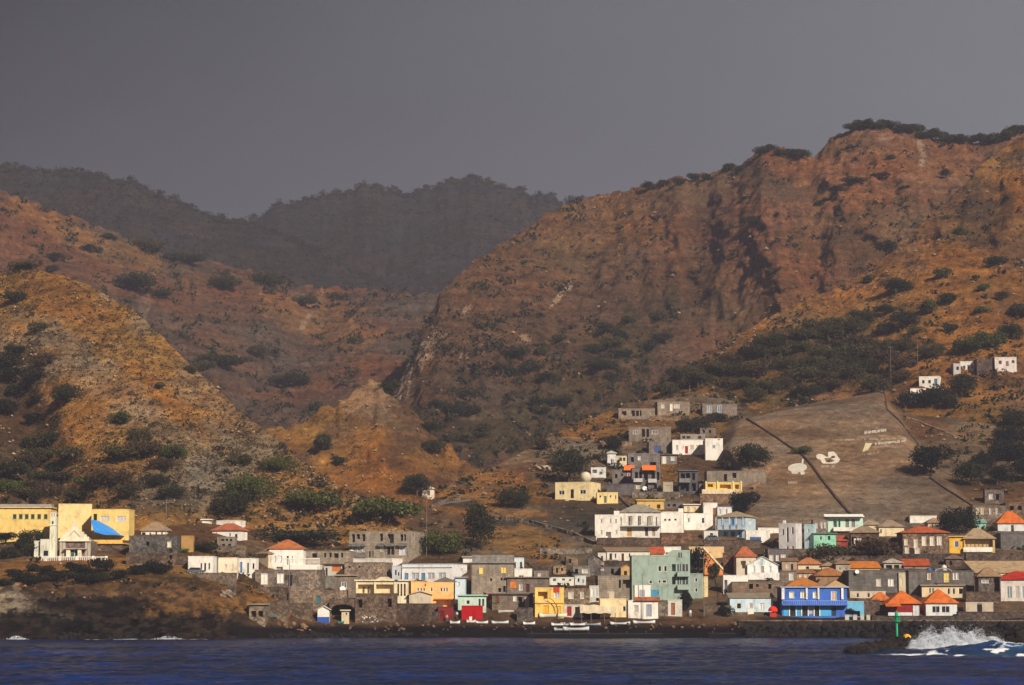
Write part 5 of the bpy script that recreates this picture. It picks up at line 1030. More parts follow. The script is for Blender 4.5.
# --- orange stair house by the dark tree
e, i = B('stair_house', 'cream house with flight of orange steps down its right side', 689, 724, 547, 560, (0.72, 0.50, 0.26), ('flat', (0.72, 0.55, 0.32)), ops=[W_(696, 549, 700, 553, (0.4, 0.15, 0.05))], cat='house', dY=3)
g_ = ground(718, 574); s_ = FOC / g_.y; e = empty('orange_stairs', P(704, 574, g_.y)); tag(e, 'steep orange stairway running down beside the dark leafy tree', 'stairs')
q = MB()
for k in range(16):
    q.box(k * 1.15 / s_, -1.4, -2, (k + 1.0) * 1.15 / s_, .6, (574 - (550 + k * 1.35)) / s_)
q.build('steps', plaster((0.70, 0.26, 0.08)), e)
q = MB(); q.prism([(-.2, (574 - 549) / s_), (18.6 / s_, (574 - 570.5) / s_), (18.6 / s_, (574 - 568) / s_), (-.2, (574 - 546.5) / s_)], -1.62, -1.41); q.build('handrail_wall', plaster((0.80, 0.62, 0.40)), e)
# --- upper village
B('hill_house', 'grey unfinished house with open bays, leftmost of the three on the top terrace', 618.5, 655, 408.5, 419, ('bk', (0.30, 0.24, 0.19)), ('flat', None), ops=[Ho(622, 411, 626.5, 415.5), Ho(631.5, 410.5, 635, 416), Ho(636, 410.5, 639, 416), Ho(640, 410.5, 641.5, 416)], cat='house')
B('hill_house', 'grey block house with white door, middle of the three on the top terrace', 657.5, 690, 401.5, 415, ('bk', (0.30, 0.24, 0.19)), ('flat', None), ops=[W_(661.5, 404, 664.5, 408, (0.55, 0.5, 0.42)), Dr(670, 403.5, 673, 411, (0.75, 0.7, 0.6)), W_(674, 404, 680, 408, (0.5, 0.45, 0.38))], cat='house')
B('hill_house', 'grey house with two blue panels, rightmost of the three on the top terrace', 702.5, 737, 404, 415, ('bk', (0.25, 0.20, 0.17)), ('flat', None), ops=[W_(707, 405.5, 712, 412, (0.18, 0.28, 0.36)), W_(717.5, 405.5, 721.5, 412, (0.08, 0.18, 0.34))], cat='house')
B('hill_house', 'long grey block house with narrow openings on the second terrace', 629, 671, 427, 441, ('bk', (0.26, 0.21, 0.17)), ('flat', None), ops=[Ho(642, 429, 645, 437), Ho(646.5, 429, 649, 437), W_(633, 430, 638, 434, (0.2, 0.17, 0.15)), W_(652, 430, 658, 434, (0.18, 0.15, 0.13))], cat='house')
B('grey_garage', 'low grey garage with dark blue door left of the red and white house', 649, 672, 442, 453, ('bk', (0.22, 0.19, 0.17)), ('flat', None), ops=[Dr(654, 445.5, 661, 452.5, (0.06, 0.09, 0.22))], cat='garage')
e, i = B('white_terrace_house', 'bright white house with red columns and grey unfinished upper floor', 672.5, 703, 440, 454.5, WH, ('flat', None), ops=[W_(675.5, 445, 678.5, 450, (0.4, 0.42, 0.44)), Dr(685, 446, 688, 453.5, (0.3, 0.02, 0.02)), W_(690, 445, 694, 449, (0.5, 0.4, 0.2)), W_(696, 445, 700, 449, (0.5, 0.4, 0.2))], cat='house', yaw=0)
q = MB(); q.box(lx(i, 681), 2, i['H'] - .3, lx(i, 706), 7, lz(i, 433.5)); up = q.build('upper_floor', block((0.34, 0.29, 0.25)), e)
for a in (683, 687.5, 699): 
    q = MB(); q.box(lx(i, a), 1.93, lz(i, 438), lx(i, a + 3), 1.997, lz(i, 435.5)); q.build('opening', plain(DKW), up)  # shade of each hole put into a thin near-black panel
q = MB(); q.box(-.1, -.5, -3, i['W'], -.01, -.1); q.build('terrace_wall', stone((0.33, 0.24, 0.16)), e)
B('white_terrace_annex', 'bright white annex with small blue window right of the red columned house', 705.5, 723, 438.5, 453, WH, ('flat', None), ops=[W_(712, 445, 715.5, 448, (0.2, 0.35, 0.5)), Ho(718, 438, 720, 440)], cat='annex', yaw=0)
B('white_cabin', 'small white cabin with arched front above the dish house', 607.5, 616, 453.5, 466, (0.72, 0.70, 0.70), ('hip', 3, (0.6, 0.58, 0.54)), ops=[W_(610.5, 459, 614.5, 463, (0.3, 0.34, 0.45))], cat='cabin', depth=4)
B('cream_cabin', 'cream cabin with small arches beside the white cabin', 616, 628, 456, 466, (0.66, 0.57, 0.40), ('flat', None), ops=[Ho(619.5, 457.5, 622, 461), Ho(623, 457.5, 625.5, 461)], cat='cabin', depth=4)
B('grey_upper_house', 'grey house with red awning above the orange awning balconies', 628, 660, 453.5, 468, ('bk', (0.22, 0.20, 0.19)), ('flat', None), ops=[W_(638, 456, 641, 460, (0.6, 0.5, 0.5)), Ho(631, 457, 634, 462), Ho(650, 462, 656, 466)], cat='house', dY=2)
e, i = B('awning_house', 'grey house with orange awnings over its two balconies', 632, 660.5, 468, 491, ('bk', (0.19, 0.17, 0.165)), ('flat', None), ops=[Ho(635, 472, 638, 479), Ho(639.5, 472, 642, 479), Ho(644, 471.5, 648, 480), Ho(650.5, 471, 655, 480), Ho(657, 472, 659.5, 480), W_(636, 483.5, 640, 488.5, (0.45, 0.38, 0.22)), Ho(645, 484, 648, 489), Ho(654, 484, 657, 489)], cat='house', yaw=0)
balcony(e, i, 633.5, 642.5, 481.5, 478.5, (0.5, 0.48, 0.48), depth=1, solid=True); balcony(e, i, 648, 656.5, 482, 479, (0.5, 0.48, 0.48), depth=1, solid=True)
canopy(e, i, 642, 656, 465.5, 470.5, (0.75, 0.16, 0.03)); dish(e, i, 644.5, 489, .7, -1)
e, i = B('awning_house', 'low grey house with one orange awning left of the two balconies', 612.5, 631.5, 470, 484, ('bk', (0.20, 0.175, 0.165)), ('flat', None), ops=[Ho(615, 474, 617.5, 478), Ho(621, 473.5, 623, 476), W_(627.5, 473, 630, 478, (0.25, 0.08, 0.1))], cat='house')
canopy(e, i, 624, 634.5, 465.5, 470.5, (0.75, 0.16, 0.03), .9)
B('dark_base_wall', 'dark purple grey retaining wall below the low house with the orange awning', 606, 634, 484, 494, ('bk', (0.13, 0.115, 0.12)), ('flat', None), cat='wall', depth=3)
B('white_door_house', 'small grey house with tall white door and window right of the awnings', 661, 677, 455, 464, ('bk', (0.24, 0.21, 0.19)), ('slab', (0.12, 0.11, 0.1)), ops=[Dr(662.5, 456, 666.5, 463.7, (0.72, 0.68, 0.62)), W_(671, 456.5, 675, 460.5, (0.5, 0.56, 0.52))], cat='house', depth=5)
B('cream_shed', 'little cream fronted shed between the awning house and the dark concrete frame', 663, 673, 482, 493, (0.40, 0.34, 0.25), ('flat', None), ops=[Dr(665, 485, 671, 492.5, (0.45, 0.38, 0.28))], cat='shed', depth=4)
e, i = B('unfinished_house', 'dark unfinished concrete frame of two open floors', 679, 698, 471, 493, ('bk', (0.10, 0.10, 0.11)), ('slab', (0.14, 0.14, 0.15)), ops=[Ho(681, 473.5, 685, 480), Ho(686, 473, 690, 480), Ho(692.5, 473, 695, 480), Ho(680.5, 484, 689, 491), Ho(692, 483, 696, 491)], cat='house', yaw=0)
balcony(e, i, 679, 690, 482, 478.5, ('bk', (0.25, 0.24, 0.24)), depth=1.4, solid=True)
B('grey_long_wall', 'long grey concrete wall with a dark arch above the yellow columned house', 707, 766, 471, 486, ('bk', (0.27, 0.225, 0.18)), ('flat', None), ops=[Ho(732.5, 472, 736.5, 478), Ho(724, 474, 727, 481)], cat='wall', dY=2)
e, i = B('yellow_columns_house', 'yellow house with small columns and cream base wall on the upper terrace', 705, 742, 482.5, 493, (0.76, 0.52, 0.13), ('flat', (0.8, 0.66, 0.3)), ops=[Ho(708, 484, 713, 487), Ho(720, 484.5, 731, 489), Ho(735, 484.5, 739, 489)], cat='house', yaw=0)
q = MB(); q.box(-.9, -.5, -1, i['W'] * .95, -.004, lz(i, 489.5)); q.build('base_wall', plaster((0.72, 0.60, 0.42)), e)
postrow(e, i, [706, 717.5, 733, 741], 481, 490, (0.8, 0.7, 0.4), d=-.05)
e, i = B('cream_yellow_house', 'cream yellow house with black windows and a big round tank on its roof', 555.5, 591, 482, 501, (0.80, 0.66, 0.38), ('flat', None), side=11, ops=[W_(559, 490, 564.8, 494), Dr(570.8, 489, 574, 498), W_(580, 489.5, 586, 493.5)], sops=[W_(594, 489, 595.8, 493.5)], cat='house')
q = MB(); xx = lx(i, 583.5); R_ = 1.6
q.lathe([(0.01, i['H'] - .3)] + [(R_ * math.sin(R(a)), i['H'] + 1.4 - R_ * math.cos(R(a)) * 1.0) for a in range(20, 180, 20)] + [(0.01, i['H'] + 3.0)], 14, xx, 2.5); q.build('round_tank', plaster((0.62, 0.55, 0.42)), e, True)
q = MB()
for k in range(14): a = lx(i, 570 - k * 1.55); q.box(a - .45, -1.7, -4.2, a, -.3, lz(i, 499 + k * .75))
q.build('stairs', plaster((0.74, 0.62, 0.40)), e)
q = MB(); q.box(.2, -.25, -4, i['W'], -.005, -.2); q.build('base_wall', stone((0.22, 0.15, 0.1)), e)
B('cream_yellow_annex', 'low yellow annex with tiny windows right of the round tank house', 597, 618, 492.5, 503.5, (0.80, 0.62, 0.28), ('flat', None), ops=[W_(599, 495, 601.5, 497.5), Dr(604, 496, 606.6, 502.8, (0.1, 0.14, 0.08)), W_(609.5, 495, 611.5, 497.5), W_(615, 495, 616.4, 499)], cat='annex')
B('white_blue_cabin', 'small white cabin with blue grey windows above the round tank', 591, 606, 467.5, 477.5, (0.68, 0.67, 0.66), ('flat', None), ops=[Ho(592.5, 469.5, 597, 473), W_(600.5, 469, 603, 474, (0.25, 0.35, 0.5))], cat='cabin', depth=4)
# three white houses high on the right
B('slope_house', 'white house with three dark windows and blue door on the right slope', 920, 940, 376, 387, WH, ('flat', None), side=5, ops=[W_(922.5, 379.5, 925.5, 383), W_(928.5, 379.5, 931.5, 383), Dr(934.5, 378.5, 937.5, 386.5, (0.08, 0.18, 0.3))], cat='house')
e, i = B('slope_hut', 'small white hut with pale blue base, lowest on the right slope', 910.5, 926, 388, 397, WH, ('flat', (0.5, 0.12, 0.06)), cat='hut', depth=4)
q = MB(); q.box(-.02, -.06, -.5, i['W'] + .02, -.003, lz(i, 393.5)); q.build('blue_base', plaster((0.3, 0.55, 0.62)), e)
B('slope_house', 'white house with blue window row, middle of the right slope houses', 961, 975, 361, 372, WH, ('flat', None), side=4, ops=[W_(963.5, 365, 966, 369, (0.08, 0.12, 0.18)), W_(967.5, 364.5, 970, 368.5, (0.08, 0.12, 0.18)), W_(971.5, 364.5, 973.5, 368.5, (0.08, 0.12, 0.18))], cat='house')
B('slope_annex', 'grey white stepped annex left of the middle slope house', 953.5, 961, 363.5, 374, (0.45, 0.43, 0.42), ('flat', None), ops=[Ho(956.5, 366.5, 959, 370)], cat='annex', depth=4)
B('slope_house', 'grey white house with open porch, highest and rightmost of the slope houses', 995, 1017, 357, 371, (0.66, 0.60, 0.58), ('flat', None), ops=[Ho(999, 360.5, 1002, 364), Dr(1006, 361, 1009, 366, (0.2, 0.12, 0.12)), Ho(1012, 360, 1015, 363)], cat='house')
B('stone_shed', 'dim stone shed between the middle and highest slope houses', 977, 993, 359, 371, ('st', (0.11, 0.08, 0.07)), ('flat', None), cat='shed', depth=4)
e, i = B('lone_hut', 'lone white rounded hut with dark door on the valley road', 422, 434, 489, 496, (0.74, 0.66, 0.55), ('hip', 4, (0.7, 0.6, 0.5)), ops=[Ho(427, 490.5, 430, 495.5)], cat='hut', depth=4)

# --- terraces and yard walls that fill the gaps of the town
def wall(label, x0, x1, top, bot, col, kind='st', ops=()):
    B('yard_wall', label, x0, x1, top, bot, (kind, col), ('flat', None), cat='wall', depth=1.2, ops=ops)
K1 = (0.12, 0.085, 0.065); K2 = (0.17, 0.13, 0.10); K3 = (0.20, 0.17, 0.14); K4 = (0.085, 0.065, 0.055)
for a in [('brown yard wall between dark grey stone house and white cottage', 172, 188, 555, 565, K1), ('ragged stone terrace under the low white cottages', 190, 236, 573, 578, K2),
    ('stone terrace wall below the red roofed white house', 214, 246, 546, 552, K2), ('low stone wall under the brown stone store', 252, 290, 587, 592, K1),
    ('long dark terrace wall behind the white cube house', 532, 570, 566, 573, K1), ('grey terrace wall below the road parapet', 540, 592, 548, 553, K3), ('brown terrace wall left of the white villa', 560, 596, 536, 541, K1),
    ('dark terrace under the white villa and balcony house', 597, 660, 538, 545, K1), ('dim stone wall behind the patched shack', 590, 634, 561, 567, K4),
    ('dark stone wall under the verandah house', 704, 760, 540, 547, K1), ('brown wall stepping down right of the orange steps', 723, 738, 553, 572, (0.16, 0.09, 0.06)), ('stone wall under the tall white house', 764, 806, 549, 556, K2),
    ('dim terrace wall between the gullies under the brown hipped house', 848, 902, 556, 562, K1), ('dark terrace wall below the arched house', 902, 966, 554, 561, K4), ('dark terrace wall below the porch house', 966, 1024, 553, 560, K1),
    ('grey wall left of the arched house by the pole', 880, 903, 538, 546, K1), ('brown wall between tall white house and gullies', 806, 850, 556, 562, K2),
    ('low dark wall under the orange roofs beside the sea wall', 872, 960, 616, 620, K4), ('brown stone wall left of the light blue cottage', 704, 731, 606, 613, K1), ('dim yard wall under the pale low house', 958, 1024, 612, 620, K4),
    ('stone wall under the arched grey building at its right end', 966, 1000, 592, 603, K1), ('pale yard wall behind the white two storey shop', 659, 668, 603, 616, K3),
    ('grey wall of the upper village under the awning balconies', 632, 680, 492, 498, K3), ('brown terrace under the yellow columned house', 700, 745, 494, 501, (0.22, 0.14, 0.09)),
    ('stone terrace under the top terrace houses', 650, 702, 416, 421, (0.24, 0.16, 0.1)), ('stone terrace left of the second terrace house', 600, 632, 441, 446, (0.24, 0.16, 0.1)),
    ('dark wall under the unfinished house behind the terrace', 322, 352, 590, 595, K1), ('stone wall above the slip left of the dark red shed', 424, 440, 612, 620, K4)]:
    wall(*a)

RB = lambda label, x0, x1, top, bot, wallm, ops=(), roof=('flat', None), cat='house': B('small_house', label, x0, x1, top, bot, wallm, roof, ops=ops, cat=cat, dY=1)
RB('small pale rubble house on the bank left of the dark windowless tower house', 566, 578, 557, 566, ('st', (0.30, 0.22, 0.15)), [Ho(569, 559, 571, 563)])
RB('tiny whitewashed house with one dark door left of the long white row house', 598, 606, 553, 562, (0.66, 0.62, 0.56), [Dr(601, 556, 603, 562)])
RB('brown shed with pinkish wall under the tiny whitewashed house', 592, 604, 562, 569, (0.40, 0.26, 0.20), [Ho(595, 564, 597, 568)])
RB('low ochre stone hut above the broken white parapet house', 553, 566, 566, 575, ('st', (0.34, 0.24, 0.15)), [Ho(556, 568, 558, 573), Ho(561, 568, 563, 571)])
RB('grey flat house with pale window behind the brown flat house', 534, 549, 571, 580, ('bk', (0.24, 0.2, 0.17)), [W_(538, 573, 541, 577, (0.5, 0.48, 0.44))])
RB('narrow grey concrete house with two holes left of the grey green building', 606, 618, 560, 568, ('bk', (0.27, 0.22, 0.19)), [Ho(608, 562, 610, 566), Ho(613, 562, 615, 566)])
RB('small cream house with brown door behind the cream harbour house', 602, 614, 592, 601, (0.60, 0.52, 0.40), [Dr(606, 595, 608.5, 601)])
RB('small white house with grey roof beside the steep lane top', 727, 736, 562, 571, (0.62, 0.6, 0.57), [Dr(730, 565, 732, 571)], ('shed', 3, (0.3, 0.26, 0.22)))
RB('small brown tiled house between grey side house and small orange pyramid roof', 782, 797, 561, 571, (0.36, 0.27, 0.2), [W_(786, 564, 788.5, 568, (0.5, 0.46, 0.4)), Ho(791, 564, 793, 570)], ('shed', 3, (0.3, 0.17, 0.1)))
RB('pale low house right of the flat tan roof cottage', 836, 850, 564, 573, (0.42, 0.36, 0.3), [W_(839, 567, 841, 570), W_(845, 567, 847, 570)], ('hip', 3.5, (0.34, 0.2, 0.12)))
RB('dim stone house with tan roof above the arched dormer building', 946, 962, 559, 567, ('st', (0.16, 0.12, 0.1)), [Ho(950, 561, 952, 565)], ('hip', 4, (0.22, 0.14, 0.1)))
RB('small tan roofed house left of the black green round tree', 928, 944, 523, 530, (0.5, 0.4, 0.3), [], ('hip', 5, (0.42, 0.27, 0.18)))
RB('grey unfinished house with two holes between the top terrace and the red columned house', 700, 716, 428, 436, ('bk', (0.22, 0.18, 0.15)), [Ho(703, 430, 705, 433), Ho(709, 430, 711, 433)])
RB('low brown house right of the dark concrete frame', 699, 707, 484, 493, ('bk', (0.2, 0.16, 0.13)), [Ho(701, 486, 703, 491)])
# ------------------------------------------------------------ vegetation
def leafmat(col, name='foliage'):
    m, n, l, b = newmat(name); v = coords(n, l)
    g = n.new('ShaderNodeNewGeometry')
    a = ramp(n, l, noise(n, l, v, 3.0, 4, 0.7), [(0.3, 0.45), (0.7, 1.6)])
    rnd_ = ramp(n, l, g.outputs['Random Per Island'], [(0, 0.55), (1, 1.5)])
    c = mulc(n, l, mulc(n, l, col, a), rnd_); l.new(c, b.inputs['Base Color']); b.inputs['Roughness'].default_value = 0.8
    return m
LEAF = {'dark': leafmat((0.020, 0.022, 0.008)), 'green': leafmat((0.052, 0.062, 0.011)), 'olive': leafmat((0.046, 0.040, 0.013)), 'black': leafmat((0.008, 0.010, 0.005)), 'brown': leafmat((0.050, 0.032, 0.015)), 'scrub': leafmat((0.052, 0.035, 0.016)), 'far': leafmat((0.022, 0.019, 0.015)), 'bright': leafmat((0.05, 0.13, 0.02))}
BARK = stone((0.10, 0.07, 0.05))
def crown_np(seed, n, leaf, flat, lobes):
    """leaf faces spread through several lobes; footprint about 1 wide, height about `flat`"""
    r = np.random.RandomState(seed); cs = []
    for k in range(lobes):
        a = r.rand() * 6.283; d = 0.34 * math.sqrt(r.rand()); cs.append((d * math.cos(a), d * math.sin(a), flat * (0.35 + 0.35 * r.rand()), 0.13 + 0.12 * r.rand()))
    cs = np.array(cs); k = r.randint(0, lobes, n); c = cs[k]
    d = r.randn(n, 3); d /= np.linalg.norm(d, axis=1)[:, None]
    rad = c[:, 3] * (0.45 + 0.6 * r.rand(n) ** 0.6)
    p = c[:, :3] + d * rad[:, None] * np.array([1.25, 1.25, max(0.5, flat * 1.5)])
    p[:, 2] = np.maximum(p[:, 2], flat * 0.08 + 0.02 * r.rand(n))
    t = r.randn(n, 3); t /= np.linalg.norm(t, axis=1)[:, None]; u = np.cross(t, r.randn(n, 3)); u /= np.linalg.norm(u, axis=1)[:, None]
    s = leaf * (0.6 + 0.8 * r.rand(n))[:, None]
    v = np.stack([p - t * s, p + u * s * .6, p + t * s, p - u * s * .6], 1).reshape(-1, 3)
    return v, np.arange(4 * n).reshape(-1, 4)
CR = {}
def crown_mesh(kind, col):
    k = (kind, col)
    if k not in CR:
        spec = {'big0': (1, 3800, .022, .62, 11), 'big1': (2, 3800, .022, .70, 9), 'flat0': (3, 3000, .022, .34, 14), 'flat1': (4, 3000, .022, .30, 12),
                'mid0': (5, 1500, .034, .55, 7), 'mid1': (6, 1500, .034, .48, 8), 'mid2': (7, 1400, .036, .62, 6), 'sm0': (8, 520, .058, .6, 5), 'sm1': (9, 520, .058, .5, 4), 'tall0': (10, 3400, .026, 1.25, 16)}[kind]
        v, f = crown_np(*spec); me = mesh_np('crown', v, f, False); me.materials.append(LEAF[col]); CR[k] = me
    return CR[k]
TRK = {}
def trunk_mesh(seed, h):
    k = (seed, round(h, 1))
    if k not in TRK:
        r = random.Random(seed); q = MB(); t = Vector((r.uniform(-.04, .04), r.uniform(-.04, .04), h * .35))
        q.tube((0, 0, -.12), t, .035, .024, 7)
        for a in range(5):
            an = a * 1.26 + r.random(); e_ = t + Vector((math.cos(an) * .2, math.sin(an) * .2, h * .3)); q.tube(t, e_, .018, .008, 5)
        me = bpy.data.meshes.new('trunk'); me.from_pydata(q.v, [], q.f); me.materials.append(BARK); TRK[k] = me
    return TRK[k]
NT = [0]; TREES = []
def tree(px, py, w, h, col, label, kind=None, name='acacia', cat='tree', group=None):
    """foot at (px, py), crown w wide and h tall as seen"""
    NT[0] += 1; r = random.Random(NT[0] * 7 + 1)
    p = ground(px, py); s = FOC / p.y; wm_ = w / s; hm = h / s
    if kind is None:
        ratio = h / w
        if w > 26: kind = ('tall0',) if ratio > 1.15 else (('flat0', 'flat1') if ratio < .48 else ('big0', 'big1'))
        elif w > 12: kind = ('mid0', 'mid1', 'mid2')
        else: kind = ('sm0', 'sm1')
        kind = r.choice(kind)
    flat = {'big0': .62, 'big1': .70, 'flat0': .34, 'flat1': .30, 'mid0': .55, 'mid1': .48, 'mid2': .62, 'sm0': .6, 'sm1': .5, 'tall0': 1.25}[kind]
    zs = hm / (flat * 1.0); me = crown_mesh(kind, col)
    p = Vector((p.x, p.y + wm_ * 0.25, p.z)); g = drop(p.x, p.y); p.z = min(g, p.z + 2.5) if w > 12 else p.z
    if w > 12:
        e = empty(name, p, r.uniform(0, 6.28)); e.scale = (wm_ * 1.08, wm_ * 1.08, zs)
        tag(e, label, cat, group)
        c = bpy.data.objects.new('crown', me); C.objects.link(c); c.parent = e
        t = bpy.data.objects.new('trunk', trunk_mesh(NT[0] % 5, flat)); C.objects.link(t); t.parent = e
    else:
        e = bpy.data.objects.new(name, me); C.objects.link(e); e.location = p; e.rotation_euler = (0, 0, r.uniform(0, 6.28)); e.scale = (wm_ * 1.08, wm_ * 1.08, zs)
        tag(e, label, cat, group)
    TREES.append((e, px, py, col))
    return e
def fill(n, box, wr, hr, cols, label, group, ok=None, seed=1, name='shrub', cat='shrub'):
    r = random.Random(seed); pts = []; tries = 0
    while len(pts) < n and tries < n * 60:
        tries += 1; x = r.uniform(box[0], box[2]); y = r.uniform(box[1], box[3])
        if ok and not ok(x, y): continue
        if any((x - a) ** 2 + ((y - b) * 1.6) ** 2 < (wr[0] * .8) ** 2 for a, b in pts): continue
        pts.append((x, y)); w = r.uniform(*wr); tree(x, y, w, w * r.uniform(*hr), r.choice(cols), label, name=name, cat=cat, group=group)
# prominent trees, one by one
for a in [
 (249, 503, 48, 32, 'green', 'broad rounded green acacia on the orange bank above the white box house'),
 (229, 520, 42, 30, 'dark', 'dark rounded tree directly above the white box house with the red roof'),
 (312, 516, 62, 22, 'green', 'flat topped bright green acacia alone on the orange slope'),
 (277, 473, 32, 18, 'green', 'green bush on the rocky slope above the broad rounded acacia'),
 (241, 468, 26, 11, 'olive', 'low olive bush on the pale scree above the broad rounded acacia'),
 (122, 426, 26, 14, 'green', 'green bush in the middle of the headland slope'),
 (139, 444, 28, 13, 'olive', 'olive bush just below the green bush of the headland slope'),
 (66, 408, 30, 24, 'dark', 'dark bush on the headland at the edge of the brown gully'),
 (37, 335, 20, 12, 'olive', 'small round bush high on the headland face'),
 (14, 305, 26, 12, 'dark', 'wide dark bush near the top left of the headland'),
 (192, 375, 18, 10, 'olive', 'small bush on the shoulder of the headland ridge'),
 (157, 390, 14, 8, 'olive', 'tiny olive bush left of the headland shoulder'),
 (20, 273, 28, 10, 'dark', 'wide bush standing on the headland crest'),
 (52, 273, 14, 7, 'dark', 'small bush right of the wide one on the headland crest'),
 (172, 466, 34, 20, 'green', 'green bush at the right end of the headland thicket'),
 (318, 454, 26, 20, 'dark', 'dark green bush in the gap left of the rocky knoll'),
 (340, 466, 18, 10, 'dark', 'small dark bush on the left foot of the rocky knoll'),
 (388, 529, 74, 26, 'green', 'very wide low green acacia behind the bare concrete block'),
 (290, 547, 84, 14, 'dark', 'long low dark green hedge like acacia behind the terrace house'),
 (443, 556, 40, 30, 'green', 'rounded green tree beside the lamp pole and the concrete block'),
 (480, 552, 40, 50, 'dark', 'tall dark leaning tree on the bank above the grey concrete house'),
 (416, 498, 32, 26, 'dark', 'round dark bush above the lone white hut'),
 (514, 509, 32, 24, 'dark', 'round dark bush beside the valley road'),
 (569, 484, 44, 38, 'dark', 'large dark tree left of the round tank house'),
 (545, 452, 20, 14, 'brown', 'brownish bush above the large dark tree on the terraces'),
 (618, 452, 26, 16, 'dark', 'dark bush above the white cabin of the upper village'),
 (694, 435, 34, 22, 'dark', 'spreading dark bush behind the white house with red columns'),
 (716, 424, 24, 12, 'dark', 'bush under the house with two blue panels'),
 (752, 472, 40, 30, 'dark', 'large spreading tree at the left edge of the concrete slope'),
 (727, 470, 18, 10, 'brown', 'small dusty bush beside the large tree at the concrete slope'),
 (746, 517, 36, 28, 'black', 'rounded very dark tree above the verandah house'),
 (802, 456, 19, 10, 'green', 'small green bush growing alone on the bare concrete slope'),
 (934, 480, 48, 38, 'black', 'big round dark tree at the right edge of the concrete slope'),
 (960, 535, 36, 33, 'black', 'black green round tree among the houses behind the porch house'),
 (926, 411, 50, 22, 'black', 'dark wide bush under the lowest hut of the right slope'),
 (966, 399, 30, 28, 'dark', 'dark bush under the middle slope house'),
 (955, 410, 24, 16, 'dark', 'green bush between the wide dark bush and the grey scree'),
 (932, 362, 28, 18, 'olive', 'olive bush beside the footpath above the slope houses'),
 (992, 350, 36, 20, 'green', 'green acacia directly above the highest slope house'),
 (969, 358, 36, 16, 'green', 'wide green acacia directly above the middle slope house'),
 (1012, 342, 32, 18, 'dark', 'dark acacia above the slope houses at the right edge'),
 (754, 227, 18, 10, 'dark', 'lone dark bush high on the cliff face'),
 (888, 257, 26, 15, 'dark', 'dark bush beside the pale slide on the right mountain'),
 (205, 553, 28, 12, 'dark', 'dense dark green hedge left of the roofless grey ruin'),
 (183, 545, 10, 8, 'green', 'small palm like tree against the ochre wall'),
 (183, 553, 10, 5, 'bright', 'bright green little bush under the palm like tree'),
 (156, 575, 32, 14, 'black', 'dark bush on the bank below the dark grey stone house'),
 (309, 589, 22, 11, 'black', 'dark bush at the right end of the brown stone store'),
 (698, 576, 24, 27, 'black', 'dark leafy tree between the grey green building and the orange steps'),
 (714, 580, 14, 18, 'dark', 'smaller dark tree under the orange steps'),
 (688, 612, 17, 22, 'black', 'dark palm like tree in front of the grey green annex'),
 (727, 618, 16, 12, 'black', 'round black bush at the left corner of the light blue cottage'),
 (779, 568, 12, 7, 'black', 'little dark bush beside the white gable house'),
 (852, 617, 16, 8, 'black', 'dark round bush in front of the sky blue annex'),
]: tree(*a)
tree(832, 563, 44, 16, 'olive', 'olive mound of shrub in the gully below the dull red roof', name='shrub', cat='shrub')
tree(876, 562, 52, 20, 'brown', 'brown thorny thicket below the brown house with washing', name='shrub', cat='shrub')
tree(500, 609, 20, 8, 'bright', 'bright green hedge left of the upturned grey boat', name='hedge', cat='hedge')
tree(514, 608, 16, 8, 'bright', 'bright green hedge right of the upturned grey boat', name='hedge', cat='hedge')
# groups nobody could tell apart
for k, a in enumerate([(898, 297, 34, 18), (942, 280, 22, 11), (997, 267, 24, 9), (982, 292, 17, 8), (948, 307, 20, 12), (932, 318, 24, 15), (888, 315, 24, 11), (982, 315, 18, 9), (1018, 322, 26, 17), (962, 238, 14, 10), (953, 333, 20, 10), (915, 335, 14, 8), (1003, 300, 14, 8), (870, 285, 16, 9)]):
    tree(*a, ('dark', 'green')[k % 2], 'dark low bush dotted over the orange slope of the right hill', name='shrub', cat='shrub', group='bushes dotted over the orange right hill')
for k, a in enumerate([(893, 160, 12, 6), (838, 195, 20, 7), (947, 178, 13, 8), (855, 187, 26, 6), (880, 182, 24, 6), (745, 200, 10, 5), (822, 290, 10, 5), (905, 190, 10, 6)]):
    tree(*a, 'dark', 'small bush clinging to the high face of the right mountain', name='shrub', cat='shrub', group='bushes on the high mountain face')
for k, a in enumerate([(111, 241, 18, 8), (144, 254, 42, 13), (182, 266, 44, 12), (223, 292, 38, 17), (266, 287, 32, 13), (301, 308, 30, 13), (131, 292, 46, 17), (57, 262, 26, 8), (221, 368, 56, 15), (258, 358, 24, 12), (287, 388, 42, 16), (312, 408, 22, 10), (385, 392, 26, 12), (340, 300, 24, 8), (160, 300, 20, 9), (355, 345, 16, 8), (90, 255, 20, 8), (205, 372, 20, 10)]):
    tree(*a, ('dark', 'olive')[k % 2], 'hazy dark bush on the middle slope behind the headland', name='shrub', cat='shrub', group='bushes on the hazy middle slope')
fill(46, (640, 328, 908, 410), (20, 38), (.42, .6), ['dark', 'olive', 'olive', 'brown', 'olive'], 'dark olive acacia in the thicket above the concrete slope', 'thicket above the concrete slope', ok=lambda x, y: y < 408 - (x - 735) * .10 - max(0, 735 - x) * .05 and y > 402 - (x - 640) * .42 and not (x < 745 and y > 397), seed=3)
fill(12, (2, 352, 50, 470), (20, 36), (.5, .7), ['black', 'dark', 'brown'], 'dark bush in the brown gully at the left edge', 'bushes in the left gully', seed=4)
fill(19, (0, 462, 175, 506), (24, 46), (.35, .55), ['olive', 'dark', 'olive', 'green', 'brown'], 'spreading green acacia on the slope above the school', 'acacias above the school', ok=lambda x, y: y > 455 + abs(x - 95) * .1, seed=5)
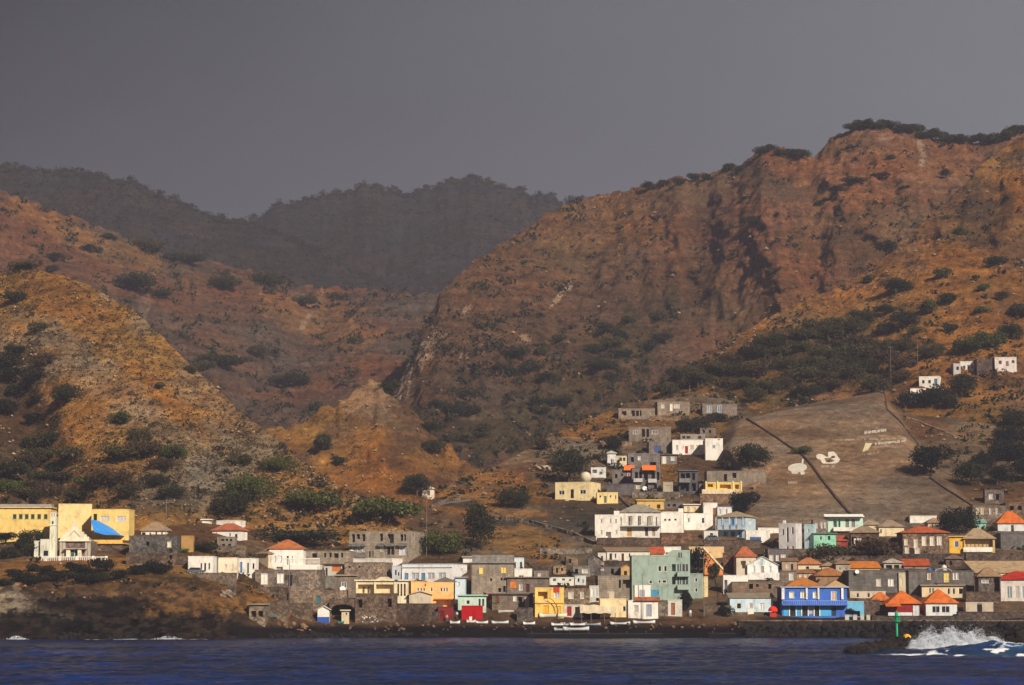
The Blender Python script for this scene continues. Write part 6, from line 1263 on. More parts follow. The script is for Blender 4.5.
fill(34, (425, 318, 665, 462), (14, 30), (.35, .6), ['dark', 'olive', 'dark'], 'dark bush in the band across the lower mountain slope', 'bushes across the lower mountain slope', ok=lambda x, y: abs((y - 340) - (640 - x) * .45) < 34, seed=6)
fill(12, (972, 420, 1040, 488), (30, 46), (.6, .8), ['black', 'black', 'dark'], 'big black green acacia in the dark grove at the right edge', 'dark grove at the right edge', ok=lambda x, y: y > 488 - (x - 965) * 1.0, seed=7, name='acacia', cat='tree')
fill(15, (0, 573, 140, 588), (16, 30), (.4, .6), ['black', 'dark', 'black'], 'dark shrub on the bank below the church', 'shrubs below the church', ok=lambda x, y: y < 590 - max(0, x - 100) * .3, seed=8)
fill(5, (2, 545, 34, 562), (18, 28), (.5, .7), ['black', 'dark'], 'dark bush between the school wing and the church', 'bushes left of the church', seed=9)
fill(10, (560, 440, 660, 478), (7, 14), (.5, .7), ['dark', 'olive'], 'small bush between the houses of the upper village', 'small bushes in the upper village', seed=19)
RT = [(x, np.interp(x, [851, 870, 905, 930, 960, 992, 1008, 1024], [133, 128, 131, 138, 143, 144, 138, 132])) for x in range(853, 1026, 8)]
for k, (x, y) in enumerate(RT): tree(x, y + 2.5, 17, (9, 11, 10)[k % 3] + (3 if 990 < x else 0), 'dark', 'dark bushy tree in the row along the mountain top', name='ridge_tree', cat='tree', group='trees along the mountain top')
for x, y in ((762, 154), (770, 152), (778, 153), (787, 155), (796, 156), (804, 158), (740, 170), (728, 172), (650, 189), (665, 185), (680, 183), (695, 180), (710, 178)): tree(x, y + 3, 16, 9, 'dark', 'dark bushy tree on the shoulder left of the mountain top', name='ridge_tree', cat='tree', group='trees on the mountain shoulder')

# every bush of a group gets a label saying where in its group it stands
ORD = ['first', 'second', 'third', 'fourth', 'fifth', 'sixth', 'seventh', 'eighth', 'ninth', 'tenth', 'eleventh', 'twelfth', 'thirteenth', 'fourteenth', 'fifteenth', 'sixteenth', 'seventeenth', 'eighteenth', 'nineteenth', 'twentieth', 'twenty first', 'twenty second', 'twenty third']
PL = {'bushes dotted over the orange right hill': ('low dark bush', 'bushes on the orange right hill'), 'bushes on the high mountain face': ('small bush', 'bushes on the high mountain face'), 'bushes on the hazy middle slope': ('hazy bush', 'bushes on the middle slope'),
      'thicket above the concrete slope': ('acacia', 'thicket above the concrete slope'), 'bushes in the left gully': ('bush', 'brown gully'), 'acacias above the school': ('acacia', 'acacias above the school'), 'bushes across the lower mountain slope': ('bush', 'band over the lower mountain'),
      'dark grove at the right edge': ('acacia', 'grove at the right edge'), 'shrubs below the church': ('shrub', 'shrubs below the church'), 'bushes left of the church': ('bush', 'bushes left of the church'), 'small bushes in the upper village': ('small bush', 'bushes of the upper village'),
      'trees along the mountain top': ('dark tree', 'mountain top'), 'trees on the mountain shoulder': ('dark tree', 'mountain shoulder')}
CW = {'dark': 'dark', 'green': 'green', 'olive': 'olive', 'black': 'blackish', 'brown': 'brown', 'bright': 'bright'}
for gname, (noun, place) in PL.items():
    ms = [t_ for t_ in TREES if t_[0].get('group') == gname]; n = len(ms)
    nr = 1 if n < 7 or 'mountain top' in place or 'shoulder' in place else 2 if n < 14 else 3 if n < 20 else 4 if n < 40 else 5
    names = {1: [''], 2: ['upper', 'lower'], 3: ['upper', 'middle', 'lower'], 4: ['top', 'upper', 'lower', 'bottom'], 5: ['top', 'upper', 'middle', 'lower', 'bottom']}[nr]
    ms.sort(key=lambda t_: t_[2]); k = 0
    for ri in range(nr):
        part = sorted(ms[ri * n // nr:(ri + 1) * n // nr], key=lambda t_: t_[1])
        for j, t_ in enumerate(part):
            cw = CW[t_[3]] + ' ' if 'dark' not in noun else ''
            t_[0]['label'] = (cw + noun + ', ' + ORD[j] + ' from left, ' + (names[ri] + ' row, ' if nr > 1 else 'row along the ') + place)

# ---- stuff: low scrub and loose rock spread over the land
def scatter(name, label, spec, faces_per, size, mat, cat, seed, rockish=False):
    r = np.random.RandomState(seed); V_ = []; n0 = 0
    for lname, n, wfun in spec:
        co, PX, PY = o_data[lname]; p = wfun(PX, PY); p = np.where((PX > -60) & (PX < 1090), p, 0) 
        p = (p / p.sum()).ravel(); idx = r.choice(p.size, n, p=p); q = co.reshape(-1, 3)[idx] + r.randn(n, 3) * np.array([.8, .8, 0])
        V_.append(np.concatenate([q, (q[:, 1] / 700.0)[:, None]], 1))
    Q = np.concatenate(V_, 0); n = len(Q); s = size * (0.45 + 1.1 * r.rand(n) ** 2) * np.clip(Q[:, 3], .7, 2)
    c = Q[:, :3]
    if rockish:
        base = np.array([(1, 0, 0), (0, 1, 0), (-1, 0, 0), (0, -1, 0), (0, 0, .8), (0, 0, -.5)], float)
        fc = np.array([(0, 1, 4), (1, 2, 4), (2, 3, 4), (3, 0, 4), (1, 0, 5), (2, 1, 5), (3, 2, 5), (0, 3, 5)])
        v = base[None] * (0.6 + 0.7 * r.rand(n, 6, 1)) * s[:, None, None] + c[:, None]
        f = (fc[None] + (np.arange(n) * 6)[:, None, None]).reshape(-1, 3)
        me = mesh_np(name, v.reshape(-1, 3), f, False)
    else:
        k = faces_per; p = c[:, None] + r.randn(n, k, 3) * s[:, None, None] * np.array([.42, .42, .22]) + np.array([0, 0, .25]) * s[:, None, None]
        t = r.randn(n, k, 3); t /= np.linalg.norm(t, axis=2)[..., None]; u = np.cross(t, r.randn(n, k, 3)); u /= np.linalg.norm(u, axis=2)[..., None]
        h = s[:, None, None] * (.30 if faces_per < 16 else .24)
        v = np.stack([p - t * h, p + u * h * .7, p + t * h, p - u * h * .7], 2).reshape(-1, 3); me = mesh_np(name, v, np.arange(len(v)).reshape(-1, 4), False)
    me.materials.append(mat); o = bpy.data.objects.new(name, me); C.objects.link(o); tag(o, label, cat, kind='stuff'); return o
noslab = lambda X, Y: (1 - slabmask(X, Y, 3)) * ((Y < 600) | (X > 250)) * (Y < 600) * np.where(Y > 500, .25, 1) * (X * 0 + 1)
patch = lambda X, Y: np.clip(0.35 + fbm(X / 22, Y / 16, 4, 5) * 1.6, 0.03, 2)
scatter('scrub', 'dark dry tufts of scrub spread thickly over the slopes', [
    ('headland_hill', 12000, lambda X, Y: (.7 + patch(X, Y)) * (Y < 520) * (1 - .8 * sm(Y, 470, 520))), ('town_ground', 1500, lambda X, Y: noslab(X, Y) * patch(X, Y)),
    ('rocky_knoll', 1500, lambda X, Y: patch(X, Y)), ('orange_hill', 5000, lambda X, Y: patch(X, Y)), ('cliff_mountain', 6500, lambda X, Y: patch(X, Y) * (1 + 1.5 * (X < 680))), ('middle_slope', 3600, lambda X, Y: patch(X, Y))], 8, .75, LEAF['scrub'], 'scrub', 41)
scatter('green_scrub', 'low green scrub growing in loose patches on the slopes', [
    ('headland_hill', 900, lambda X, Y: patch(Y, X) * np.where(Y > 440, 2.5, .3)), ('town_ground', 900, lambda X, Y: noslab(X, Y) * patch(Y, X)),
    ('orange_hill', 2200, lambda X, Y: patch(Y, X) * (1 + 2.5 * (Y > 320))), ('cliff_mountain', 3200, lambda X, Y: patch(Y, X) * (1 + 3 * (X < 660) * (Y > 320))), ('middle_slope', 1800, lambda X, Y: patch(Y, X))], 12, 1.7, LEAF['dark'], 'scrub', 42)
scatter('woodland', 'far dark woodland fringing the cloud covered ridges', [
    ('far_ridge', 11000, lambda X, Y: (X > 80) * 1.0 * (1 + 6 * (np.arange(X.shape[0])[:, None] > X.shape[0] - 4))), ('high_ridge', 9000, lambda X, Y: (1 + 6 * (np.arange(X.shape[0])[:, None] > X.shape[0] - 4)) * 1.0)], 16, 1.35, LEAF['far'], 'woodland', 43)
scatter('loose_rock', 'loose pale and brown rocks lying over the dry slopes', [
    ('headland_hill', 3400, lambda X, Y: patch(X + 50, Y)), ('town_ground', 1400, lambda X, Y: noslab(X, Y)), ('rocky_knoll', 900, lambda X, Y: X * 0 + 1.0),
    ('orange_hill', 1500, lambda X, Y: X * 0 + 1.0), ('cliff_mountain', 900, lambda X, Y: X * 0 + 1.0)], 0, .55, stone((0.32, 0.22, 0.14)), 'rocks', 44, True)
# ------------------------------------------------------------ shore things
ROCK = stone((0.013, 0.010, 0.009))
def boulders(name, label, cat, path, n, r0, seed, mat=None, kind=None, sub=1):
    """heap of rough boulders along a path of (px, py_foot, Y, width_m, height_m)"""
    r = random.Random(seed); bm = bmesh.new(); A = [P(*p[:3]) for p in path]
    for k in range(n):
        t = r.random() * (len(path) - 1); i = int(t); f = t - i; i2 = min(i + 1, len(path) - 1)
        c = A[i].lerp(A[i2], f); w = path[i][3] * (1 - f) + path[i2][3] * f; h = path[i][4] * (1 - f) + path[i2][4] * f
        v = r.uniform(-1, 1); z = h * (1 - abs(v) ** 1.5) * r.uniform(.3, 1.0)
        s = r0 * r.uniform(.6, 1.5); M = Matrix.Translation((c.x + r.uniform(-.5, .5), c.y + v * w / 2, z - s * .2)) @ Matrix.Rotation(r.random() * 6, 4, Vector((r.random(), r.random(), r.random() + .01)).normalized()) @ Matrix.Diagonal((s * r.uniform(.8, 1.4), s, s * r.uniform(.6, 1), 1))
        ret = bmesh.ops.create_icosphere(bm, subdivisions=sub, radius=1.0, matrix=M)
        for vv in ret['verts']: vv.co += Vector((r.uniform(-1, 1), r.uniform(-1, 1), r.uniform(-1, 1))) * s * .16
    me = bpy.data.meshes.new(name); bm.to_mesh(me); bm.free(); me.materials.append(mat or ROCK)
    o = bpy.data.objects.new(name, me); C.objects.link(o); tag(o, label, cat, kind=kind); return o
boulders('breakwater', 'low black rock mole carrying the green beacon, wave breaking over its end', 'breakwater', [(843, 0, 352, 2.5, .5), (862, 0, 356, 6, 1.1), (885, 0, 362, 8, 1.9), (905, 0, 366, 9, 2.6), (940, 0, 370, 9, 2.4), (975, 0, 376, 10, 3.0), (1005, 0, 378, 12, 3.6), (1060, 0, 380, 14, 4.2), (1140, 0, 384, 14, 4.2)], 620, .95, 3)
boulders('rock_armour', 'dark boulders heaped along the foot of the sea wall below the blue house', 'rocks', [(738, 0, 500, 4, 2.2), (800, 0, 501, 5, 3.0), (900, 0, 502, 5, 3.2), (1060, 0, 502, 5, 3.2)], 700, .7, 5, kind='stuff')
boulders('shore_rocks', 'wet dark rocks lying along the foot of the cliff and the beach', 'rocks', [(-40, 0, 479, 4, 1.4), (100, 0, 479, 4, 1.4), (230, 0, 490, 5, 1.0), (330, 0, 500, 5, .9), (440, 0, 502, 4, .8)], 560, .7, 6, kind='stuff')
boulders('beach_stones', 'brown stones strewn over the beach between the boats', 'rocks', [(240, 0, 505, 10, 3.6), (420, 0, 506, 8, 3.2), (560, 0, 506, 8, 3.0), (735, 0, 506, 8, 3.2)], 520, .32, 7, stone((0.16, 0.11, 0.075)), kind='stuff')
boulders('bank_rocks', 'brown boulders and rubble banked under the stone store and the rough brown wall', 'rocks', [(236, 0, 492, 8, 3.0), (262, 0, 498, 7, 3.4), (290, 0, 502, 6, 3.4), (318, 0, 504, 5, 2.6)], 240, .75, 17, stone((0.17, 0.11, 0.065)), kind='stuff')
# low quays
def quay(name, label, x0, x1, Y, top, d=5):
    a = P(x0, 636, Y); b = P(x1, 636, Y); e = empty(name, (a.x, Y, 0)); tag(e, label, 'quay'); w = b.x - a.x
    q = MB(); q.box(0, 0, -2.5, w, d, top - .25); q.build('quay_wall', plain((0.004, 0.004, 0.004), .9), e)
    q = MB(); q.box(-.1, -.15, top - .248, w + .1, d, top); q.build('deck', plain((0.018, 0.015, 0.013), .9), e)
    for k in range(int(w / 4)):
        q = MB(); q.lathe([(.01, top), (.12, top), (.1, top + .3), (.2, top + .35), (.2, top + .45), (.01, top + .47)], 8, 1 + k * 4, .5); q.build('bollard', plain((0.05, 0.04, 0.04)), e)
quay('quay', 'long low black concrete quay in front of the row of boats', 527, 663, 489, 1.05)
quay('quay', 'short low black quay stub in front of the steep lane', 708, 735, 491, 1.1, 4)
# sea wall with parapet below blue house
a = P(738, 620, 506); b = P(1100, 620, 506); e = empty('sea_wall', (a.x, 505.2, 0)); tag(e, 'long dark rubble sea wall under the blue house and the orange roofs', 'sea wall')
q = MB(); q.box(0, 0, -1, b.x - a.x, 3, 3.4); q.build('wall_face', stone((0.03, 0.022, 0.018)), e)
q = MB(); q.box(0, -.15, 3.402, b.x - a.x, .5, 3.7); q.build('coping', stone((0.16, 0.12, 0.09)), e)
# beacon
def beacon():
    p = P(897, 636, 364); e = empty('beacon', (p.x, p.y, 2.0)); tag(e, 'slim green harbour beacon on the black rock mole', 'beacon')
    g = plain((0.01, 0.30, 0.14), .4); s = FOC / 364; h = 27 / s
    q = MB(); q.tube((0, 0, -1.2), (0, 0, h * .62), .2, .16, 10); q.build('pole', g, e, True)
    q = MB(); q.tube((0, 0, h * .62), (0, 0, h * .66), .55, .55, 12); q.tube((0, 0, h * .9), (0, 0, h * .93), .12, .12, 8)
    for k in range(8):
        t = k * .785; q.tube((.52 * math.cos(t), .52 * math.sin(t), h * .66), (.52 * math.cos(t), .52 * math.sin(t), h * .82), .035, k=5)
    q.tube((0, 0, h * .82), (0, 0, h * .835), .56, .56, 12); q.build('platform', g, e)
    q = MB(); q.lathe([(.01, h * .67), (.22, h * .67), (.26, h * .7), (.26, h * .9), (.2, h * .98), (.01, h * 1.0)], 12); q.build('lantern', g, e, True)
    q = MB(); q.lathe([(.01, -1), (1.1, -1), (1.0, .15), (.01, .2)], 12); q.build('base', plain((0.12, 0.11, 0.1)), e)
beacon()
p = P(906, 640, 364); e = empty('beacon_house', (p.x, 363.2, .9)); tag(e, 'small yellow domed light housing on the mole at the foot of the green beacon', 'housing')
q = MB(); q.lathe([(.75, -.6), (.75, 1.0), (.7, 1.35), (.5, 1.65), (.25, 1.8), (.01, 1.85)], 12); q.build('body', plain((0.75, 0.36, 0.02), .5), e, True)
q = MB(); q.box(-.3, -.79, 0, .3, -.73, 1.0); q.build('door', plain((0.2, 0.1, 0.02)), e)
# breaking wave spray
SPRAY = bpy.data.materials.new('sea_spray'); SPRAY.use_nodes = True
_n = SPRAY.node_tree.nodes; _l = SPRAY.node_tree.links; _b = _n['Principled BSDF']; _b.inputs['Base Color'].default_value = (0.90, 0.94, 1.0, 1); _b.inputs['Roughness'].default_value = .9
_t = _n.new('ShaderNodeBsdfTranslucent'); _t.inputs[0].default_value = (0.9, 0.94, 1.0, 1); _x = _n.new('ShaderNodeMixShader'); _x.inputs[0].default_value = .45
_l.new(_b.outputs[0], _x.inputs[1]); _l.new(_t.outputs[0], _x.inputs[2]); _l.new(_x.outputs[0], _n['Material Output'].inputs[0])
def spray():
    r = np.random.RandomState(8); n = 90000
    u = r.rand(n); X = 60.5 + 18 * u ** .9; env = np.interp(X, [60, 62, 64.5, 67, 70, 73, 75, 77, 79], [.3, 1.5, 2.5, 2.8, 2.5, 2.3, 1.6, .9, .2])
    hz = r.rand(n) ** 2.0; lump = 1 + .6 * fbm(X * 1.2, hz * 3, 4, 77); Z = env * hz * 1.15 * lump; Yv = 359.5 + r.randn(n) * (1.2 - .5 * hz) * 1.2
    s = (0.055 * (1 - hz) ** 1.0 + 0.016) * (0.5 + r.rand(n)); far = r.rand(n) < .05; Z = np.where(far, Z * 1.35, Z); s = np.where(far, .022, s)
    base = np.array([(1, 0, 0), (0, 1, 0), (-1, 0, 0), (0, -1, 0), (0, 0, 1), (0, 0, -1)], float); fc = np.array([(0, 1, 4), (1, 2, 4), (2, 3, 4), (3, 0, 4), (1, 0, 5), (2, 1, 5), (3, 2, 5), (0, 3, 5)])
    c = np.stack([X, Yv, Z + .1], -1); v = base[None] * (0.6 + .8 * r.rand(n, 6, 1)) * s[:, None, None] + c[:, None]; f = (fc[None] + (np.arange(n) * 6)[:, None, None]).reshape(-1, 3)
    # a rolling body of dense foam under the flying drops
    gx = np.linspace(60, 80, 120); gt = np.linspace(0, math.pi, 26); GX, GT = np.meshgrid(gx, gt); eh = np.interp(GX, [60, 62, 65, 68, 71, 74, 77, 80], [.1, .8, 1.3, 1.5, 1.3, 1.2, .7, .1])
    nn = fbm(GX * 1.5, GT * 3, 5, 55, .6); hh = np.sin(GT) * eh * (1 + .5 * nn) - .15; yy = 359.5 - np.cos(GT) * (1.6 + .6 * nn); v2 = np.stack([GX, yy, hh], -1).reshape(-1, 3)
    m = SPRAY; me = mesh_np('sea_spray', v.reshape(-1, 3), f, False); me.materials.append(m); o = bpy.data.objects.new('sea_spray', me); C.objects.link(o); tag(o, 'white spray thrown up where the wave breaks on the mole', 'spray', kind='stuff')
    me = mesh_np('wave_foam', v2, grid_faces(26, 120)); me.materials.append(m); o = bpy.data.objects.new('wave_foam', me); C.objects.link(o); tag(o, 'boiling white foam at the foot of the flying spray', 'foam', kind='stuff')
spray()
def surf(name, label, px, Y, w, h, seed, n=900):
    r = np.random.RandomState(seed); c = P(px, 637, Y); s = .07 * (.5 + r.rand(n)); hz = r.rand(n) ** 2
    x = c.x + r.randn(n) * w * .35; z = h * hz * np.exp(-((x - c.x) / w) ** 2 * 3) + .05; y = Y + r.randn(n) * .5
    base = np.array([(1, 0, 0), (0, 1, 0), (-1, 0, 0), (0, -1, 0), (0, 0, 1), (0, 0, -1)], float); fc = np.array([(0, 1, 4), (1, 2, 4), (2, 3, 4), (3, 0, 4), (1, 0, 5), (2, 1, 5), (3, 2, 5), (0, 3, 5)])
    v = base[None] * s[:, None, None] + np.stack([x, y, z], -1)[:, None]; f = (fc[None] + (np.arange(n) * 6)[:, None, None]).reshape(-1, 3)
    me = mesh_np(name, v.reshape(-1, 3), f, False); me.materials.append(SPRAY); o = bpy.data.objects.new(name, me); C.objects.link(o); tag(o, label, 'surf', kind='stuff')
surf('surf', 'little burst of white surf at the foot of the dark cliff', 168, 474, 4, .7, 3, 200)
surf('surf', 'thin white surf under the pale rock at the left edge', 16, 474, 3, .7, 4, 220)
# boats
def boat(px, py, L_, col, label, yaw=0, incol=(0.10, 0.08, 0.07), tilt=0.0, motor=False, Y=None, up=False, group=None, cabin=None):
    g = ground(px, py); p = Vector((g.x, g.y, g.z)) if Y is None else P(px, py, Y); s = FOC / p.y; L = L_ / s; Bm = L * .27; Hh = max(.5, L * .115)
    e = empty('rowing_boat' if not cabin else 'motor_boat', p, R(yaw)); e.rotation_euler = (R(180) if up else R(tilt), 0, R(yaw)); 
    if up: e.location.z += Hh
    tag(e, label, 'boat', group)
    n = 14; q = MB(); ring = []
    for k in range(n + 1):
        t = k / n; x = (t - .5) * L; w = Bm / 2 * (math.sin(math.pi * min(1, t * 1.0 + .0) ** .75) ** .6 if 0 < t < 1 else 0) ; w = Bm / 2 * max(0.03, (1 - abs(2 * t - 1.12) ** 2.6) if t > .1 else .62 + t * 2)
        sheer = Hh * (1 + .55 * abs(2 * t - 1) ** 2.2); keel = Hh * .5 * max(0, (2 * t - 1.55)) ** 1.2
        ring.append([(x, -w, sheer), (x, -w * .86, Hh * .45 + keel), (x, -w * .35, keel + .04), (x, w * .35, keel + .04), (x, w * .86, Hh * .45 + keel), (x, w, sheer)])
    base = 0
    for rg in ring: q.v += rg
    for k in range(n):
        for j in range(5): q.f.append((k * 6 + j, k * 6 + j + 1, (k + 1) * 6 + j + 1, (k + 1) * 6 + j))
    q.f.append(tuple(range(5, -1, -1))); q.f.append(tuple(n * 6 + j for j in range(6)))
    h = q.build('hull', plain(col, .5), e, True); md = h.modifiers.new('s', 'SOLIDIFY'); md.thickness = .05
    q = MB()
    for k in range(n):
        for j in (0, 5): q.tube(ring[k][j], ring[k + 1][j], .05, k=5)
    q.build('gunwale', plain(tuple(c * .6 for c in col), .5), e)
    for t in (4, 7, 10):
        q = MB(); r_ = ring[t]; q.box(r_[0][0] - .12, r_[0][1] + .06, Hh * .72, r_[0][0] + .12, r_[5][1] - .06, Hh * .78); q.build('thwart', plain(incol), e)
    q = MB(); q.box(-L * .42, -Bm * .2, .07, L * .3, Bm * .2, .1); q.build('floor', plain(incol), e)
    if motor:
        q = MB(); q.box(-L * .5 - .3, -.18, Hh * 1.0, -L * .5 - .02, .18, Hh * 1.0 + .5); q.tube((-L * .5 - .15, 0, Hh), (-L * .5 - .15, 0, -.1), .07); q.build('outboard_motor', plain((0.04, 0.04, 0.05)), e)
    if cabin:
        q = MB(); q.box(-L * .2, -Bm * .3, Hh * .8, L * .1, Bm * .3, Hh * .8 + cabin); c_ = q.build('cabin', plain(WH), e); q = MB(); q.box(-L * .22, -Bm * .33, Hh * .8 + cabin + .002, L * .12, Bm * .33, Hh * .8 + cabin + .1); q.build('cabin_roof', plain((.6, .6, .6)), c_)
    return e
WB = (0.72, 0.72, 0.72)
boat(431, 619, 11, WB, 'small white boat on the ledge left of the dark red shed', 10)
boat(455, 624, 10, WB, 'white boat pulled up left of the crimson container', -8, motor=True)
boat(471, 623, 9, (0.66, 0.6, 0.55), 'cream boat right under the crimson container', 5, cabin=.9)
boat(482, 624, 12, WB, 'white boat with grey inside just right of the crimson container', -5)
boat(500, 624, 17, (0.62, 0.64, 0.66), 'grey white boat alone between crimson container and dark garden wall', 6, incol=(0.15, 0.17, 0.2))
boat(529, 625, 12, WB, 'short white boat left of the row before the yellow house', 4)
boat(506, 612, 17, (0.40, 0.38, 0.34), 'upturned grey boat on the sand ramp between the green hedges', 20, up=True)
boat(553, 618, 28, (0.72, 0.66, 0.52), 'long cream boat propped in front of the yellow harbour house', 2, tilt=-12)
boat(558, 626, 14, WB, 'white boat first of the row behind the long quay', 12)
boat(567, 626, 13, (0.6, 0.62, 0.66), 'pale grey boat second in the row behind the long quay', -14)
boat(578, 626, 17, WB, 'white boat in the middle of the row behind the long quay', 8)
boat(591, 626, 19, (0.30, 0.36, 0.42), 'grey blue boat at the right end of the row behind the long quay', -3)
boat(585, 618, 12, (0.66, 0.70, 0.76), 'bluish white boat leaning steeply before the white awning', 35, tilt=-25)
boat(576, 631, 26, (0.58, 0.6, 0.6), 'long white boat lying on the quay edge', 3, Y=492)
boat(562, 631, 16, (0.45, 0.5, 0.5), 'grey boat lying on the quay edge left of the long white boat', -4, Y=492)
boat(620, 625, 20, (0.62, 0.68, 0.68), 'pale boat with orange stern on the beach under the cream house', 3, incol=(0.2, 0.1, 0.05))
boat(644, 624, 22, (0.70, 0.70, 0.68), 'white boat on the beach under the white two storey shop', -2)
boat(273, 618, 9, (0.04, 0.14, 0.14), 'small dark teal boat left of the red and white boat', 5)
boat(283, 618, 13, (0.5, 0.04, 0.02), 'small red boat on the shore under the rough brown wall', -5, incol=(.6, .6, .55))
boat(256, 620, 10, (0.42, 0.04, 0.03), 'small red boat in front of the square stone store', 4, incol=(.6, .6, .55))
boat(341, 624, 8, (0.03, 0.16, 0.12), 'small green boat at the mouth of the dark archway', 40)
# beach shelter
def shelter():
    g = ground(598, 619); s = FOC / g.y; e = empty('beach_shelter', g, 0); tag(e, 'open beach shelter with long white canvas roof on posts', 'shelter'); w = 36 / s; h = 8 / s
    q = MB(); n = 12
    for k in range(n):
        a = -w / 2 + w * k / n; b = a + w / n; za = h + .10 * math.sin(k * 1.7); zb = h + .10 * math.sin((k + 1) * 1.7)
        q.quad((a, -2, za), (b, -2, zb), (b, 1, zb + 1.3), (a, 1, za + 1.3)); q.quad((a, -2, za - .5), (b, -2, zb - .5), (b, -2, zb), (a, -2, za))
    q.build('canvas_roof', plain((0.66, 0.56, 0.40), .8), e)
    for a in (-w / 2 + .3, -w / 5, w / 6, w / 2 - .3):
        q = MB(); q.tube((a, -1.9, -1), (a, -1.9, h), .09); q.build('post', plain((0.15, 0.1, 0.07)), e)
    q = MB(); q.box(-w / 2 + .5, .8, -1, w / 2 - .5, 1.1, h + .9); q.build('shade_board', plain((0.04, 0.035, 0.03)), e)  # dark board added for the shade beneath the canvas
shelter()
# red round stall beside blue cottage
g = ground(773, 616); e = empty('market_umbrella', g); tag(e, 'bright red umbrella stall between the light blue cottage and the vivid blue house', 'umbrella')
q = MB(); q.lathe([(1.05, 1.0), (1.0, 1.5), (.7, 1.9), (.25, 2.15), (.01, 2.2)], 10); q.build('canopy', plain((0.75, 0.03, 0.01), .7), e); q = MB(); q.tube((0, 0, -.5), (0, 0, 2), .05); q.build('pole', plain((.3, .3, .3)), e)
q = MB(); q.box(-.7, -.5, -.2, .7, .5, .8); q.build('counter', plain((0.5, 0.03, 0.01)), e)
# balustrade bits on the quay right of blue annex
for k, (a, b, lb) in enumerate(((845, 849, 'first'), (853, 857, 'second'), (860.5, 864, 'third'), (866.5, 870, 'fourth'))):
    g = ground(a, 620); s = FOC / 506; e = empty('parapet_block', (P(a, 618, 505.6).x, 505.5, 3.7)); tag(e, 'white parapet block on the sea wall, %s from the blue annex' % lb, 'parapet', 'white parapet blocks on the sea wall'); w = (b - a) / s
    q = MB(); q.box(0, 0, 0, w, .3, 1.0); q.build('block', plaster((0.5, 0.48, 0.44)), e); q = MB(); q.box(-.06, -.06, 1.002, w + .06, .36, 1.12); q.build('cap', plaster((0.55, 0.52, 0.48)), e)
# lamp / power poles
def pole(px, py, top, label, arm=True, Y=None, lamp=False, col=(0.20, 0.16, 0.13)):
    g = ground(px, py) if Y is None else P(px, py, Y); s = FOC / g.y; h = (py - top) / s; e = empty('utility_pole' if not lamp else 'street_lamp', g); tag(e, label, 'pole' if not lamp else 'street lamp')
    q = MB(); q.tube((0, 0, -1), (0, 0, h), .09, .06, 8); q.build('pole', plain(col), e)
    if arm:
        q = MB(); q.box(-.8, -.05, h - .7, .8, .05, h - .58)
        for x in (-.7, 0, .7): q.tube((x, 0, h - .58), (x, 0, h - .38), .05)
        q.build('crossarm', plain(col), e)
    if lamp:
        q = MB(); q.tube((0, 0, h), (.9, -.2, h + .25), .05); q.box(.7, -.35, h + .18, 1.4, -.05, h + .32); q.build('lamp_head', plain((.5, .5, .5)), e)
for a in [(165.5, 553, 500, 'tall thin pole in front of the hip roofed house by the dark stone house'), (426.5, 556, 495, 'tall pale pole rising from the right end of the bare concrete block'), (904, 536, 508, 'pole in front of the cream hipped house under the concrete slope'),
          (690, 415, 385, 'thin mast above the middle house of the top terrace', False), (774, 416, 396, 'leaning pole at the top left edge of the concrete slope'), (891, 385, 345, 'pole beside the path above the concrete slope'), (918, 380, 338, 'tall dark pole by the path left of the slope houses'),
          (803, 528, 506, 'thin pole behind the tall white house at the foot of the concrete slope', False), (704, 616, 556, 'dark pole beside the steep lane right of the annex'), (289, 610, 560, 'thin pole in front of the terrace house', False), (643, 620, 575, 'brown pole right of the white two storey shop door', False), (628, 618, 596, 'thin brown pole at the corner of the cream harbour house', False),
          (885, 396, 378, 'short post at the top corner of the concrete slope', False), (540, 560, 530, 'thin pole on the ochre bank above the white cube house', False)]:
    pole(*a)
# driftwood crane by the yellow house
g = ground(557, 620); s = FOC / g.y; e = empty('bent_davit', g); tag(e, 'dark bent boat davit standing before the yellow harbour house', 'davit')
q = MB(); pts = [(0, 0, -.5), (.2, 0, 2.2), (-.2, 0, 3.4), (-1.0, 0, 4.4), (-1.9, 0, 4.9)]
for k in range(4): q.tube(pts[k], pts[k + 1], .11 - .015 * k, .10 - .015 * k)
q.build('arm', plain((0.05, 0.035, 0.03)), e)
# car on the lane terrace by the verandah house
def car(px, py, col, label):
    g = ground(px, py); e = empty('parked_car', g, 0.1); tag(e, label, 'car')
    q = MB(); pr = [(-1.9, .35), (1.9, .35), (1.95, .8), (1.2, .92), (.75, 1.4), (-1.2, 1.42), (-1.75, .95), (-1.95, .8)]; q.prism(pr, -.8, .8); q.build('body', plain(col, .35), e)
    q = MB(); q.prism([(-1.45, .97), (1.0, .95), (.68, 1.34), (-1.15, 1.36)], -.83, .83); q.build('windows', glassy(), e)
    for x in (-1.2, 1.2):
        for y in (-.78, .78):
            w = MB(); w.tube((x, y - .1, .33), (x, y + .1, .33), .33, k=12); wo = w.build('wheel', plain((.02, .02, .02)), e); t = MB(); t.tube((x, y - .12, .33), (x, y + .12, .33), .17, k=8); t.build('rim', plain((.4, .4, .4)), wo)
car(713, 541, (0.10, 0.11, 0.13), 'dark car parked on the lane before the white low shed')
car(196, 574, (0.10, 0.11, 0.13), 'dark car parked at the left end of the low white cottage')
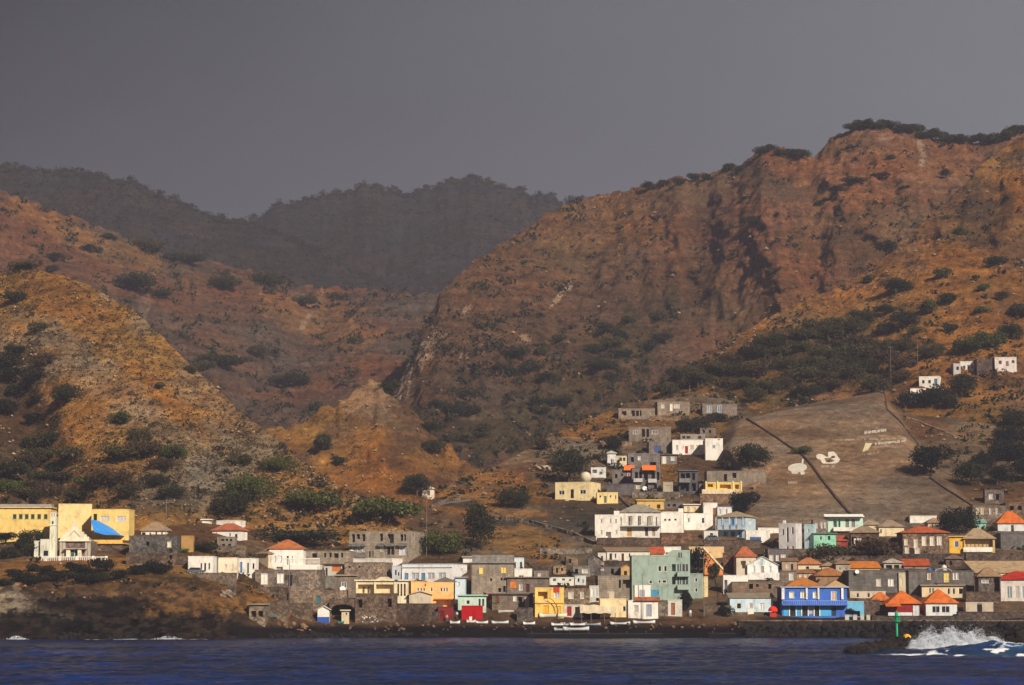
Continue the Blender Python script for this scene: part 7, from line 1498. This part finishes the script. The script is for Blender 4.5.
# person in white on the quay
def person(px, py, label, shirt, legs, h=1.72, Y=None):
    g = ground(px, py) if Y is None else P(px, py, Y); k = h / 1.75
    J = [(0, 0, .95, .13), (0, 0, 1.2, .14), (0, 0, 1.42, .13), (0, 0, 1.5, .06), (0, 0, 1.6, .095), (0, 0, 1.70, .085),
         (.1, 0, .9, .09), (.12, .03, .5, .062), (.13, 0, .08, .045), (.13, -.12, .04, .04), (-.1, 0, .9, .09), (-.14, -.06, .5, .062), (-.15, -.02, .08, .045), (-.15, -.14, .04, .04),
         (.19, 0, 1.4, .055), (.25, .02, 1.12, .042), (.24, -.06, .88, .034), (.24, -.08, .8, .03), (-.19, 0, 1.4, .055), (-.26, 0, 1.13, .042), (-.24, -.1, .9, .034), (-.24, -.12, .82, .03)]
    E = [(0, 1), (1, 2), (2, 3), (3, 4), (4, 5), (0, 6), (6, 7), (7, 8), (8, 9), (0, 10), (10, 11), (11, 12), (12, 13), (2, 14), (14, 15), (15, 16), (16, 17), (2, 18), (18, 19), (19, 20), (20, 21)]
    me = bpy.data.meshes.new('person'); me.from_pydata([(x * k, y * k, z * k) for x, y, z, r in J], E, [])
    o = bpy.data.objects.new('person', me); C.objects.link(o); o.location = g
    sk = o.modifiers.new('skin', 'SKIN'); me.skin_vertices[0].data[0].use_root = True
    for i_, j in enumerate(J): me.skin_vertices[0].data[i_].radius = (j[3] * k, j[3] * k)
    ss = o.modifiers.new('sub', 'SUBSURF'); ss.levels = 1; ss.render_levels = 1
    m, n, l, b = newmat('clothes_and_skin'); tcn = n.new('ShaderNodeTexCoord'); sp = n.new('ShaderNodeSeparateXYZ'); l.new(tcn.outputs['Object'], sp.inputs[0])
    cr_ = n.new('ShaderNodeValToRGB'); cr_.color_ramp.interpolation = 'CONSTANT'; e_ = cr_.color_ramp.elements
    for i_, (pos, c) in enumerate(((0, (.02, .02, .02)), (.05, legs), (.55, shirt), (.86, (.12, .06, .035)), (.965, (.01, .01, .01)))):
        if i_ > 1: e_.new(pos)
        e_[i_].position = pos; e_[i_].color = (*c, 1)
    mm = n.new('ShaderNodeMath'); mm.operation = 'MULTIPLY'; mm.inputs[1].default_value = 1 / 1.78; l.new(sp.outputs[2], mm.inputs[0]); l.new(mm.outputs[0], cr_.inputs[0]); l.new(cr_.outputs[0], b.inputs['Base Color']); me.materials.append(m)
    tag(o, label, 'person')
person(690.5, 617, 'person in white shirt standing on the shore by the steep lane', (.75, .75, .75), (.5, .5, .5))
person(447, 622, 'person in orange top beside the dark red shed', (.6, .3, .1), (.1, .1, .14))
person(457, 619, 'person in pale shirt left of the crimson container', (.6, .58, .55), (.1, .08, .1))
# slab joints (dark masonry channels) and boundary walls on the catchment
def channel(name, label, pts, w, h, mat):
    q = MB(); W3 = []
    for k in range(len(pts) - 1):
        n = 14
        for j in range(n + (k == len(pts) - 2)):
            t = j / n; W3.append(ground(pts[k][0] * (1 - t) + pts[k + 1][0] * t, pts[k][1] * (1 - t) + pts[k + 1][1] * t))
    o0 = W3[0].copy()
    for k in range(len(W3) - 1):
        a = W3[k] - o0; b = W3[k + 1] - o0; d = (b - a); d.z = 0; d.normalize(); s_ = Vector((d.y, -d.x, 0)) * w / 2
        A = [a - s_ + Vector((0, 0, -.5)), a + s_ + Vector((0, 0, -.5)), a + s_ + Vector((0, 0, h)), a - s_ + Vector((0, 0, h))]; Bq = [b - s_ + Vector((0, 0, -.5)), b + s_ + Vector((0, 0, -.5)), b + s_ + Vector((0, 0, h)), b - s_ + Vector((0, 0, h))]
        for i_ in range(4): j = (i_ + 1) % 4; q.quad(A[i_], A[j], Bq[j], Bq[i_])
    o = q.build(name, mat); o.location = o0; tag(o, label, 'wall'); return o
channel('drain_wall', 'dark low wall curving down the middle of the concrete slope', [(747, 419), (775, 437), (794, 450), (803, 456), (812, 466), (822, 480), (835, 497), (850, 514)], .6, .4, stone((0.085, 0.045, 0.03)))
channel('boundary_wall', 'dark boundary wall down the right edge of the concrete slope', [(884, 390), (887, 410), (898, 420), (908, 432), (918, 445)], .5, .4, stone((0.10, 0.06, 0.04)))
channel('boundary_wall', 'dark low wall from the big round tree down to the town', [(930, 478), (944, 488), (958, 497), (972, 506)], .5, .4, stone((0.09, 0.06, 0.045)))
channel('boundary_wall', 'brown boundary wall climbing right of the long grey wall', [(752, 490), (762, 480), (770, 470)], .8, .8, stone((0.34, 0.2, 0.12)))
channel('path_wall', 'pale winding path edge on the scree right of the concrete slope', [(905, 417), (925, 424), (945, 432), (965, 441)], .9, .25, stone((0.30, 0.2, 0.13)))
channel('road_wall', 'grey road parapet climbing left to the valley hut', [(595, 545), (575, 536), (555, 530), (530, 523), (500, 519)], .9, .9, stone((0.20, 0.17, 0.14)))
channel('road_wall', 'low road wall beside the lone white hut', [(460, 500), (445, 502), (430, 508)], .9, .7, stone((0.2, 0.16, 0.13)))
channel('retaining_wall', 'thin grey diagonal wall below the low house with orange awning', [(609, 484), (618, 496), (628, 506), (636, 512)], .7, .6, stone((0.13, 0.10, 0.09)))
# white painted figures and lines on the slab
def slabmark(name, label, polys, mat, cat='painted sign', group=None, off=0.10):
    q = MB(); o0 = None
    for pl in polys:
        pts = [ground(x, y) for x, y in pl]
        nrm = Vector((0, -0.4, .9)).normalized(); pts = [p_ + nrm * off for p_ in pts]
        if o0 is None: o0 = pts[0].copy()
        lo = [p_ - nrm * .08 for p_ in pts]
        q.poly([p_ - o0 for p_ in pts])
        for k in range(len(pts)): j = (k + 1) % len(pts); q.quad(lo[k] - o0, lo[j] - o0, pts[j] - o0, pts[k] - o0)
    o = q.build(name, mat); o.location = o0; tag(o, label, cat, group); return o
PW = plaster((0.70, 0.64, 0.55)); PD = plaster((0.50, 0.39, 0.29))
def ell(cx, cy, rx, ry, n=18, a=0): return [(cx + rx * math.cos(t) * math.cos(a) - ry * math.sin(t) * math.sin(a), cy + rx * math.cos(t) * math.sin(a) + ry * math.sin(t) * math.cos(a)) for t in [2 * math.pi * k / n for k in range(n)]]
slabmark('painted_oval', 'white painted oval with small tail stroke left of the dark wall on the concrete slope', [ell(797.5, 468, 9.6, 4.4, 18, -.08), [(801.5, 464.5), (803.2, 464.8), (803.6, 459.5), (802, 459)], [(791, 472), (799, 472), (797, 474), (792, 474)], [(800, 472), (804.5, 471.5), (805, 474), (801, 475)]], plaster((0.60, 0.56, 0.50)))
slabmark('painted_bird', 'white painted bird shape with black eye on the concrete slope', [[(816.2, 457.5), (816.4, 455.3), (818.5, 454.3), (821.5, 454.3), (824, 455.3), (825.7, 456.9), (828, 457), (828.3, 463.8), (823, 463.8), (821.3, 462.2), (820.5, 460), (817.5, 459.2)], [(828.04, 452.3), (833.5, 451.8), (836.4, 454), (837.8, 457), (840, 459.6), (838.5, 462), (835.5, 463.6), (828.34, 463.8)]], PW)
slabmark('painted_eye', 'black painted eye of the white bird shape', [ell(833.2, 457.3, 2.0, 1.0, 10), ell(829, 460.9, 1.2, .8, 8)], plaster((0.06, 0.05, 0.04)), off=0.16)
slabmark('painted_flag', 'cream painted slanting panel among the lettering on the concrete slope', [[(865.5, 443.2), (872.2, 443.4), (868, 450), (862.5, 452), (864, 447.5)]], plaster((0.66, 0.58, 0.36)))
def lettering(label, x0, y0, x1, y1, h, mat, seed, dens=.8):
    """rows of little painted letter strokes"""
    r = random.Random(seed); polys = []; x = x0; L_ = x1 - x0
    while x < x1:
        if r.random() > dens: x += h * .7; continue
        y = y0 + (y1 - y0) * (x - x0) / L_; w = h * .55; t = h * .2; k = r.randint(0, 3)
        polys.append([(x, y), (x + t, y), (x + t, y - h), (x, y - h)])
        if k in (0, 1): polys.append([(x + w - t, y), (x + w, y), (x + w, y - h), (x + w - t, y - h)])
        yy = y - h * r.choice((.0, .45, .8)); polys.append([(x + t, yy), (x + w - (t if k < 2 else 0), yy), (x + w - (t if k < 2 else 0), yy - t), (x + t, yy - t)])
        x += w + h * .16
    slabmark('painted_lettering', label, polys, mat)
lettering('short bold top line of white lettering on the concrete slope', 864.5, 434.2, 885, 431.6, 2.6, PW, 1, .95)
lettering('long faint middle line of white lettering on the concrete slope', 834, 441.2, 906, 439.4, 1.7, PD, 2, .8)
lettering('upper short line of lettering right of the cream slanting panel', 875, 445, 905.5, 442.2, 2.2, PW, 3, .9)
lettering('lower short line of lettering right of the cream slanting panel', 873.5, 448.3, 897.5, 446.2, 1.5, PD, 4, .9)
lettering('faint lowest line of lettering under the cream slanting panel', 858, 456.5, 880, 453, 1.5, PD, 5, .6)
lettering('faint lettering under the white bird shape', 821, 468, 834, 467.3, 2.2, PD, 6, .8)
lettering('faint lettering under the white oval', 788, 484, 797, 483.6, 2.2, PD, 7, .9)
# roads
def road(name, pts, w, col):
    q = MB(); last = None
    for k in range(len(pts) - 1):
        for j in range(10):
            t = j / 10; g = ground(pts[k][0] * (1 - t) + pts[k + 1][0] * t, pts[k][1] * (1 - t) + pts[k + 1][1] * t)
            a = g + Vector((0, -w / 2, -.25)); b = g + Vector((0, w / 2, .35))
            if last: q.quad(last[0], a, b, last[1]); q.quad(last[0] + Vector((0, 0, -1.5)), a + Vector((0, 0, -1.5)), a, last[0])
            last = (a, b)
    o = q.build(name, plain(col, .9)); o['kind'] = 'structure'
road('road', [(592, 541), (565, 531), (540, 525), (515, 520), (492, 517)], 5, (0.14, 0.12, 0.105))
road('road', [(470, 499), (452, 501), (436, 505)], 5, (0.12, 0.105, 0.095))

road('steep_lane', [(722, 614), (718, 600), (716, 585), (713, 570)], 3.5, (0.045, 0.04, 0.042))
r_ = random.Random(9)
for k, (px, py, w, lb) in enumerate(((142, 571, 5.5, 'pale grey humped boulder on the bank below the dark grey stone house'), (226, 596, 4.5, 'pale tan boulder on the ochre bank below the low white cottages'), (596, 470, 2.5, 'pale boulder beside the small white cabin'), (545, 470, 5, 'big weathered boulder on the slope left of the large dark tree'))):
    g = ground(px, py); bm = bmesh.new(); bmesh.ops.create_icosphere(bm, subdivisions=3, radius=1)
    for v in bm.verts:
        c = v.co; c *= 1 + .28 * math.sin(c.x * 3.1 + k) * math.cos(c.y * 2.7 + c.z * 2) + .12 * math.sin(c.x * 9 + c.z * 7) ; v.co = Vector((c.x * w / 2, c.y * w / 2.4, c.z * w * .24))
    me = bpy.data.meshes.new('boulder'); bm.to_mesh(me); bm.free(); me.materials.append(stone((0.34, 0.28, 0.22))); o = bpy.data.objects.new('boulder', me); C.objects.link(o); o.location = g + Vector((0, .4, .2)); tag(o, lb, 'boulder')
# ------------------------------------------------------------ the air
def build_haze():
    b = MB(); b.box(-2600, -60, -14, 2600, 3000, 470)
    m = bpy.data.materials.new('haze_air'); m.use_nodes = True; n = m.node_tree.nodes; l = m.node_tree.links
    for q in list(n): n.remove(q)
    o = n.new('ShaderNodeOutputMaterial'); v = n.new('ShaderNodeVolumePrincipled')
    v.inputs['Color'].default_value = (0.27, 0.275, 0.36, 1); v.inputs['Density'].default_value = 0.00027
    v.inputs['Anisotropy'].default_value = 0.0
    l.new(v.outputs[0], o.inputs['Volume'])
    h = b.build('haze', m); h['kind'] = 'stuff'; h['label'] = 'grey purple damp haze thickening towards the far ridges'; h['category'] = 'haze'
build_haze()
